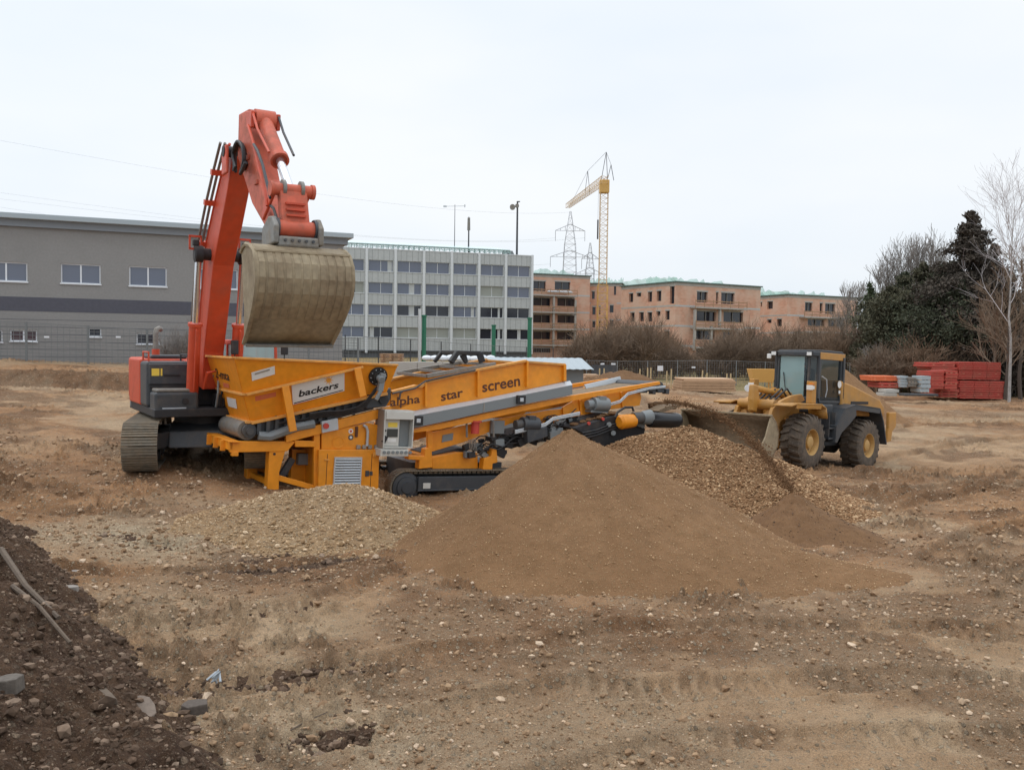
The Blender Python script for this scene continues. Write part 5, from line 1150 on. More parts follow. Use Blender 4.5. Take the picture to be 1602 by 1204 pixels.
# ------------------------------------------------------------------ wheel loader
def tyre(mbp, c, rad, wid, parent_thing, name='wheel'):
    """axle along local y; c = centre of the tyre"""
    c = Vector(c); w_ = MB()
    prof = [(-wid / 2, rad * .47), (-wid / 2 - .01, rad * .68), (-wid * .5, rad * .84), (-wid * .44, rad * .91), (-wid * .3, rad * .93), (0, rad * .935), (wid * .3, rad * .93), (wid * .44, rad * .91), (wid * .5, rad * .85), (wid / 2 + .01, rad * .68), (wid / 2, rad * .47)]
    w_.lathe(prof, c, (0, 1, 0), 48, cap=False); wheel = w_.build(name, M_TYRE, parent_thing, smooth=30)
    lug = MB(); nl = 22
    for k in range(nl):
        for s in (-1, 1):
            a = 2 * math.pi * (k + (0 if s < 0 else .5)) / nl
            def pt(ang, yy, r_): return c + Vector((math.cos(ang) * r_, yy, math.sin(ang) * r_))
            da = .5 / nl * 2 * math.pi * .62
            for (ya, yb, sh0, sh1, ra, rb) in ((0.02, .30, 0, .07, 1, 1), (.28, .47, .07, .09, 1, .965), (.47, .51, .09, .09, .965, .86)):
                vs = []
                for (yy, sh_, rt) in ((ya, sh0, ra), (yb, sh1, rb)):
                    for dd in (-da / 2, da / 2):
                        for rr in (rad * rt * .92, rad * rt): vs.append(pt(a + sh_ + dd, s * yy * wid, rr))
                lug.add(vs, [(0, 1, 3, 2), (4, 6, 7, 5), (0, 4, 5, 1), (2, 3, 7, 6), (0, 2, 6, 4), (1, 5, 7, 3)])
    lug.build('tread', M_TYRE, wheel)
    for s in (-1, 1):
        rr = rad * .46
        rim = MB().lathe([(wid * .5 * s, rr * 1.06), (wid * .49 * s, rr * .98), (wid * .38 * s, rr * .9), (wid * .22 * s, rr * .86), (wid * .16 * s, rr * .55), (wid * .18 * s, rr * .5), (wid * .4 * s, rr * .46), (wid * .42 * s, rr * .40), (wid * .42 * s, .002)], c, (0, 1, 0), 36, cap=False).build('rim', M_RIM, wheel, smooth=30)
        if s < 0:
            for k in range(12):
                a = 2 * math.pi * k / 12; p = c + Vector((math.cos(a) * rr * .68, wid * .19 * s, math.sin(a) * rr * .68)); MB().cyl(p, p + Vector((0, -.03, 0)), .018, n=6).build('bolt', M_STEEL, rim)
    return wheel
M_RIM = mat('rim_tan', (0.50, 0.30, 0.10), .6, dirt=(0.30, 0.21, 0.13), dscale=3, damt=.35, fine=.1)
def loader():
    L = Frame((9.4, 27.5, -.22), R(43), R(2.2))
    T = thing('wheel_loader', 'dirty yellow wheel loader with a wide lowered bucket behind the gravel heap', 'wheel loader', L.M)
    def y(X, Y, c): return L.y(*z6(X, Y), c)
    W = 2.85
    mir = lambda p: Vector((p.x, W - p.y, p.z))
    r = .87; fc = y(925, 688, 0); rc = y(1280, 708, 0)
    for c in (fc, rc):
        for yy in (.33, W - .33): tyre(None, (c.x, yy, c.z), r, .66, T)
        MB().cyl((c.x, .6, c.z), (c.x, W - .6, c.z), .2, n=16).lathe([(-.35, .2), (-.2, .36), (.2, .36), (.35, .2)], (c.x, W / 2, c.z), (0, 1, 0), 20).build('axle', M_DGREY, T, smooth=35)
    # frames
    MB().bx(fc.x - .5, fc.x + 1.2, .85, W - .85, fc.z - .25, fc.z + .55).build('front_frame', M_LYEL, T, bevel=.04)
    MB().bx(fc.x + 1.35, rc.x + .9, .8, W - .8, fc.z - .25, fc.z + .6).build('rear_frame', M_DGREY, T, bevel=.04)
    MB().cyl((fc.x + 1.28, W / 2, fc.z - .3), (fc.x + 1.28, W / 2, fc.z + .7), .16).build('articulation_joint', M_BLACK, T, smooth=35)
    # front fender (flat, light top)
    fn = [y(795, 462, .05), y(830, 448, .05), y(985, 452, .05), y(1012, 475, .05), y(1020, 540, .05)]
    for s in (0, 1):
        pp = fn if not s else [mir(p) for p in fn]
        fm = MB()
        for a, b in zip(pp[:-1], pp[1:]):
            d = Vector((0, .62 if not s else -.62, 0)); fm.add([a, b, b + d, a + d], [(0, 1, 2, 3)])
        f = fm.build('front_fender', M_LYEL, T, solid=.04, smooth=30)
        MB().prism([pp[1] + Vector((0, .02, -.14)), pp[2] + Vector((0, .02, -.14)), pp[2], pp[1]], (0, .03 if not s else -.03, 0)).build('fender_lip', M_LYEL, f)
    # rear fender: dark, wraps wheel
    rf = [y(1070, 690, .02), y(1080, 590, .02), y(1130, 480, .02), y(1200, 455, .02), y(1350, 478, .02), y(1372, 560, .02), y(1390, 700, .02)]
    for s in (0, 1):
        pp = rf if not s else [mir(p) for p in rf]; fm = MB(); d = Vector((0, .68 if not s else -.68, 0))
        for a, b in zip(pp[:-1], pp[1:]): fm.add([a, b, b + d, a + d], [(0, 1, 2, 3)])
        f = fm.build('rear_fender', M_DGREY, T, solid=.05)
        sd = [pp[0], pp[1], pp[2], pp[3], pp[3] + Vector((.05, 0, -.35)), pp[2] + Vector((.35, 0, -.5)), pp[1] + Vector((.33, 0, -.2)), pp[0] + Vector((.12, 0, 0))]
        MB().prism(sd, (0, .04 if not s else -.04, 0)).build('fender_side', M_DGREY, f, bevel=.01)
        MB().prism([pp[3], pp[4], pp[4] + Vector((0, 0, -.16)), pp[3] + Vector((0, 0, -.16))], (0, .04 if not s else -.04, 0)).build('fender_lip', M_DGREY, f)
    # engine hood
    hd = [y(1105, 300, .45), y(1180, 330, .45), y(1350, 420, .45), y(1378, 470, .45), y(1375, 530, .45), y(1110, 520, .45)]
    hh = MB().prism([(p.x, .45, p.z) for p in hd], (0, W - .9, 0)).build('engine_hood', M_LYEL, T, bevel=.06)
    gp = [y(1230, 445, .45), y(1325, 455, .45), y(1328, 425, .45), y(1232, 395, .45)]
    MB().bx(gp[0].x - .75, gp[0].x + .5, .43, .452, gp[0].z - .02, gp[0].z + .07).build('hood_stripe', M_INK, hh)
    MB().bx(rc.x + 1.15, rc.x + 1.3, .6, W - .6, rc.z + .1, rc.z + 1.0).build('rear_grille', M_DGREY, hh, bevel=.03)
    # counterweight and rear ladder
    MB().bx(rc.x + .95, rc.x + 1.2, .6, W - .6, rc.z - .2, rc.z + .5).build('counterweight', M_LYEL, T, bevel=.06)
    c = [y(1408, 500, .1), y(1452, 500, .1), y(1450, 590, .1), y(1428, 620, .1), y(1420, 680, .1), y(1392, 690, .1), y(1405, 600, .1)]
    MB().prism(c, (0, .12, 0)).build('rear_bumper', M_LYEL, T, bevel=.03)
    MB().prism([mir(p) for p in c], (0, -.12, 0)).build('rear_bumper', M_LYEL, T, bevel=.03)
    # cab: front screen plane, roof etc.
    ya, yb = .55, W - .8
    fb = y(962, 410, ya); ft = y(955, 145, ya)
    x_front_b = fb.x - .38; x_front_t = ft.x - .12; xb = y(1112, 400, ya).x; zt = y(1000, 150, ya).z; zb = y(1000, 415, ya).z
    xm = y(962, 300, ya).x
    # floor / lower cab
    cabb = MB().bx(xm - .3, xb, ya, yb, zb - .45, zb + .05).build('cab', M_DGREY, T, bevel=.03)
    pil = [((x_front_b + .1, zb), (x_front_t + .05, zt)), ((xm, zb), (xm, zt)), ((xb - .12, zb), (xb - .12, zt))]
    for s, yy in ((0, ya), (1, yb)):
        for i, ((x0, z0_), (x1, z1_)) in enumerate(pil):
            if i == 0: ysh = .22 if s == 0 else -.22
            else: ysh = 0
            MB().beam((x0, yy + ysh, z0_), (x1, yy + ysh, z1_), .1 if i else .06, .2 if i == 2 else .1, upd=(0, 1, 0) if i == 2 else (1, 0, 0)).build('pillar', M_DGREY, cabb, bevel=.015)
    rf_ = MB().prism([(x_front_t - .1, ya + .2, zt - .02), (xm - .05, ya - .04, zt - .02), (xb + .02, ya - .04, zt - .02), (xb + .02, yb + .04, zt - .02), (xm - .05, yb + .04, zt - .02), (x_front_t - .1, yb - .2, zt - .02)], (0, 0, .16)).build('cab_roof', M_DGREY, cabb, bevel=.03)
    MB().bx(xm - .02, xb - .02, ya - .06, ya - .035, zt - .1, zt + .12).build('roof_panel', M_LYEL, rf_, bevel=.01)
    MB().bx(xm + .05, xb - .05, ya, yb, zt + .14, zt + .2).build('roof_top', M_DGREY, rf_, bevel=.03)
    # glass
    g = MB().quad([(x_front_b + .08, ya + .36, zb - .2), (x_front_b + .08, yb - .3, zb - .2), (x_front_t, yb - .3, zt), (x_front_t, ya + .36, zt)]).build('windscreen', M_GLASS, cabb)
    for s, yy, yi in ((0, ya, ya + .36), (1, yb, yb - .3)):
        MB().quad([(x_front_b + .08, yi, zb - .2), (xm, yy + (.02 if s == 0 else -.02), zb - .2), (xm, yy + (.02 if s == 0 else -.02), zt), (x_front_t, yi, zt)]).build('corner_window', M_GLASS if s else M_GLASSD, cabb)
        dr_ = MB(); z_, x_a, x_b = zb - .1, xm + .05, xb - .22
        for (a, b) in (((x_a, z_), (x_a, zt)), ((x_b, z_), (x_b, zt)), ((x_a, z_), (x_b, z_)), ((x_a, zt - .03), (x_b, zt - .03))): dr_.beam((a[0], yy - .01 if not s else yy + .01, a[1]), (b[0], yy - .01 if not s else yy + .01, b[1]), .07, .07)
        d_ = dr_.build('door', M_DGREY, cabb, bevel=.01); MB().quad([(x_a, yy, z_), (x_b, yy, z_), (x_b, yy, zt), (x_a, yy, zt)]).build('door_glass', M_GLASSD, d_)
        if not s:
            MB().tube([(x_a + .02, yy - .08, zb + .72), (x_a + .3, yy - .1, zb + .62), (x_a + .36, yy - .1, zb + .3), (x_a + .36, yy - .05, zb + .05)], .018, 8).build('grab_rail', M_GALV, d_, smooth=True)
    MB().bx(xb - .06, xb, ya, yb, zb, zb + .5).build('rear_wall', M_DGREY, cabb)
    MB().quad([(xb - .03, ya, zb + .5), (xb - .03, yb, zb + .5), (xb - .03, yb, zt), (xb - .03, ya, zt)]).build('rear_window', M_GLASS, cabb)
    MB().tube([(x_front_b + .0, yb - .6, zb - .1), (x_front_t - .02, yb - .42, zt - .55)], .014, 6).build('wiper', M_BLACK, cabb)
    for yy in (ya + .12, yb - .12): a = MB().bx(x_front_t - .16, x_front_t - .06, yy - .1, yy + .1, zt - .02, zt + .13).build('work_lamp', M_BLACK, rf_, bevel=.015); MB().bx(x_front_t - .175, x_front_t - .162, yy - .08, yy + .08, zt + .0, zt + .11).build('lamp_glass', M_LENS, a)
    MB().tube([(x_front_t, yb - .3, zt + .1), (x_front_t - .1, yb + .1, zt + .1)], .02, 6).build('mirror_arm', M_BLACK, cabb); MB().bx(x_front_t - .12, x_front_t - .08, yb + .0, yb + .16, zt - .12, zt + .04).build('mirror', M_LENS, cabb, bevel=.02)
    # seat, dashboard, driver
    MB().bx(xm + .35, xm + .85, W / 2 - .28, W / 2 + .28, zb + .0, zb + .32).bx(xm + .8, xm + .98, W / 2 - .26, W / 2 + .26, zb + .3, zb + .95).build('seat', M_BLACK, cabb, bevel=.05)
    MB().beam((x_front_b + .3, W / 2, zb - .1), (x_front_b + .55, W / 2, zb + .45), .12, .12).build('steering_column', M_BLACK, cabb, bevel=.02)
    MB().lathe([(-.02, .2), (0, .23), (.02, .2)], (x_front_b + .57, W / 2, zb + .5), (-.6, 0, 1), 20).build('steering_wheel', M_BLACK, cabb)
    MB().bx(xm - .12, xm + .0, ya - .05, ya - .03, zb - .42, zb - .2).bx(xm + .12, xm + .3, ya - .04, ya - .02, zb - .5, zb - .2).build('notice_plate', M_WHITE, cabb)
    a = y(1078, 325, ya); MB().cyl((a.x, ya - .09, a.z), (a.x, ya - .1, a.z), .12, n=18).build('speed_disc', M_WHITE, cabb); MB().bx(a.x - .06, a.x + .05, ya - .11, ya - .1, a.z - .3, a.z - .2).build('number_label', M_WHITE, cabb)
    # indicator and head lamps on a bracket before the cab
    a = y(940, 335, .3); br = MB().bx(a.x - .15, a.x + .12, .3, .5, a.z - .55, a.z + .15).build('lamp_bracket', M_LYEL, T, bevel=.02)
    MB().bx(a.x - .19, a.x - .14, .28, .48, a.z - .13, a.z + .02).bx(a.x - .17, a.x - .04, .275, .3, a.z - .11, a.z + .0).build('headlight', M_LENS, br, bevel=.01)
    MB().bx(a.x - .17, a.x - .04, .28, .42, a.z + .03, a.z + .09).build('indicator', M_AMBER, br, bevel=.01)
    a2 = Vector((a.x, W - .3, a.z)); b2 = MB().bx(a.x - .15, a.x + .12, W - .5, W - .3, a.z - .55, a.z + .15).build('lamp_bracket', M_LYEL, T, bevel=.02); MB().bx(a.x - .19, a.x - .14, W - .48, W - .28, a.z - .13, a.z + .02).build('headlight', M_LENS, b2, bevel=.01)
    # lift arms (two curved plates) and z-bar
    arm = [y(862, 386, .75), y(800, 395, .75), y(735, 425, .75), y(680, 475, .75), y(655, 560, .75), y(668, 590, .75), y(715, 590, .75), y(725, 560, .75), y(770, 520, .75), y(830, 455, .75), y(880, 425, .75)]
    for s in (0, 1):
        pp = arm if not s else [mir(p) for p in arm]; MB().prism(pp, (0, .12 if not s else -.12, 0)).build('lift_arm', M_LYEL, T, bevel=.02)
    ax = arm[5]; MB().cyl((arm[3].x + .2, .8, arm[3].z + .1), (arm[3].x + .2, W - .8, arm[3].z + .1), .16, n=18).build('cross_tube', M_LYEL, T, smooth=35)
    yc = W / 2
    zb0 = y(555, 345, yc); zb1 = y(548, 480, yc); zb2 = y(700, 400, yc)
    MB().xz([(zb0.x - .1, zb0.z + .1), (zb0.x + .12, zb0.z + .08), (zb1.x + .26, zb1.z + .35), (zb1.x + .12, zb1.z - .1), (zb1.x - .12, zb1.z - .05), (zb1.x - .14, zb1.z + .3)], yc - .1, yc + .1).build('bell_crank', M_LYEL, T, bevel=.04)
    tc_ = MB().cyl(Vector((zb0.x, yc, zb0.z)), Vector((fc.x + .6, yc, zb0.z - .2)), .1, n=16).cyl(Vector((fc.x + .0, yc, zb0.z - .1)), Vector((fc.x + 1.1, yc, zb0.z - .25)), .14, n=16).build('tilt_cylinder', M_LYEL, T, smooth=35)
    for yy in (1.0, W - 1.0): MB().cyl(Vector((fc.x + .9, yy, fc.z + .3)), Vector((arm[3].x + .1, yy, arm[3].z - .2)), .12, n=16).build('lift_cylinder', M_LYEL, T, smooth=35)
    MB().xz([(fc.x + .2, zb0.z - .35), (fc.x + 1.2, zb0.z - .3), (fc.x + 1.2, fc.z + .4), (fc.x + .1, fc.z + .4)], 1.0, W - 1.0).build('front_tower', M_LYEL, T, bevel=.04)
    hs = random.Random(4)
    for k in range(5):
        MB().tube([(fc.x + .5, 1.0 + .2 * k, zb0.z - .3), (fc.x + .1, 1.0 + .18 * k, zb0.z + .05 * hs.random()), (fc.x - .5, 1.05 + .17 * k, zb0.z - .35)], .03, 7).build('hose', M_BLACK, T, smooth=True)
    # steps below the cab
    sx_ = y(1050, 600, .1); stp = MB().bx(sx_.x - .22, sx_.x + .2, .1, .45, sx_.z - .35, sx_.z - .3).bx(sx_.x - .22, sx_.x + .2, .1, .45, sx_.z - .02, sx_.z + .02).bx(sx_.x - .22, sx_.x - .19, .1, .4, sx_.z - .33, sx_.z + .5).bx(sx_.x + .17, sx_.x + .2, .1, .4, sx_.z - .33, sx_.z + .5).build('steps', M_DGREY, T)
    MB().bx(sx_.x - .35, sx_.x + .5, .35, .9, sx_.z - .1, sx_.z + .75).build('fuel_tank', M_DGREY, T, bevel=.05)
    # bucket: section in x-z, long along y
    bw0, bw1 = -.05, W + .25
    top = y(640, 535, bw0); zt_ = y(560, 487, bw0).z + .05
    bx0 = fc.x - 2.2; z_bot = fc.z - r + .40
    prof = [(bx0 - 1.1, z_bot), (bx0 - .6, z_bot + .0), (bx0 - .15, z_bot + .12), (bx0 + .1, z_bot + .42), (bx0 + .12, z_bot + .8), (bx0 - .05, z_bot + 1.12), (bx0 - .3, z_bot + 1.3)]
    vs = []
    for x_, z_ in prof: vs += [(x_, bw0, z_), (x_, bw1, z_)]
    bk = MB().add(vs, [(2 * i, 2 * i + 1, 2 * i + 3, 2 * i + 2) for i in range(len(prof) - 1)]).build('bucket', M_EARTHB, T, solid=.05, smooth=50)
    for yy in (bw0, bw1):
        MB().prism([(x_, yy, z_) for x_, z_ in prof] + [(bx0 - .55, yy, z_bot + .7)], (0, .05 if yy == bw0 else -.05, 0)).build('side_plate', M_BUCKET, bk, bevel=.01)
    MB().beam((prof[-1][0], bw0, prof[-1][1]), (prof[-1][0], bw1, prof[-1][1]), .12, .06).build('top_edge', M_BUCKET, bk, bevel=.01)
    MB().beam((prof[0][0], bw0, prof[0][1]), (prof[0][0], bw1, prof[0][1]), .22, .05).build('cutting_edge', M_STEEL, bk, bevel=.01)
    # driver
    dx, dz = xm + .55, zb + .3
    J = [(dx + .05, yc, dz + .05), (dx + .08, yc, dz + .25), (dx + .1, yc, dz + .45), (dx + .06, yc, dz + .56), (dx + .05, yc, dz + .66), (dx + .04, yc, dz + .78),
         (dx + .08, yc - .19, dz + .47), (dx - .05, yc - .25, dz + .25), (dx - .28, yc - .18, dz + .2), (dx + .08, yc + .19, dz + .47), (dx - .05, yc + .25, dz + .25), (dx - .28, yc + .18, dz + .2),
         (dx - .02, yc - .1, dz + .03), (dx - .38, yc - .13, dz + .08), (dx - .45, yc - .13, dz - .3), (dx - .02, yc + .1, dz + .03), (dx - .38, yc + .13, dz + .08), (dx - .45, yc + .13, dz - .3)]
    E = [(0, 1), (1, 2), (2, 3), (3, 4), (4, 5), (2, 6), (6, 7), (7, 8), (2, 9), (9, 10), (10, 11), (0, 12), (12, 13), (13, 14), (0, 15), (15, 16), (16, 17)]
    Rr = [.14, .15, .14, .07, .09, .085, .08, .06, .04, .08, .06, .04, .1, .08, .06, .1, .08, .06]
    inv = [L.M @ Vector(j) for j in J]; base = L.M @ Vector((dx, yc, dz - .3))
    body = skin_body('person', [p - base for p in inv], E, Rr, M_CLOTH, None); body.location = base
    tag(body, 'driver in dark workwear seated in the wheel loader cab', 'person')
    hM = L.M.copy(); ht = L.M @ Vector((dx + .04, yc, dz + .74)) - base
    rot = L.M.to_3x3()
    def hp(v): return rot @ Vector(v) + ht
    hd_ = MB(); hd_.sphere((0, 0, 0), 1, 16, 12); vs = []
    for v in hd_.v:
        x_, y_, z_ = v; s = 1 - .22 * max(0, -z_) ** 1.5; q = Vector((x_ * .102 * (1 if x_ > 0 else s), y_ * .08 * s, z_ * .125)); 
        if x_ < -.75 and abs(y_) < .25 and -.35 < z_ < .25: q.x -= .022 * (1 - abs(y_) * 3)
        vs.append(hp(q))
    h2 = MB(); h2.v = [tuple(v) for v in vs]; h2.f = hd_.f
    for s in (-1, 1): h2.sphere(hp((.005, .08 * s, -.005)), .022, 6, 4, (1, .5, 1.4))
    h2.build('head', M_SKIN, body, smooth=True)
    ha = MB(); ha.sphere((0, 0, 0), 1, 14, 8); keep = [i for i, f in enumerate(ha.f) if sum(ha.v[j][2] * 1.0 + ha.v[j][0] * .8 for j in f) / len(f) > .15]
    ha.f = [ha.f[i] for i in keep]; ha.v = [tuple(hp((x_ * .112, y_ * .09, z_ * .135 + .004))) for x_, y_, z_ in ha.v]; ha.build('hair', M_HAIR, body, smooth=True)
    ey = MB(); [ey.sphere(hp((-.092, .03 * s, .012)), .012, 8, 5) for s in (-1, 1)]; ey.build('eyes', M_BLACK, body)
    for s in (-1, 1):
        hm = MB(); w0_ = L.M @ Vector((dx - .28, yc + .18 * s, dz + .2)) - base; hm.sphere(w0_ + rot @ Vector((-.05, 0, .01)), .045, 8, 6, (1.2, 1, .6))
        for k in range(5):
            yy = (-.032 + .016 * k); ln = (.05, .075, .08, .072, .058)[k]; b0 = w0_ + rot @ Vector((-.08, yy, .01)); hm.tube([b0, b0 + rot @ Vector((-ln * .5, yy * .2, .015)), b0 + rot @ Vector((-ln * .7, yy * .2, -.02))], .0085, 6)
        hm.build('hand', M_SKIN, body, smooth=True)
loader()
# ------------------------------------------------------------------ buildings
M_RENDER = mat('grey_render', (0.27, 0.262, 0.25), .9, dirt=(0.225, 0.22, 0.21), dscale=.25, damt=.5, fine=.06, fscale=8)
M_RENDL = mat('lower_render', (0.25, 0.255, 0.25), .9, dirt=(0.2, 0.2, 0.195), dscale=.3, damt=.5, fine=.05, fscale=8)
M_STRIPE = mat('dark_stripe', (0.095, 0.095, 0.115), .9, fine=.06, fscale=5)
M_FASCIA = mat('roof_edge', (0.36, 0.41, 0.43), .5, fine=.04); M_FASC2 = mat('soffit_band', (0.24, 0.265, 0.29), .6, fine=.04)
M_PVC = mat('white_frame', (0.72, 0.74, 0.76), .5)
M_PANE = mat('window_pane', (0.10, 0.115, 0.16), .08, spec=.9); M_PANED = mat('dark_pane', (0.025, 0.027, 0.035), .1, spec=.6)
M_PANEB = mat('blind_pane', (0.30, 0.31, 0.27), .4); M_PANER = mat('dark_red_pane', (0.06, 0.022, 0.025), .12, spec=.6)
M_CONCP = mat('concrete_panel', (0.47, 0.485, 0.47), .85, dirt=(0.38, 0.39, 0.375), dscale=.35, damt=.5, fine=.06, fscale=3)
M_JOINT = mat('panel_joint', (0.22, 0.235, 0.23), .9); M_COLW = mat('white_column', (0.66, 0.68, 0.68), .6)
M_TRELLIS = mat('pale_green_steel', (0.42, 0.56, 0.52), .5); M_ROOFGL = mat('roof_glazing', (0.62, 0.76, 0.75), .2)
M_DARKBASE = mat('dark_plinth', (0.13, 0.14, 0.15), .85, fine=.1)
M_CONC = mat('raw_concrete', (0.42, 0.40, 0.36), .9, dirt=(0.3, 0.27, 0.23), dscale=.8, damt=.5, fine=.1)
M_WOOD = mat('formwork_wood', (0.38, 0.23, 0.13), .85, dirt=(0.2, 0.12, 0.07), dscale=2, damt=.5, fine=.15)
M_NET = glass_mat('green_net', (0.42, 0.68, 0.56), .62)
M_ROOFD = mat('roof_felt', (0.10, 0.15, 0.13), .9)
def brick_mat():
    m = bpy.data.materials.new('hollow_brick'); m.use_nodes = True; n = m.node_tree.nodes; l = m.node_tree.links; b = n['Principled BSDF']; b.inputs['Roughness'].default_value = .95
    tcn = n.new('ShaderNodeTexCoord'); s = n.new('ShaderNodeSeparateXYZ'); l.new(tcn.outputs['Object'], s.inputs[0])
    ad = n.new('ShaderNodeMath'); ad.operation = 'ADD'; l.new(s.outputs[0], ad.inputs[0]); l.new(s.outputs[1], ad.inputs[1])
    cb = n.new('ShaderNodeCombineXYZ'); l.new(ad.outputs[0], cb.inputs[0]); l.new(s.outputs[2], cb.inputs[1])
    br = n.new('ShaderNodeTexBrick'); l.new(cb.outputs[0], br.inputs['Vector']); br.inputs['Scale'].default_value = 1
    br.inputs['Brick Width'].default_value = .5; br.inputs['Row Height'].default_value = .25; br.inputs['Mortar Size'].default_value = .012
    br.inputs['Color1'].default_value = (0.66, 0.36, 0.24, 1); br.inputs['Color2'].default_value = (0.55, 0.28, 0.18, 1); br.inputs['Mortar'].default_value = (0.45, 0.36, 0.29, 1)
    nz_ = n.new('ShaderNodeTexNoise'); nz_.inputs['Scale'].default_value = .5; nz_.inputs['Detail'].default_value = 7; l.new(tcn.outputs['Object'], nz_.inputs['Vector'])
    rp = n.new('ShaderNodeMapRange'); rp.inputs['From Min'].default_value = .40; rp.inputs['From Max'].default_value = .62; rp.inputs['To Max'].default_value = .75; l.new(nz_.outputs['Fac'], rp.inputs['Value'])
    mx = n.new('ShaderNodeMixRGB'); l.new(rp.outputs[0], mx.inputs[0]); l.new(br.outputs['Color'], mx.inputs[1]); mx.inputs[2].default_value = (0.62, 0.44, 0.33, 1); l.new(mx.outputs[0], b.inputs['Base Color'])
    return m
M_BRICK = brick_mat()

def wall_holes(mb, x0, x1, z0, z1, holes, T, ax=0):
    """wall sheet with openings; ax 0: in the x-z plane at y=0 going back to y=T; ax 1: in the y-z plane at x=0 going to x=T"""
    xs = sorted(set([x0, x1] + [min(max(v, x0), x1) for h in holes for v in h[:2]])); zs = sorted(set([z0, z1] + [min(max(v, z0), z1) for h in holes for v in h[2:]]))
    def q(a, d, z): return (a, d, z) if ax == 0 else (d, a, z)
    for a, b in zip(xs[:-1], xs[1:]):
        for c, d in zip(zs[:-1], zs[1:]):
            mx_, mz = (a + b) / 2, (c + d) / 2
            if any(h[0] < mx_ < h[1] and h[2] < mz < h[3] for h in holes): continue
            mb.add([q(a, 0, c), q(b, 0, c), q(b, 0, d), q(a, 0, d)], [(0, 1, 2, 3)])
    for h in holes:
        for (p0, p1_) in (((h[0], h[2]), (h[0], h[3])), ((h[1], h[3]), (h[1], h[2])), ((h[0], h[3]), (h[1], h[3])), ((h[1], h[2]), (h[0], h[2]))):
            mb.add([q(p0[0], 0, p0[1]), q(p1_[0], 0, p1_[1]), q(p1_[0], T, p1_[1]), q(p0[0], T, p0[1])], [(0, 1, 2, 3)])
def window(parent, x0, x1, z0, z1, dep, panes, pm, fr=.06, sill=True, fm=None, ax=0):
    fm = fm or M_PVC; mb = MB(); g = MB()
    def B(m_, a, b, d0, d1, c, d):
        m_.bx(a, b, d0, d1, c, d) if ax == 0 else m_.bx(d0, d1, a, b, c, d)
    B(mb, x0, x0 + fr, dep, dep + .06, z0, z1); B(mb, x1 - fr, x1, dep, dep + .06, z0, z1); B(mb, x0 + fr, x1 - fr, dep, dep + .06, z0, z0 + fr); B(mb, x0 + fr, x1 - fr, dep, dep + .06, z1 - fr, z1)
    for k in range(1, panes): xx = x0 + (x1 - x0) * k / panes; B(mb, xx - fr / 2 - .01, xx + fr / 2 + .01, dep - .01, dep + .05, z0 + fr, z1 - fr)
    if sill: B(mb, x0 - .05, x1 + .05, -.08, dep, z0 - .06, z0 + .02)
    w_ = mb.build('window', fm, parent, fix=False); B(g, x0 + fr, x1 - fr, dep + .03, dep + .04, z0 + fr, z1 - fr); g.build('pane', pm, w_, fix=False); return w_

def grey_hall():
    A = Frame((-42.0, 49.4, 1.9), R(22.7)); T = thing('grey_hall', 'long grey rendered hall with a dark stripe and white windows, behind the excavator', 'building', A.M)
    y = A.y; L = y(536, 460, 0).x; zt = y(0, 353, 0).z; zb = -1.2
    holes = []
    wins = [(-25, 43, 409.5, 440, 2, M_PANE), (95, 157.5, 413, 444, 2, M_PANE), (202, 261, 417, 448, 2, M_PANE), (313, 372, 421, 452, 2, M_PANE), (430, 480, 425, 456, 2, M_PANE),
            (-40, 4, 516, 535, 1, M_PANED), (15.5, 58, 515.5, 534, 2, M_PANER), (138, 158.5, 513, 527, 1, M_PANED), (213.5, 250, 521, 538.5, 1, M_PANED), (477, 508, 524, 541, 1, M_PANEB)]
    for (a, b, c, d, n, m_) in wins:
        p = y(a, c, 0); q = y(b, d, 0); zc = y((a + b) / 2, c, 0).z; zd = y((a + b) / 2, d, 0).z; holes.append((p.x, q.x, zd, zc))
    z1_, z0_ = y(160, 468, 0).z, y(160, 489.5, 0).z
    mb = MB(); wall_holes(mb, 0, L, zb, zt, holes, .22); mb.quad([(L, 0, zb), (L, 16, zb), (L, 16, zt), (L, 0, zt)]); mb.quad([(0, 0, zb), (0, 16, zb), (0, 16, zt), (0, 0, zt)]); mb.quad([(0, 16, zb), (L, 16, zb), (L, 16, zt), (0, 16, zt)])
    wl = mb.build('wall', M_RENDER, T, fix=False)
    MB().bx(0, L + .01, -.012, .02, z0_, z1_).build('wall_stripe', M_STRIPE, T)
    j = MB()
    for k in range(6): zz = z0_ - .5 - k * .45; MB().bx(0, L, -.006, .01, zz - .012, zz + .012).build('wall_joint', M_STRIPE, T)
    for h, (a, b, c, d, n, m_) in zip(holes, wins): window(T, *h, .1, n, m_, .07)
    zr = y(0, 341, -.3).z; zr2 = y(0, 331, -.7).z
    r = MB().bx(-.5, L + .3, -.25, 16.3, zt, zr).build('roof_band', M_FASC2, T); MB().bx(-.6, L + .6, -.7, 16.6, zr, zr2).build('roof', M_FASCIA, T, bevel=.03)
    a = y(192, 338, 2); MB().cyl((a.x, 2, zr2 - .1), (a.x, 2, zr2 + .25), .12).build('roof_vent', M_DGREY, T)
    a = y(407, 361, 3); MB().bx(a.x - 1, a.x + 1, 2.5, 4, zr2 - .1, zr2 + .2).build('roof_hatch', M_FASCIA, T)
    return A
HALL = grey_hall()
def zo(X, Y): return (520 + X * 340 / 1462, 300 + Y * 340 / 1462)
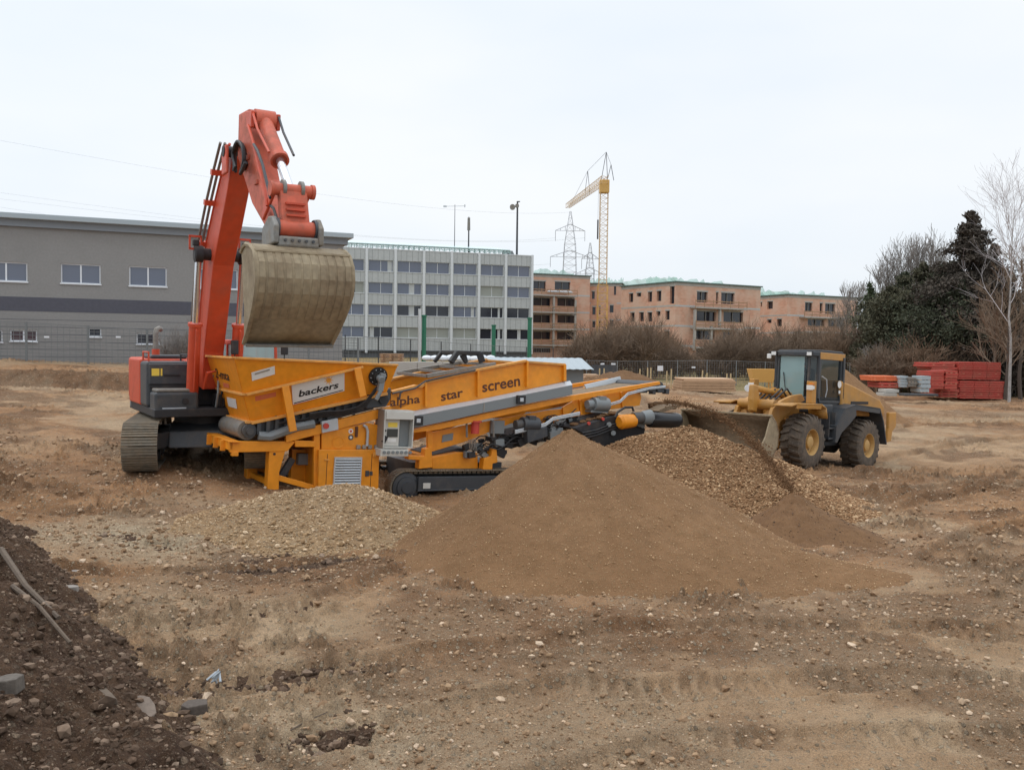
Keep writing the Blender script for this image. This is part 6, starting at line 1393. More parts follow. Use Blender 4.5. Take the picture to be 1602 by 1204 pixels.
def office():
    O = Frame((-19.2, 130, 1.8), R(17.8)); y = O.y; T = thing('office_block', 'four-storey pale panel office block with white columns, right of the grey hall', 'building', O.M)
    cols = [y(*zo(X, 700), 0).x for X in (228, 416, 606, 795, 978, 1158, 1340)]; sp = (cols[-1] - cols[0]) / 6
    cols = [cols[0] + sp * k for k in range(-3, 7)]; x0, x1 = cols[0], cols[-1] + .2
    zt = y(*zo(785, 408), 0).z; zb = -1
    rows = []
    for (t, b) in ((475, 550), (622, 695), (768, 838), (915, 985)): rows.append((y(*zo(700, b), 0).z, y(*zo(700, t), 0).z))
    holes = []; 
    for k in range(9):
        for (a, b) in rows: holes.append((cols[k] + .32, cols[k + 1] - .32, a, b))
    mb = MB(); zpl = y(*zo(700, 1068), 0).z; wall_holes(mb, x0, x1, zpl, zt, holes, .35); mb.quad([(x1, 0, zb), (x1, 13, zb), (x1, 13, zt), (x1, 0, zt)]); mb.quad([(x0, 0, zt), (x1, 0, zt), (x1, 13, zt), (x0, 13, zt)]); mb.quad([(x0, 13, zb), (x1, 13, zb), (x1, 13, zt), (x0, 13, zt)]); mb.build('wall', M_CONCP, T, fix=False)
    MB().bx(x0, x1 - .2, .5, .8, zb, zpl).build('plinth_wall', M_DARKBASE, T); MB().bx(x0, x1, -.05, .5, zpl - .15, zpl).build('plinth_ledge', M_DARKBASE, T)
    kinds = {(4, 3): 0}; rs = random.Random(12)
    for i, h in enumerate(holes):
        k, r_ = divmod(i, 4); pm = M_PANE
        if r_ == 3: pm = {3: M_PANED, 4: M_PANEB, 5: M_PANEB, 6: M_PANEB, 7: M_PANED, 8: M_PANED}.get(k, M_PANE)
        if r_ == 2 and k >= 4: pm = M_PANED if k != 6 else M_PANE
        if r_ == 1 and k == 7: pm = M_PANEB
        if r_ == 1 and k == 2: pm = M_PANEB
        w_ = window(T, *h, .22, 2, pm, .05, True, M_COLW)
        if rs.random() < .35:
            s_ = h[0] + (h[1] - h[0]) * rs.choice((.06, .52, .78)); MB().bx(s_, s_ + rs.uniform(.3, .7), .235, .245, h[2] + .05, h[3] - .05).build('curtain', M_CONCP if pm is not M_PANEB else M_PANED, w_)
    # panel joints: strips between window rows
    jt = []
    bands = [(rows[0][1], zt)] + [(rows[i + 1][1], rows[i][0] - .06) for i in range(3)] + [(zpl, rows[3][0] - .06)]
    nj = 0
    for k in range(9):
        for bi, (a, b) in enumerate(bands):
            m_ = MB()
            for f in (.2, .4, .6, .8): xx = cols[k] + sp * f; m_.bx(xx - .02, xx + .02, -.012, .003, a + .02, b - .02)
            jt.append(m_)
    big = MB()
    for m_ in jt: big.add(m_.v, m_.f)
    big.build('panel_joints', M_JOINT, T)
    for c in cols: MB().bx(c - .17, c + .17, -.28, .0, zpl - .4, zt + .15).build('column', M_COLW, T)
    MB().bx(x0, x1, -.06, .3, zt, zt + .12).build('coping', M_COLW, T)
    # roof trellis
    za, zb_ = zt + .12, y(*zo(700, 372), 1).z; xe = y(*zo(1190, 390), 1).x
    tr = MB(); n = 44; xs = [x0 + (xe - x0) * k / n for k in range(n + 1)]
    for xx in xs: tr.bx(xx - .06, xx + .06, .6, .72, za, zb_)
    tr.bx(x0, xe, .58, .74, zb_ - .1, zb_); tr.bx(x0, xe, .6, .72, (za + zb_) / 2 - .05, (za + zb_) / 2 + .05); tr.bx(x0, xe, 4.0, 4.15, za + .9, za + 1.05)
    for i, (a, b) in enumerate(zip(xs[:-1], xs[1:])): tr.beam((a, .66, za if i % 2 else zb_), (b, .66, zb_ if i % 2 else za), .06, .06); tr.bx(a - .05, a + .05, 3.9, 4.0, za, zb_ + .4)
    trn = tr.build('roof_trellis', M_TRELLIS, T)
    MB().prism([(x0, .5, zb_), (xe, .5, zb_), (xe - 1.5, 4.6, zb_ + .75), (x0, 4.6, zb_ + .75)], (0, 0, .05)).build('roof_glazing', M_ROOFGL, trn)
    a = y(*zo(1190, 412), .6).x; MB().prism([(a - .6, .7, zt + .1), (a + .9, .7, zt + .1), (a + .55, .7, zt + .75), (a - .75, .7, zt + .75)], (0, 1.5, 0)).build('plant_box', M_GREYP, T)
    # masts on the roof: things of their own
    def at(px, py, yy): p = O.M @ y(px, py, yy); return p
    b = at(711, 396, 3); t = at(711, 320, 3); q = thing('antenna_mast', 'thin antenna mast with a crossbar on the office roof', 'antenna', b); tp = Vector((0, 0, t.z - b.z)); MB().cyl((0, 0, -.5), tp, .07, .04, 6).build('pole', M_DGREY, q); MB().beam(tp * .96 + Vector((-1.7, 0, 0)), tp * .96 + Vector((1.6, 0, .1)), .06, .06).box(tp * .96 + Vector((-1.5, 0, 0)), (.5, .1, .25)).box(tp * .96 + Vector((1.5, 0, .1)), (.15, .1, .4)).build('crossbar', M_GALV, q)
    b = at(733, 392, 3); t = at(733, 339, 3); q = thing('panel_antenna', 'short dark mast with an upright panel antenna on the office roof', 'antenna', b); hh = t.z - b.z; MB().cyl((0, 0, -.5), (0, 0, hh * .7), .12, .1, 8).build('pole', M_DGREY, q); MB().cyl((0, 0, hh * .6), (0, 0, hh * .97), .24, .2, 10).build('antenna', M_STEEL, q); MB().cyl((0, 0, hh * .95), (0, 0, hh), .05).build('tip', M_BLACK, q)
    b = at(808.5, 404, 2); t = at(810.5, 315, 2); q = thing('dish_mast', 'tall mast carrying two round antenna drums at the right end of the office roof', 'antenna', b); hh = t.z - b.z; MB().cyl((0, 0, -.3), (0, 0, hh), .17, .13, 8).build('pole', M_DGREY, q)
    for dx, dz in ((-.75, -.9), (-.05, -.7)): MB().cyl((dx, -.3, hh + dz), (dx, .2, hh + dz), .42 if dx < -.5 else .3, n=16).build('drum', M_STEEL, q); 
    MB().beam((-.75, 0, hh - .9), (0, 0, hh - .8), .08, .08).box((.2, 0, hh - .05), (.4, .2, .15)).build('bracket', M_DGREY, q)
    return O
office()

def zc(X, Y): return (820 + X * 360 / 1141, 220 + Y * 360 / 1141)
def z7(X, Y): return (1040 + X * 320 / 1602, 400 + Y * 320 / 1602)
def zt2(X, Y): return (1160 + X * 442 / 1330, 240 + Y * 442 / 1330)
def brick_block(label, corner, depth, yaw, right_px, left_L, roof_py, rightw, leftw, slabs, zf, base=-1.5, cols=(), rail_rows=(), net=True, lz=None):
    c0 = P(corner, roof_py, depth); g = gz(c0.x, c0.y); B = Frame((c0.x, c0.y, g), R(yaw)); T = thing('brick_building', label, 'building', B.M, 'unfinished brick buildings in the background')
    y = B.y; xl = lambda px, py: B.x(px, py, 0); L = y(right_px, 450, 0).x; H = c0.z - g; lz = lz or zf
    rect = lambda r_: (y(*zf(r_[0], r_[1]), 0), y(*zf(r_[2], r_[3]), 0))
    holes = []
    for r_ in rightw:
        a = y(*zf(r_[0], (r_[1] + r_[3]) / 2), 0).x; b = y(*zf(r_[2], (r_[1] + r_[3]) / 2), 0).x; xm = (r_[0] + r_[2]) / 2; holes.append((a, b, y(*zf(xm, r_[3]), 0).z, y(*zf(xm, r_[1]), 0).z))
    lh = []
    for r_ in leftw:
        a = xl(*lz(r_[2], (r_[1] + r_[3]) / 2)).y; b = xl(*lz(r_[0], (r_[1] + r_[3]) / 2)).y; xm = (r_[0] + r_[2]) / 2; lh.append((a, b, xl(*lz(xm, r_[3])).z, xl(*lz(xm, r_[1])).z))
    mb = MB(); wall_holes(mb, 0, L, base, H - .55, holes, .35); wall_holes(mb, 0, left_L, base, H - .55, lh, .35, 1)
    mb.quad([(L, 0, base), (L, left_L, base), (L, left_L, H - .5), (L, 0, H - .5)]); mb.quad([(0, left_L, base), (L, left_L, base), (L, left_L, H - .5), (0, left_L, H - .5)]); mb.build('wall', M_BRICK, T, fix=False)
    bd = MB(); bd.bx(-.03, L + .03, -.03, left_L + .03, H - .55, H - .12); bd.build('ring_beam', M_CONC, T)
    MB().bx(-.25, L + .25, -.25, left_L + .25, H - .12, H + .05).build('roof', M_ROOFD, T)
    for h in holes:
        w_ = MB().bx(h[0], h[1], .34, .38, h[2], h[3]).build('window_opening', M_PANED, T); MB().bx(h[0] - .1, h[1] + .1, -.02, .3, h[3], h[3] + .22).build('lintel', M_CONC, w_)
        if h[1] - h[0] > 1.5: MB().bx((h[0] + h[1]) / 2 - .05, (h[0] + h[1]) / 2 + .05, .2, .3, h[2], h[3]).build('mullion', M_STEEL, w_)
    for h in lh:
        w_ = MB().bx(.34, .38, h[0], h[1], h[2], h[3]).build('window_opening', M_PANED, T); MB().bx(-.02, .3, h[0] - .1, h[1] + .1, h[3], h[3] + .2).build('lintel', M_CONC, w_)
    # floor slabs show as pale bands; balconies stick out with timber railings
    for (X0, X1, Y) in slabs:
        a = y(*zf(X0, Y), -1.1); b = y(*zf(X1, Y), -1.1); zz = (a.z + b.z) / 2; s_ = MB().bx(a.x, b.x, -1.3, .2, zz - .11, zz + .11).build('balcony_slab', M_CONC, T)
        for k, dz in enumerate((.45, .95)): MB().bx(a.x, b.x, -1.28, -1.24, zz + dz - .07, zz + dz + .07).build('guard_board', M_WOOD, s_)
        n = max(3, int((b.x - a.x) / 1.6))
        for k in range(n + 1): xx = a.x + (b.x - a.x) * k / n; MB().bx(xx - .04, xx + .04, -1.25, -1.19, zz - .3, zz + 1.15).build('guard_post', M_WOOD, s_)
    for (X, Y0, Y1) in cols:
        a = y(*zf(X, Y0), -.9); b = y(*zf(X, Y1), -.9); MB().bx(a.x - .17, a.x + .17, -1.1, -.8, b.z, a.z).build('concrete_post', M_CONC, T)
    fl = sorted({round(h[2], 0) for h in lh})
    n = int((H - 1) / 2.9)
    for k in range(1, n + 1): zz = H - .6 - 2.9 * k; MB().bx(-.02, .1, 0, left_L, zz - .12, zz + .12).build('floor_band', M_CONC, T); MB().bx(0, L, -.02, .02, zz - .1, zz + .1).build('floor_band', M_CONC, T) if not holes else None
    if holes:
        xa_, xb_ = min(h[0] for h in holes) - .15, max(h[1] for h in holes) + .15
        for k in range(1, n + 1):
            zz = H - .6 - 2.9 * k
            for u0, u1 in ((0, xa_), (xb_, L)): MB().bx(u0, u1, -.02, .02, zz - .12, zz + .12).build('floor_band', M_CONCP, T)
    if net:
        nm = MB(); rs = random.Random(int(corner)); m = 26; P0 = []
        for yy in (left_L * .55,):
            v = []
            for k in range(m + 1): xx = L * (.02 + .96 * k / m); v += [(xx, yy + rs.uniform(-.2, .2), H + .02), (xx, yy + rs.uniform(-.3, .3), H + 1.0 + rs.uniform(-.3, .5))]
            nm.add(v, [(2 * k, 2 * k + 2, 2 * k + 3, 2 * k + 1) for k in range(m)])
        v = []
        for k in range(15): v += [(.3 + rs.uniform(-.2, .2), left_L * k / 14, H + .02), (.3, left_L * k / 14, H + .7 + rs.uniform(-.25, .3))]
        nm.add(v, [(2 * k, 2 * k + 2, 2 * k + 3, 2 * k + 1) for k in range(14)]); nm.build('safety_net', M_NET, T, fix=False)
    return B, T
I_ = lambda X, Y: (X, Y)
B1_, T1_ = brick_block('brick shell right beside the office block, balconies with timber guards and white sheeting', 822, 152, 21, 923, 11, 427,
    [(45, 697, 107, 745), (152, 700, 228, 745), (45, 780, 130, 818), (165, 782, 250, 820), (45, 864, 130, 902), (165, 866, 250, 904), (45, 947, 130, 985), (163, 948, 248, 986), (45, 1030, 130, 1050)], [],
    [(40, 262, 768), (40, 258, 852), (40, 258, 935), (40, 256, 1015)], zc, cols=((147, 770, 1030), (254, 790, 1030)))
tq = MB(); q = B1_.y(*zc(175, 752), -.9)
tq = MB(); rs_ = random.Random(1)
for k in range(5): tq.sphere((q.x - 1.6 + .9 * k, -.7, q.z + .1), .5, 8, 5, (1.2, .8, .45 + .2 * (k == 3)))
so = tq.build('plastic_sheeting', M_PVC, None, B1_.M, smooth=True); tag(so, 'white plastic sheeting bundled on the top balcony of the brick shell', 'sheeting')
brick_block('narrow far brick wing just right of the tower crane mast', 921, 158, -12, 972, 10, 443,
    [(336, 748, 350, 785), (338, 825, 354, 862), (372, 822, 378, 860), (424, 816, 443, 852), (445, 722, 456, 765), (338, 895, 352, 926), (372, 893, 378, 925), (424, 890, 441, 923)], [], [], zc)
brick_block('large brick shell at the centre, its pale corner facing the site', 1057, 130, 30, 1190, 12.9, 440,
    [(252, 283, 335, 365), (402, 287, 420, 375), (442, 292, 546, 378), (250, 437, 400, 512), (460, 442, 612, 520), (246, 587, 390, 655), (455, 600, 602, 665), (246, 735, 390, 790)],
    [(984, 459, 990.5, 472.5), (996, 458, 1003, 464), (1013.5, 456.5, 1020, 472), (1027.5, 455, 1034.5, 471), (1048, 448, 1055, 475), (986, 489, 992.5, 503), (1000, 488.5, 1007, 502.5), (1013, 488.5, 1020, 503), (1027, 487, 1033, 494), (1041, 486, 1047.5, 500), (1040, 518, 1047, 531)],
    [(238, 640, 412), (240, 610, 572), (236, 605, 720)], z7, cols=((235, 420, 740), (430, 420, 560), (362, 550, 800)), lz=I_)
brick_block('right-hand brick shell, partly hidden by brown thicket and the narrow conifer', 1232, 150, 26, 1342, 13, 460,
    [(1098, 367, 1156, 440), (1214, 372, 1236, 450), (1256, 376, 1334, 455), (1120, 500, 1250, 560), (1280, 505, 1400, 565), (1120, 620, 1250, 680)],
    [(803, 358, 846, 416), (803, 500, 836, 526), (878, 495, 916, 552), (875, 627, 906, 685), (750, 365, 762, 400)],
    [(1090, 1445, 486), (1090, 1400, 600)], z7)

# ------------------------------------------------------------------ lattice things
M_CRANE = mat('crane_yellow', (0.62, 0.36, 0.10), .6, fine=.1); M_CRANEW = mat('crane_pale', (0.60, 0.40, 0.19), .6); M_PYL = mat('pylon_steel', (0.42, 0.43, 0.46), .6)
def lattice(mb, a, b, w0, w1, n, r):
    a = Vector(a); b = Vector(b); X = (b - a).normalized(); Y = X.cross(Vector((0, 0, 1)))
    Y = Vector((1, 0, 0)) if Y.length < .1 else Y.normalized(); Z = X.cross(Y)
    def pt(t, i): w_ = (w0 + (w1 - w0) * t) / 2; s = ((-1, -1), (1, -1), (1, 1), (-1, 1))[i % 4]; return a + (b - a) * t + Y * w_ * s[0] + Z * w_ * s[1]
    for i in range(4): mb.cyl(pt(0, i), pt(1, i), r, n=4)
    for k in range(n):
        t0, t1 = k / n, (k + 1) / n
        for i in range(4): mb.cyl(pt(t0, i), pt(t1, i + 1), r * .6, n=3); mb.cyl(pt(t1, i), pt(t1, i + 1), r * .6, n=3)
def crane():
    D = 140; top = P(945.5, 283, D); bz = gz(top.x, top.y); T = thing('tower_crane', 'yellow tower crane above the brick shells with its jib pointing away', 'tower crane', Vector((top.x, top.y, bz))); H = top.z - bz
    m = MB(); lattice(m, (0, 0, -1), (0, 0, H * .42), 1.5, 1.5, 10, .075); m.build('lower_mast', M_CRANE, T); m = MB(); lattice(m, (0, 0, H * .42), (0, 0, H - 1.8), 1.2, 1.2, 17, .05); m.build('mast', M_CRANEW, T)
    MB().box((0, 0, H - .9), (1.5, 1.3, 2.0)).build('slewing_head', M_CRANE, T, bevel=.1)
    tip = P(888, 323, 165.5) - Vector((top.x, top.y, bz)); r0 = Vector((0, .3, H)); jb = MB(); lattice(jb, r0 + Vector((0, -2, 0)), Vector((tip.x, tip.y, H + .1)), 1.0, .7, 22, .042); jb.build('jib', M_CRANEW, T)
    ap = P(948.5, 238, D) - Vector((top.x, top.y, bz)); ap2 = P(956, 258, D) - Vector((top.x, top.y, bz)); af = MB()
    for s in (-.5, .5): af.cyl((s, 0, H), ap, .06, n=4); af.cyl((s + .9, -.5, H), ap2, .06, n=4)
    af.cyl(ap, ap2, .03, n=3); af.build('a_frame', M_DGREY, T)
    mid = Vector((tip.x * .42, tip.y * .42, H)); p2 = mid + Vector((0, 0, 3.6)); cb = MB().cyl(mid + Vector((-.4, 0, 0)), p2, .05, n=4).cyl(mid + Vector((.4, 0, 0)), p2, .05, n=4).cyl(ap, p2, .025, n=3).cyl(p2, Vector((tip.x * .9, tip.y * .9, H)), .025, n=3); cb.build('pendant', M_DGREY, T)
    MB().cyl((-.9, 0, H - 6), (-.9, 0, H - 9), .12, n=6).cyl((-.9, 0, H - 1), (-.9, 0, H - 6), .02, n=3).build('hook_block', M_DGREY, T)
crane()
def pylon(px, D, top_py, arms, w, name_l):
    t = P(px, top_py, D); b = Vector((t.x, t.y, 0)); T = thing('power_pylon', name_l, 'pylon', b); H = t.z; s = D / 300; m = MB()
    lattice(m, (0, 0, 0), (0, 0, H * .45), w, w * .42, 7, .11 * s); lattice(m, (0, 0, H * .45), (0, 0, H * .78), w * .42, w * .3, 7, .09 * s); lattice(m, (0, 0, H * .78), (0, 0, H), w * .3, .5, 5, .08 * s); m.build('tower', M_PYL, T)
    for (py, xa, xb) in arms:
        z = P(px, py, D).z; a = P(xa, py, D).x - t.x; c = P(xb, py, D).x - t.x; m = MB()
        for e_ in (a, c):
            m.cyl((0, 0, z), (e_, 0, z), .09 * s, n=3); m.cyl((0, 0, z + 2.2 * s), (e_, 0, z), .12 * s, n=3)
            for k in (.33, .66): m.cyl((e_ * k, 0, z), (e_ * k, 0, z + 2.2 * s * (1 - k)), .09 * s, n=3)
            m.cyl((e_, 0, z), (e_, 0, z - 3.4 * s), .11 * s, n=3)
        m.build('crossarm', M_PYL, T)
pylon(892.5, 300, 331, [(361, 869, 915), (402, 861, 922)], 12, 'tall lattice power pylon left of the tower crane')
pylon(923.5, 430, 380, [(405, 910, 937), (429, 900, 945)], 12, 'smaller more distant power pylon beside the crane mast')
def wires():
    k = 0
    for (x0, y0, d0, x1, y1, d1) in ((-120, 284, 90, 869, 372, 300), (-120, 296, 90, 915, 372, 300), (-120, 304, 90, 861, 413, 300), (-160, 190, 80, 892, 332, 300)):
        a = P(x0, y0, d0); b = P(x1, y1, d1); pts = []
        for i in range(25): t = i / 24; p = a + (b - a) * t; p.z -= 4 * 3.0 * t * (1 - t); pts.append(p - a)
        o = MB().tube(pts, .007, 3, rs=[.007 * (1 + 2.3 * i / 24) for i in range(25)]).build('power_line', M_FASCIA, None); o.location = a
        tag(o, ('upper of the three close power lines over the grey hall', 'middle of the three close power lines over the grey hall', 'lowest of the three close power lines over the grey hall', 'single high power line far above the grey hall')[k], 'power line', 'power lines in the sky'); k += 1
wires()
# ------------------------------------------------------------------ fences
M_FENCE = mat('fence_wire', (0.17, 0.18, 0.18), .6); M_FENCED = mat('fence_post_dark', (0.06, 0.065, 0.07), .6); M_GREENP = mat('green_post', (0.02, 0.16, 0.09), .5)
def mesh_fence(a, b, h, label, dx, mesh=.12, rails=(.05, 1.0), post=.05, wire=.008, pm=None, hz=.2):
    a = Vector(a); b = Vector(b); L = (b - a).length; yaw = math.atan2(b.y - a.y, b.x - a.x); n = max(1, round(L / dx)); F_ = Frame(a, yaw); T = thing('mesh_fence', label, 'fence', F_.M)
    zs = [gz(*(F_.M @ Vector((L * k / n, 0, 0))).xy) - a.z for k in range(n + 1)]
    w_ = MB()
    for k in range(n):
        x0, x1 = L * k / n, L * (k + 1) / n; z0, z1_ = zs[k], zs[k + 1]; m = int((x1 - x0) / mesh)
        for j in range(1, m): t = j / m; zz = z0 + (z1_ - z0) * t; w_.box((x0 + (x1 - x0) * t, 0, zz + h / 2), (wire, wire, h - .1))
        q = int(h / hz)
        for j in range(1, q + 1): w_.beam((x0, 0, z0 + j * hz), (x1, 0, z1_ + j * hz), wire, wire)
        w_.beam((x0, 0, z0 + h), (x1, 0, z1_ + h), .04, .04)
    w_.build('wire_mesh', M_FENCE, T, fix=False)
    for k in range(n + 1): MB().cyl((L * k / n, 0, zs[k] - .3), (L * k / n, 0, zs[k] + h + .05), post, n=6).build('post', pm or M_FENCE, T)
    return F_, T
def gp(px, Y): p = P(px, 560, Y); return Vector((p.x, p.y, gz(p.x, p.y)))
FA = HALL.M; 
def hallpt(px, off): p = HALL.M @ HALL.y(px, 560, -off); return Vector((p.x, p.y, gz(p.x, p.y)))
mesh_fence(hallpt(-60, 4.2), hallpt(560, 4.2), 2.3, 'grey wire mesh fence standing before the grey hall', 3.0, .3, post=.07, wire=.022)
mesh_fence(gp(540, 74), gp(905, 86), 2.8, 'tall dark mesh fence with thin posts before the office block', 3.1, .25, post=.05, pm=M_FENCED, wire=.01)
Fr_, Tr_ = mesh_fence(gp(918, 73), gp(1330, 77), 2.0, 'low mesh site fence in front of the brown thicket on the right', 2.7, .2, post=.045, wire=.012)
for px, py, w_, h_, nm, lb in ((942.5, 569.5, 6, 3.2, 'fence_sign', 'small white sign on the site fence, leftmost of the pair'), (959.5, 569.5, 7, 3.2, 'fence_sign', 'small white sign on the site fence, right one of the pair'), (1033, 576, 9, 8, 'fence_sign', 'large square white sign on the site fence'), (1085, 574.5, 6, 2.6, 'fence_sign', 'small white sign on the site fence above the timber stack')):
    p = Fr_.y(px, py, -.06); s = 1 / 18.5; o = MB().bx(-w_ * s / 2, w_ * s / 2, -.01, .01, -h_ * s / 2, h_ * s / 2).build(nm, M_PVC, None, bevel=.004); o.matrix_world = Fr_.M @ Matrix.Translation(p); tag(o, lb, 'sign', 'white signs on the fences')
for i, (px, py) in enumerate(((73, 527), (185, 527), (291, 533))):
    p = HALL.y(px, py, -4.27); o = MB().bx(-.13, .13, -.01, .01, -.05, .05).build('fence_sign', M_PVC, None); o.matrix_world = HALL.M @ Matrix.Translation(p); tag(o, ('white label on the hall fence below the wide left window', 'white label on the hall fence below the middle upper window', 'white label on the hall fence just left of the boom')[i], 'sign', 'white signs on the fences')
def post(px, y0, y1, D, r, m, nm, lab, cat, cap=True):
    a = P(px, y1, D); b = P(px, y0, D); zb = gz(a.x, a.y) - .2; T = thing(nm, lab, cat, Vector((a.x, a.y, zb))); MB().cyl((0, 0, 0), (0, 0, b.z - zb), r, n=10).build('shaft', m, T); 
    if cap: MB().cyl((0, 0, b.z - zb), (0, 0, b.z - zb + .12), r * 1.25, n=10).build('cap', m, T)
post(663, 495, 562, 70, .17, M_GREENP, 'green_post', 'tall green steel post beside the white pole', 'post'); post(772, 510, 555, 84, .19, M_GREENP, 'green_post', 'shortest green steel post, before the right half of the office block', 'post'); post(828, 499, 562, 72, .17, M_GREENP, 'green_post', 'tall green steel post at the right edge of the office block', 'post')
post(656, 483, 560, 71, .11, M_COLW, 'white_pole', 'plain white pole next to a green steel post', 'pole', False)
# wooden stakes near the right fence
for i, (px, y0, y1) in enumerate(((938, 576, 586), (945, 576, 585), (1001, 577, 589), (1013, 575, 590), (1018, 575, 590), (1043, 580, 600), (1050, 577, 598), (1099, 579, 591), (1106, 583, 592), (1137, 584, 596), (1143, 584, 596))):
    D = 66; a = P(px, y1, D); b = P(px, y0, D); zb = gz(a.x, a.y); o = MB().box((0, 0, (b.z - zb) / 2 - .1), (.09, .06, b.z - zb + .2)).build('wooden_stake', mat('pale_timber', (0.52, 0.40, 0.22), .8, fine=.1), None); o.location = (a.x, a.y, zb)
    tag(o, 'pale wooden stake standing in the grass before the site fence', 'stake', 'wooden stakes before the site fence')
# ------------------------------------------------------------------ stored material
M_REDP = mat('red_formwork', (0.44, 0.06, 0.04), .6, dirt=(0.34, 0.12, 0.08), dscale=1.5, damt=.6, fine=.12); M_ORP = mat('orange_boards', (0.72, 0.17, 0.06), .6, fine=.1)
M_PLANK = mat('planks', (0.42, 0.27, 0.16), .85, dirt=(0.28, 0.18, 0.11), dscale=3, damt=.5, fine=.15); M_PLANKL = mat('pale_planks', (0.60, 0.40, 0.25), .8, fine=.1); M_CRATE = mat('grey_crate', (0.36, 0.41, 0.43), .6, fine=.1)
def stack(name, lab, cat, px0, px1, py0, py1, D, dep, layers, m, group=None, gap=.3, jit=.05, runners=True, yaw=0, split=0):
    a = P(px0, (py0 + py1) / 2, D); b = P(px1, (py0 + py1) / 2, D); zt = P((px0 + px1) / 2, py0, D).z; zb = P((px0 + px1) / 2, py1, D).z; W = b.x - a.x
    T = thing(name, lab, cat, Matrix.Translation((a.x, a.y, zb)) @ Matrix.Rotation(R(yaw), 4, 'Z'), group); H = zt - zb; h = H / layers; rs = random.Random(int(px0)); L_ = MB(); G = MB()
    for k in range(layers):
        j = rs.uniform(-jit, jit); j2 = rs.uniform(-jit, jit)
        xs = [0, W] if not split else [W * q / split for q in range(split + 1)]
        for xa, xb in zip(xs[:-1], xs[1:]): L_.bx(xa + j + .01, xb + j - .01, j2, dep + j2, h * k + h * gap * .4, h * (k + 1) - h * gap * .12)
    if runners:
        for t in (.12, .5, .88):
            for k in range(0, layers, max(1, layers // 3)): G.bx(W * t - .06, W * t + .06, .02, dep - .05, h * k - h * gap * .1, h * k + h * gap * .5)
        G.build('runner', M_PLANK, T)
    L_.build('boards', m, T, bevel=.008); return T
stack('timber_stack', 'long stack of brown planks lying before the site fence', 'timber stack', 1066, 1152, 596, 612, 62, 2.6, 4, M_PLANK, gap=.2, yaw=3)
stack('timber_stack', 'thin layer of pale planks on top of the long brown plank stack', 'timber stack', 1070, 1151, 592, 596, 62.2, 2.5, 2, M_PLANKL, gap=.2, jit=.12, yaw=3, runners=False)
G_ = 'stacks of red formwork panels'
stack('formwork_stack', 'lower right red panel stack, widest of the pile', 'formwork', 1501, 1571, 596, 624, 64, 3, 8, M_REDP, G_, split=3); stack('formwork_stack', 'upper right red panel stack on top of the widest one', 'formwork', 1500, 1566, 566.5, 594, 64.2, 3, 9, M_REDP, G_, split=3)
stack('formwork_stack', 'low red panel stack under the two end-on bundles', 'formwork', 1470, 1500, 609, 622, 63, 3, 3, M_REDP, G_); stack('formwork_stack', 'end-on red bundle, leftmost of the formwork pile', 'formwork', 1457, 1478, 580, 608.5, 62, 2, 7, M_REDP, G_, yaw=4, gap=.15)
stack('formwork_stack', 'end-on reddish brown bundle beside the leftmost red one', 'formwork', 1479, 1499, 579, 608.5, 62, 2, 7, M_PLANK if False else M_REDP, G_, yaw=3, gap=.25); stack('formwork_stack', 'loose red boards heaped on the left end of the formwork pile', 'formwork', 1456, 1498, 567, 578, 64.5, 2.4, 3, M_REDP, G_, jit=.3, gap=.3)
stack('board_stack', 'bright orange-red boards in front of the trees left of the grey crates', 'board stack', 1364, 1407, 588, 596, 62, 2, 3, M_ORP, yaw=2); stack('board_stack', 'dark red boards below the bright orange-red ones', 'board stack', 1377, 1407, 598, 607, 61.8, 2, 2, M_REDP, yaw=2)
for i, (a, b, c, d, lb) in enumerate(((1408, 1421, 588, 606, 'pale grey slatted crate beside the orange-red boards'), (1422, 1435, 590, 605, 'dark grey crate between the two paler ones'), (1440, 1456, 588, 614, 'tall pale grey slatted crate beside the red formwork'))):
    stack('crate', lb, 'crate', a, b, c, d, 61.5 - i * .3, 1.2, 4, M_CRATE if i != 1 else M_STEEL, 'grey crates', gap=.25, yaw=5 * i - 4)
stack('steel_beams', 'long dark steel beams lying before the grey crates', 'steel beams', 1416, 1471, 616, 620, 58, .8, 1, M_DGREY, yaw=3); stack('concrete_slabs', 'pale broken concrete slabs lying left of the steel beams', 'concrete slabs', 1385, 1407, 609, 620, 59, 1.2, 2, M_CONC, jit=.3, runners=False)
stack('pallet_stack', 'dark stack of pallets beyond the screening machine hopper', 'pallets', 593, 628, 553, 567, 55, 1.2, 5, M_WOOD, gap=.7, jit=.04); 
stack('board_stack', 'flat pile of reddish boards beyond the grey shed', 'board stack', 914, 935, 586, 596, 50, 2, 2, M_PLANK, jit=.2)
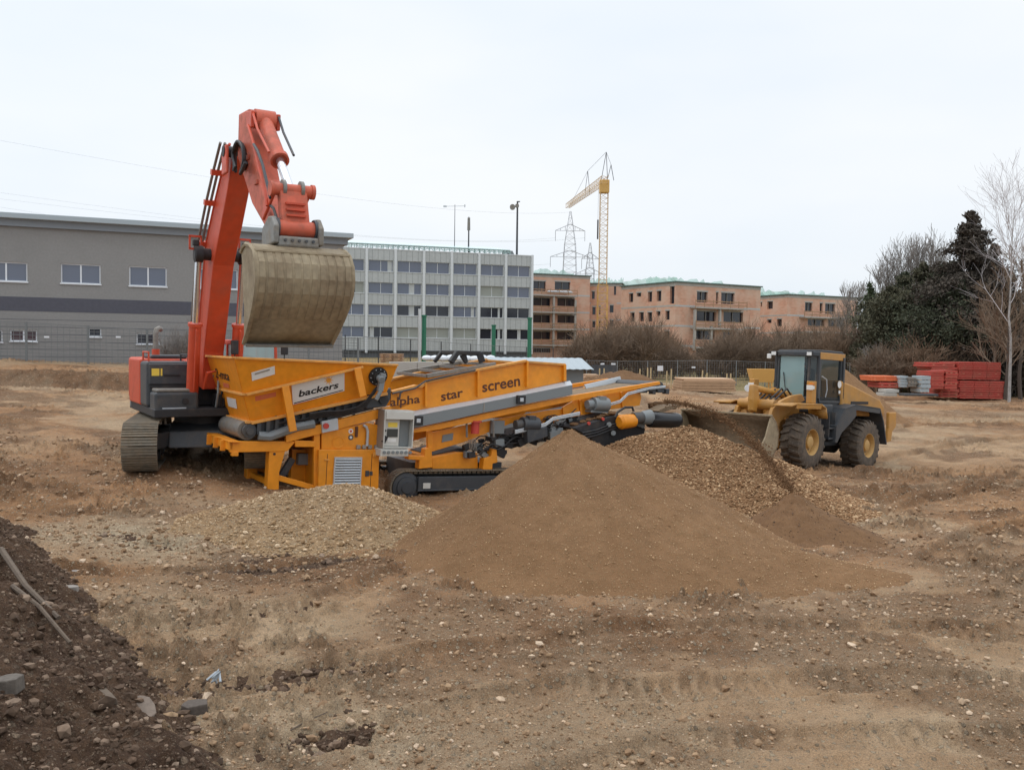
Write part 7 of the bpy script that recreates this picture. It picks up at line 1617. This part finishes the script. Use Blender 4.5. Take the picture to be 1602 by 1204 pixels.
# low concrete wall and shed behind the machine
a = P(612, 566, 45); b = P(770, 566, 47); zt = a.z; g_ = gz(a.x, a.y); T = thing('concrete_wall', 'low pale concrete wall behind the screen trough', 'wall', Frame((a.x, a.y, g_ - .3), math.atan2(b.y - a.y, b.x - a.x)).M); L_ = (b - a).length
for k in range(4): MB().bx(L_ * k / 4 + .01, L_ * (k + 1) / 4 - .01, 0, .5, 0, zt - g_ + .3 + .02 * (k % 2)).build('wall_block', M_CONC, T, bevel=.02)
o = MB(); rs_ = random.Random(4)
for k in range(9): o.sphere((k * .42, rs_.uniform(-.1, .1), .12), .24, 8, 5, (1.2, 1, .6 + .3 * rs_.random()))
so = o.build('white_sacks', M_PVC, None, smooth=True); p = P(668, 563.5, 47.2); so.location = p; tag(so, 'row of white sacks behind the low concrete wall', 'sacks', None, None)
def shed():
    r_ = P(913, 577, 33.5); zg = gz(r_.x, r_.y); S_ = Frame((r_.x, r_.y, zg), R(12)); T = thing('metal_shed', 'small grey metal shed with a pale corrugated roof behind the machine', 'shed', S_.M); H = r_.z - zg
    MB().bx(-3.4, 0, 0, 2.4, 0, H).build('wall', M_GREYP, T, bevel=.02); rf = MB(); zr = H + .38
    n = 30
    for k in range(n):
        x0 = -3.7 + 4.0 * k / n; x1 = x0 + 4.0 / n; h0 = .02 * (k % 2); h1 = .02 * ((k + 1) % 2); rf.quad([(x0, -.35, H - .02 + h0), (x1, -.35, H - .02 + h1), (x1, 1.3, zr + h1), (x0, 1.3, zr + h0)]); rf.quad([(x0, 1.3, zr + h0), (x1, 1.3, zr + h1), (x1, 2.8, H + h1), (x0, 2.8, H + h0)])
    rf.build('roof', M_FASCIA, T, solid=.012, fix=False)
shed()
def skip():
    c_ = P(1192, 577, 52); b = P(1192, 606, 52); g = gz(c_.x, c_.y); T = thing('skip_hopper', 'small orange tipping hopper on a frame behind the loader arms', 'hopper', Vector((c_.x, c_.y, g))); H = c_.z - g; w_ = .75
    MB().add([(-w_, -.5, H), (w_, -.5, H), (w_, .5, H), (-w_, .5, H), (-w_ * .75, -.35, H - .75), (w_ * .75, -.35, H - .75), (w_ * .75, .35, H - .75), (-w_ * .75, .35, H - .75)], [(0, 1, 5, 4), (1, 2, 6, 5), (2, 3, 7, 6), (3, 0, 4, 7), (4, 5, 6, 7)]).build('body', M_CRANE, T, solid=.03)
    for sx_ in (-.5, .5):
        for sy in (-.3, .3): MB().box((sx_, sy, (H - .7) / 2), (.08, .08, H - .7)).build('leg', M_CRANE, T)
    MB().cyl((-.95, -.6, H - 1.1), (-.95, -.66, H - 1.1), .2, n=14).build('lamp', M_PVC, T)
skip()
tp = MB().bx(0, 1.9, -.02, .02, 0, 1.75).build('tarp', M_DGREY, None); p = P(926, 590, 70); tp.location = (p.x, p.y, gz(p.x, p.y)); tag(tp, 'dark tarpaulin sheet on the fence right behind the shed', 'tarpaulin')

# ------------------------------------------------------------------ vegetation
M_TWIG = mat('brown_twigs', (0.19, 0.135, 0.092), .95, fine=.2, fscale=3); M_TWIGR = mat('reddish_twigs', (0.22, 0.145, 0.092), .95, fine=.2, fscale=3); M_TWIGG = mat('greyish_twigs', (0.22, 0.195, 0.175), .95, fine=.2, fscale=3)
M_BARK = mat('dark_bark', (0.10, 0.08, 0.065), .95, fine=.2); M_BIRCH = mat('birch_bark', (0.40, 0.38, 0.36), .8, dirt=(0.08, 0.07, 0.06), dscale=2.2, damt=.6)
M_CONI = mat('spruce_needles', (0.055, 0.062, 0.034), .9, fine=.4, fscale=1.2); M_CONI2 = mat('thuja_green', (0.07, 0.095, 0.042), .9, fine=.4, fscale=1.2); M_CONI3 = mat('dark_brown_needles', (0.07, 0.056, 0.042), .9, fine=.35, fscale=1.2); M_LEAF = mat('evergreen_leaf', (0.085, 0.08, 0.045), .9, fine=.4, fscale=2)
class Twigs:
    def __init__(s): s.V = []; s.F = []; s.n = 0
    def seg(s, a, b, r0, r1):
        d = b - a; 
        if d.length < 1e-5: return
        u = d.orthogonal().normalized(); v = d.cross(u).normalized()
        for p, r in ((a, r0), (b, r1)):
            for k in range(3): t = 2.094 * k; q = p + (u * math.cos(t) + v * math.sin(t)) * r; s.V.append((q.x, q.y, q.z))
        n = s.n
        for k in range(3): s.F.append((n + k, n + (k + 1) % 3, n + 3 + (k + 1) % 3, n + 3 + k))
        s.n += 6
def grow(tw, rs, p, d, L, r, lvl, spread, upb, nch, minr):
    steps = 4; q = p.copy(); dd = d.copy(); pts = [q.copy()]
    for i in range(steps):
        dd = (dd + Vector((rs.gauss(0, .13), rs.gauss(0, .13), rs.gauss(0, .08) + upb))).normalized(); q2 = q + dd * (L / steps); r2 = max(minr, r * (1 - .5 * (i + 1) / steps))
        tw.seg(q, q2, max(minr, r * (1 - .5 * i / steps)), r2); q = q2; pts.append(q.copy())
    if lvl == 0: return
    for k in range(nch):
        t = rs.uniform(.25, 1) * steps; i = min(int(t), steps - 1); b = pts[i] + (pts[i + 1] - pts[i]) * (t - i)
        nd = (dd + Vector((rs.gauss(0, spread), rs.gauss(0, spread), rs.gauss(0, spread * .7)))).normalized(); grow(tw, rs, b, nd, L * rs.uniform(.5, .8), r * .5, lvl - 1, spread, upb, nch, minr)
def bare_tree(name, lab, cat, H, seed, m, bm, loc, group=None, lvl=4, spread=.42, upb=.06, nch=5, trunk=.14, minr=.012, low=.15, lean=(0, 0), droop=False):
    rs = random.Random(seed); T = thing(name, lab, cat, Vector(loc), group); tr = MB(); n = 9; pts = []; x = y = 0
    for k in range(n + 1): pts.append(Vector((x, y, H * .8 * k / n - (.3 if k == 0 else 0)))); x += rs.gauss(lean[0], .05) * H / 10; y += rs.gauss(0, .05) * H / 10
    tr.tube(pts, trunk, 7, rs=[trunk * (1 - .85 * k / n) for k in range(n + 1)]); tr.build('trunk', bm, T, smooth=True); tw = Twigs()
    for k in range(int(nch * 4.2)):
        t = rs.uniform(low, 1.0); i = min(int(t * n), n - 1); b = pts[i] + (pts[i + 1] - pts[i]) * (t * n - i); a = rs.uniform(0, 6.283); tilt = .9 - .35 * t
        d = Vector((math.cos(a) * tilt, math.sin(a) * tilt, .55 + .6 * t)).normalized(); grow(tw, rs, b, d, H * (.30 - .14 * t), trunk * .35 * (1 - .6 * t), lvl - 2, spread, (-.16 if droop else upb), nch, minr)
    big_mesh('crown', tw.V, tw.F, m, T, smooth=False); return T
def shrub_mesh(seed, H, Wd, n, lvl, m, minr=.012):
    rs = random.Random(seed); tw = Twigs()
    for k in range(n):
        a = rs.uniform(0, 6.283); q = rs.random() ** .6 * Wd * .35; b = Vector((q * math.cos(a), q * math.sin(a), -.2)); d = Vector((math.cos(a) * .7 * q / Wd, math.sin(a) * .7 * q / Wd, 1)).normalized()
        grow(tw, rs, b, d, H * rs.uniform(.3, .62), .03, lvl, .5, .05, 5, minr)
    return tw
SHR = []
for k, (m_, H, Wd, n) in enumerate(((M_TWIG, 4.2, 4, 26), (M_TWIGR, 3.6, 4.5, 26), (M_TWIG, 5, 4, 24), (M_TWIGG, 4.5, 4, 20))):
    tw = shrub_mesh(50 + k, H, Wd, n + 8, 3, m_, .012); o = big_mesh('twigs', tw.V, tw.F, m_, None, smooth=False); st = MB()
    for j in range(6): a = j * 1.05; st.tube([(.3 * math.cos(a), .3 * math.sin(a), -.3), (.5 * math.cos(a), .5 * math.sin(a), H * .3), (.8 * math.cos(a), .8 * math.sin(a), H * .6)], .05, 5, rs=[.06, .045, .02])
    s_ = st.build('stems', M_BARK, None); SHR.append((o, s_, H))
used_ = [False] * 4
def put_shrub(px, top, D, i, group, lab, sc=1.0, wid=None, cat='shrub', nm='bare_shrub'):
    t = P(px, top, D); g = gz(t.x, t.y); o, s_, H = SHR[i]; k = (t.z - g) / H; T = thing(nm, lab, cat, Matrix.Translation((t.x, t.y, g)) @ Matrix.Rotation(random.uniform(0, 6.28), 4, 'Z') @ Matrix.Diagonal((*(((wid or k) * sc,) * 2), k, 1)), group)
    for q in (o, s_):
        if used_[i]: c = q.copy(); COL.objects.link(c)
        else: c = q
        c.parent = T
    used_[i] = True
random.seed(21)
def lab_(px):
    for x_, t_ in ((913, 'just right of the concrete-framed brick shell'), (930, 'left of the tower crane mast'), (946, 'at the foot of the tower crane mast'), (964, 'right of the tower crane mast'), (981, 'below the narrow far brick wing'), (1000, 'in front of the left corner of the central brick shell'), (1016, 'below the small windows of the central brick shell'), (1032, 'left of the pale base of the central brick shell'), (1050, 'before the pale corner base of the central brick shell'), (1080, 'at the gap before the pale base wall'), (1110, 'before the lowest balcony of the central brick shell'), (1128, 'below the concrete post of the central brick shell'), (1144, 'below the right balconies of the central brick shell'), (1162, 'at the right corner of the central brick shell'), (1180, 'in the gap between the central and right brick shells'), (1198, 'at the left wing of the right brick shell'), (1215, 'just left of the loader cab roof'), (1232, 'straight behind the loader windscreen'), (1250, 'behind the loader cab'), (1268, 'above the loader roof panel'), (1286, 'below the balcony of the right brick shell'), (1304, 'over the peak of the tall sand heap'), (1322, 'right of the peak of the tall sand heap'), (1342, 'below the narrow conifer on its left'), (1400, 'at the foot of the narrow conifer')):
        if px <= x_: return 'bare brown shrub ' + t_
for k, (px, tp_) in enumerate(((905, 532), (922, 524), (938, 517), (955, 519), (972, 509), (990, 505), (1008, 512), (1024, 514), (1040, 526), (1060, 545), (1098, 556), (1118, 535), (1135, 528), (1152, 518), (1170, 514), (1188, 526), (1206, 530), (1224, 522), (1240, 528), (1258, 515), (1276, 522), (1294, 520), (1312, 524), (1332, 515), (1350, 516))):
    put_shrub(px, tp_, 84 + 9 * ((k * 7) % 3), k % 3 if px < 1110 else (0, 1, 0, 2)[k % 4], 'bare shrubs behind the site fence', lab_(px), 1.0, wid=max(.8, (600 - tp_) / 84))
for k, (px, tp_) in enumerate(((1372, 520), (1392, 512), (1414, 520), (1436, 510), (1458, 530), (1480, 528), (1502, 520), (1524, 530), (1546, 515), (1568, 500), (1590, 505), (1610, 500), (1640, 490))):
    put_shrub(px, tp_ + 26, 72 + 3 * (k % 3), (0, 3, 2, 1)[k % 4], 'bare shrubs at the foot of the right-hand wood', 'tangled shrub at the wood foot, ' + ('right of the narrow conifer', 'above the orange-red boards', 'above the palest grey crate', 'above the dark crate', 'above the left end of the red formwork', 'above the end-on red bundles', 'above the middle of the red formwork', 'above the right half of the red formwork', 'just right of the red formwork', 'left of the birch trunk', 'at the birch trunk', 'right of the birch trunk', 'furthest right')[k])
def conifer(name, lab, H, Wd, seed, m, loc, n=9000, droop=.25, shape=1.0, leaf=.16, openy=.0, trunk=.16, group=None, low=.04):
    rs = np.random.RandomState(seed); T = thing(name, lab, 'tree', Vector(loc), group); MB().tube([(0, 0, -.3), (.05, 0, H * .5), (0, .05, H * .97)], trunk, 7, rs=[trunk, trunk * .55, .02]).build('trunk', M_BARK, T, smooth=True)
    tw = Twigs(); nb = int(26 + H * (6 if shape in (-.5, -.6) else 9)); C = []; 
    for k in range(nb):
        t = low + (1 - low) * rs.uniform(0, 1) ** 1.15; z = H * t; Rm = Wd / 2 * (min(1, (1 - t) / -shape) ** 1.1 if shape < 0 else (1 - t) ** shape) * rs.uniform(.62, 1.12) + .06; a = rs.uniform(0, 6.283); e0 = Vector((0, 0, z)); tip = Vector((Rm * math.cos(a), Rm * math.sin(a), z - droop * Rm + .12 * Rm)); mid = (e0 + tip) / 2 + Vector((0, 0, .1 * Rm)); tw.seg(e0, mid, .03, .02); tw.seg(mid, tip, .02, .01)
        C.append((e0, mid, tip, Rm))
    big_mesh('branches', tw.V, tw.F, M_BARK, T, smooth=False)
    per = n // nb; VV = []
    for (a, b, c, Rm) in C:
        kk = max(4, int(per * (.4 + Rm / (Wd / 2)))); t = rs.uniform(.12 + openy, 1.05, kk)[:, None]; a_, b_, c_ = (np.array(v) for v in (a, b, c)); p = (1 - t) ** 2 * a_ + 2 * t * (1 - t) * b_ + t * t * c_; sp_ = .10 + .16 * Rm * (1 - np.abs(t - .6)); p = p + rs.normal(0, 1, (kk, 3)) * sp_ * np.array([1, 1, .55])
        u = rs.normal(0, 1, (kk, 3)); u[:, 2] -= .3; u /= np.linalg.norm(u, axis=1)[:, None]; v = np.cross(u, rs.normal(0, 1, (kk, 3))); v /= np.linalg.norm(v, axis=1)[:, None]; s = leaf * rs.uniform(.5, 1.3, (kk, 1))
        VV.append(np.stack([p - u * s, p + v * s * .38, p + u * s, p - v * s * .38], 1).reshape(-1, 3))
    V = np.concatenate(VV); F = np.arange(len(V)).reshape(-1, 4); big_mesh('crown', V, F, m, T, smooth=False); return T
def tree_at(px, top, D): t = P(px, top, D); g = gz(t.x, t.y); return (t.x, t.y, g), t.z - g
l_, h_ = tree_at(1361, 442, 92); conifer('cypress', 'narrow pointed green conifer right of the last brick shell', h_, 3.4, 1, M_CONI2, l_, 12000, .0, .75, .15)
l_, h_ = tree_at(1520, 328, 76); conifer('spruce', 'tallest dark spruce rising above the wood', h_, 9.6, 2, M_CONI3, l_, 80000, .12, -.55, .17)
l_, h_ = tree_at(1556, 382, 72); conifer('spruce', 'dark spruce overlapped by the white birch', h_, 6.4, 3, M_CONI3, l_, 40000, .15, -.6, .16)
l_, h_ = tree_at(1492, 408, 82); conifer('spruce', 'shorter dark spruce just left of the tallest one', h_, 6.0, 4, M_CONI, l_, 30000, .2, -.6, .16)
for k, (px, tp_, D, w_) in enumerate(((1394, 448, 80, 6.5), (1417, 426, 84, 8), (1444, 412, 80, 8.5), (1474, 414, 78, 8.5), (1504, 440, 74, 9), (1550, 450, 73, 9))):
    l_, h_ = tree_at(px, tp_, D); conifer('evergreen_tree', ('leftmost', 'second from left', 'third from left', 'fourth from left', 'fifth from left', 'rightmost')[k] + ' of the six dense round-topped evergreens in the wood', h_, w_, 10 + k, (M_LEAF, M_CONI, M_LEAF, M_CONI, M_CONI, M_CONI3)[k], l_, 34000, -.1, -.42, .15, group='round evergreens in the wood')
for k, (px, tp_, D) in enumerate(((1378, 420, 96), (1398, 392, 98), (1415, 382, 95), (1432, 380, 99), (1450, 378, 97), (1466, 376, 94), (1340, 445, 120), (1325, 452, 125))):
    l_, h_ = tree_at(px, tp_, D); bare_tree('bare_tree', ('leafless grey tree rising just right of the narrow conifer', 'second leafless tree right of the narrow conifer', 'third leafless tree right of the narrow conifer', 'fourth leafless tree right of the narrow conifer', 'fifth leafless tree right of the narrow conifer', 'leafless tree next to the tall spruce', 'small far leafless tree left of the narrow conifer', 'smallest far leafless tree above the right brick shell')[k], 'tree', h_, 60 + k, M_TWIGG, M_BARK, l_, 'leafless trees above the evergreens', lvl=4, nch=5, trunk=.13, spread=.3, upb=.12, minr=.016, low=.35)
l_, h_ = tree_at(1592, 252, 62); bare_tree('birch', 'tall white-barked birch with drooping bare twigs at the right edge', 'tree', h_, 90, mat('birch_twigs', (0.40, 0.36, 0.35), .95), M_BIRCH, l_, None, lvl=4, nch=5, trunk=.11, spread=.34, droop=False, upb=.03, minr=.006, low=.35)
for k, (px, tp_, D) in enumerate(((1580, 400, 64), (1606, 380, 66), (1560, 455, 68))):
    l_, h_ = tree_at(px, tp_, D); bare_tree('bare_tree', ('bare dark tree immediately left of the birch', 'bare dark tree right of the birch, cut by the picture edge', 'lowest bare dark tree left of the birch')[k], 'tree', h_, 95 + k, M_TWIG, M_BARK, l_, 'bare trees beside the birch', lvl=4, nch=5, trunk=.16, spread=.4, minr=.014, low=.2)
# small leafless shrubs in front of the hall
for k, (px, tp_, D) in enumerate(((285, 515, 50), (272, 522, 50))):
    put_shrub(px, tp_, D, 3, 'small shrubs before the grey hall', ('taller small bare shrub before the hall beside the boom', 'lower small bare shrub before the hall above the exhaust')[k], wid=.35)

# ------------------------------------------------------------------ small foreground things on the rubble
M_OLDW = mat('weathered_wood', (0.135, 0.10, 0.07), .9, dirt=(0.09, 0.065, 0.05), dscale=6, damt=.6, bump=.5, bscale=30); M_SLAB = mat('slab_stone', (0.27, 0.24, 0.21), .9, dirt=(0.22, 0.19, 0.16), dscale=5, damt=.5, bump=.4)
def on_ground(px, py, hf=None):
    d = ray(px, py); t = 0.0
    for i in range(4000):
        t += .01 if False else .00002 * (1 + i * .02); q = CAM + d * t
        zz = max(gz(q.x, q.y), rub_z(q.x, q.y)) if q.x < -1.2 and q.y < 15.5 else gz(q.x, q.y)
        if q.z < zz: return Vector((q.x, q.y, zz))
    return CAM + d * t
def stick(pts, r, lab, m=M_OLDW, nm='wooden_stick'):
    q = [on_ground(*p) + Vector((0, 0, r * .8 + (p[2] if len(p) > 2 else 0))) if False else on_ground(p[0], p[1]) + Vector((0, 0, .03 + r)) for p in pts]; a = q[0]
    o = MB().tube([p - a for p in q], r, 7, rs=[r * (1 - .35 * i / max(1, len(q) - 1)) for i in range(len(q))]).build(nm, m, None, smooth=True); o.location = a; tag(o, lab, 'stick')
stick([(2, 872), (40, 925), (92, 982)], .038, 'thick long stick lying across the dark rubble at the left edge'); stick([(20, 925), (62, 965), (110, 1018)], .028, 'thinner stick just below the thick one on the dark rubble')
stick([(455, 1150), (480, 1138), (512, 1124)], .008, 'thin twig lying on the gravel right of the rubble')
def block(px, py, d, yaw, lab, m=M_SLAB, nm='stone_slab', cat='stone', tilt=0):
    p = on_ground(px, py); mb = MB(); rs = random.Random(int(px)); hx, hy, hz = d[0] / 2, d[1] / 2, d[2] / 2; pts = []
    n = 9
    for k in range(n): a = 2 * math.pi * k / n; f = 1 / max(abs(math.cos(a)), abs(math.sin(a))) ** .7 * rs.uniform(.85, 1.05); pts.append((math.cos(a) * hx * f, math.sin(a) * hy * f))
    vs = [(x, y, -hz) for x, y in pts] + [(x * .93, y * .93, hz * rs.uniform(.75, 1.1)) for x, y in pts]
    mb.add(vs, [tuple(range(n - 1, -1, -1)), tuple(range(n, 2 * n))] + [(k, (k + 1) % n, n + (k + 1) % n, n + k) for k in range(n)])
    o = mb.build(nm, m, None, bevel=.008); o.matrix_world = Matrix.Translation(p + Vector((0, 0, hz * .6))) @ Matrix.Rotation(R(yaw), 4, 'Z') @ Matrix.Rotation(R(tilt), 4, 'X'); tag(o, lab, cat); return o
block(134, 899, (.42, .24, .1), 10, 'flat pale stone slab at the upper edge of the rubble'); block(242, 1044, (.24, .1, .04), -35, 'small brown broken tile on the rubble edge', M_OLDW, 'broken_tile', 'tile', 15)
block(225, 1112, (.2, .4, .06), 35, 'long brownish slab half buried in the rubble', mat('brown_slab', (0.17, 0.13, 0.10), .9, fine=.2, fscale=20, bump=.4), 'stone_slab', 'stone', 12); block(165, 1095, (.5, .07, .05), -50, 'splintered board piece in the middle of the rubble', M_OLDW, 'board_piece', 'board'); block(305, 1118, (.26, .2, .14), 20, 'rounded dark stone at the foot of the rubble', M_BARK)
block(14, 1085, (.2, .18, .12), 5, 'big dark stone at the left picture edge in the rubble', mat('dark_stone', (0.13, 0.11, 0.09), .9, fine=.2, fscale=20, bump=.4)); block(110, 928, (.2, .14, .08), 15, 'small pale stone just below the flat slab')
p = on_ground(335, 1075); rag = MB(); rs_ = random.Random(6)
for k in range(7): a = Vector((rs_.uniform(-.03, .03), rs_.uniform(-.03, .03), .02 + .012 * k)); rag.tube([a, a + Vector((rs_.uniform(-.06, .06), rs_.uniform(-.05, .05), .06)), a + Vector((rs_.uniform(-.05, .08), rs_.uniform(-.08, .05), .0))], .013, 5)
o = rag.build('crumpled_rag', mat('pale_blue_plastic', (0.45, 0.50, 0.53), .5), None, smooth=True); o.location = p; tag(o, 'crumpled pale scrap of plastic on the ground right of the rubble', 'scrap')
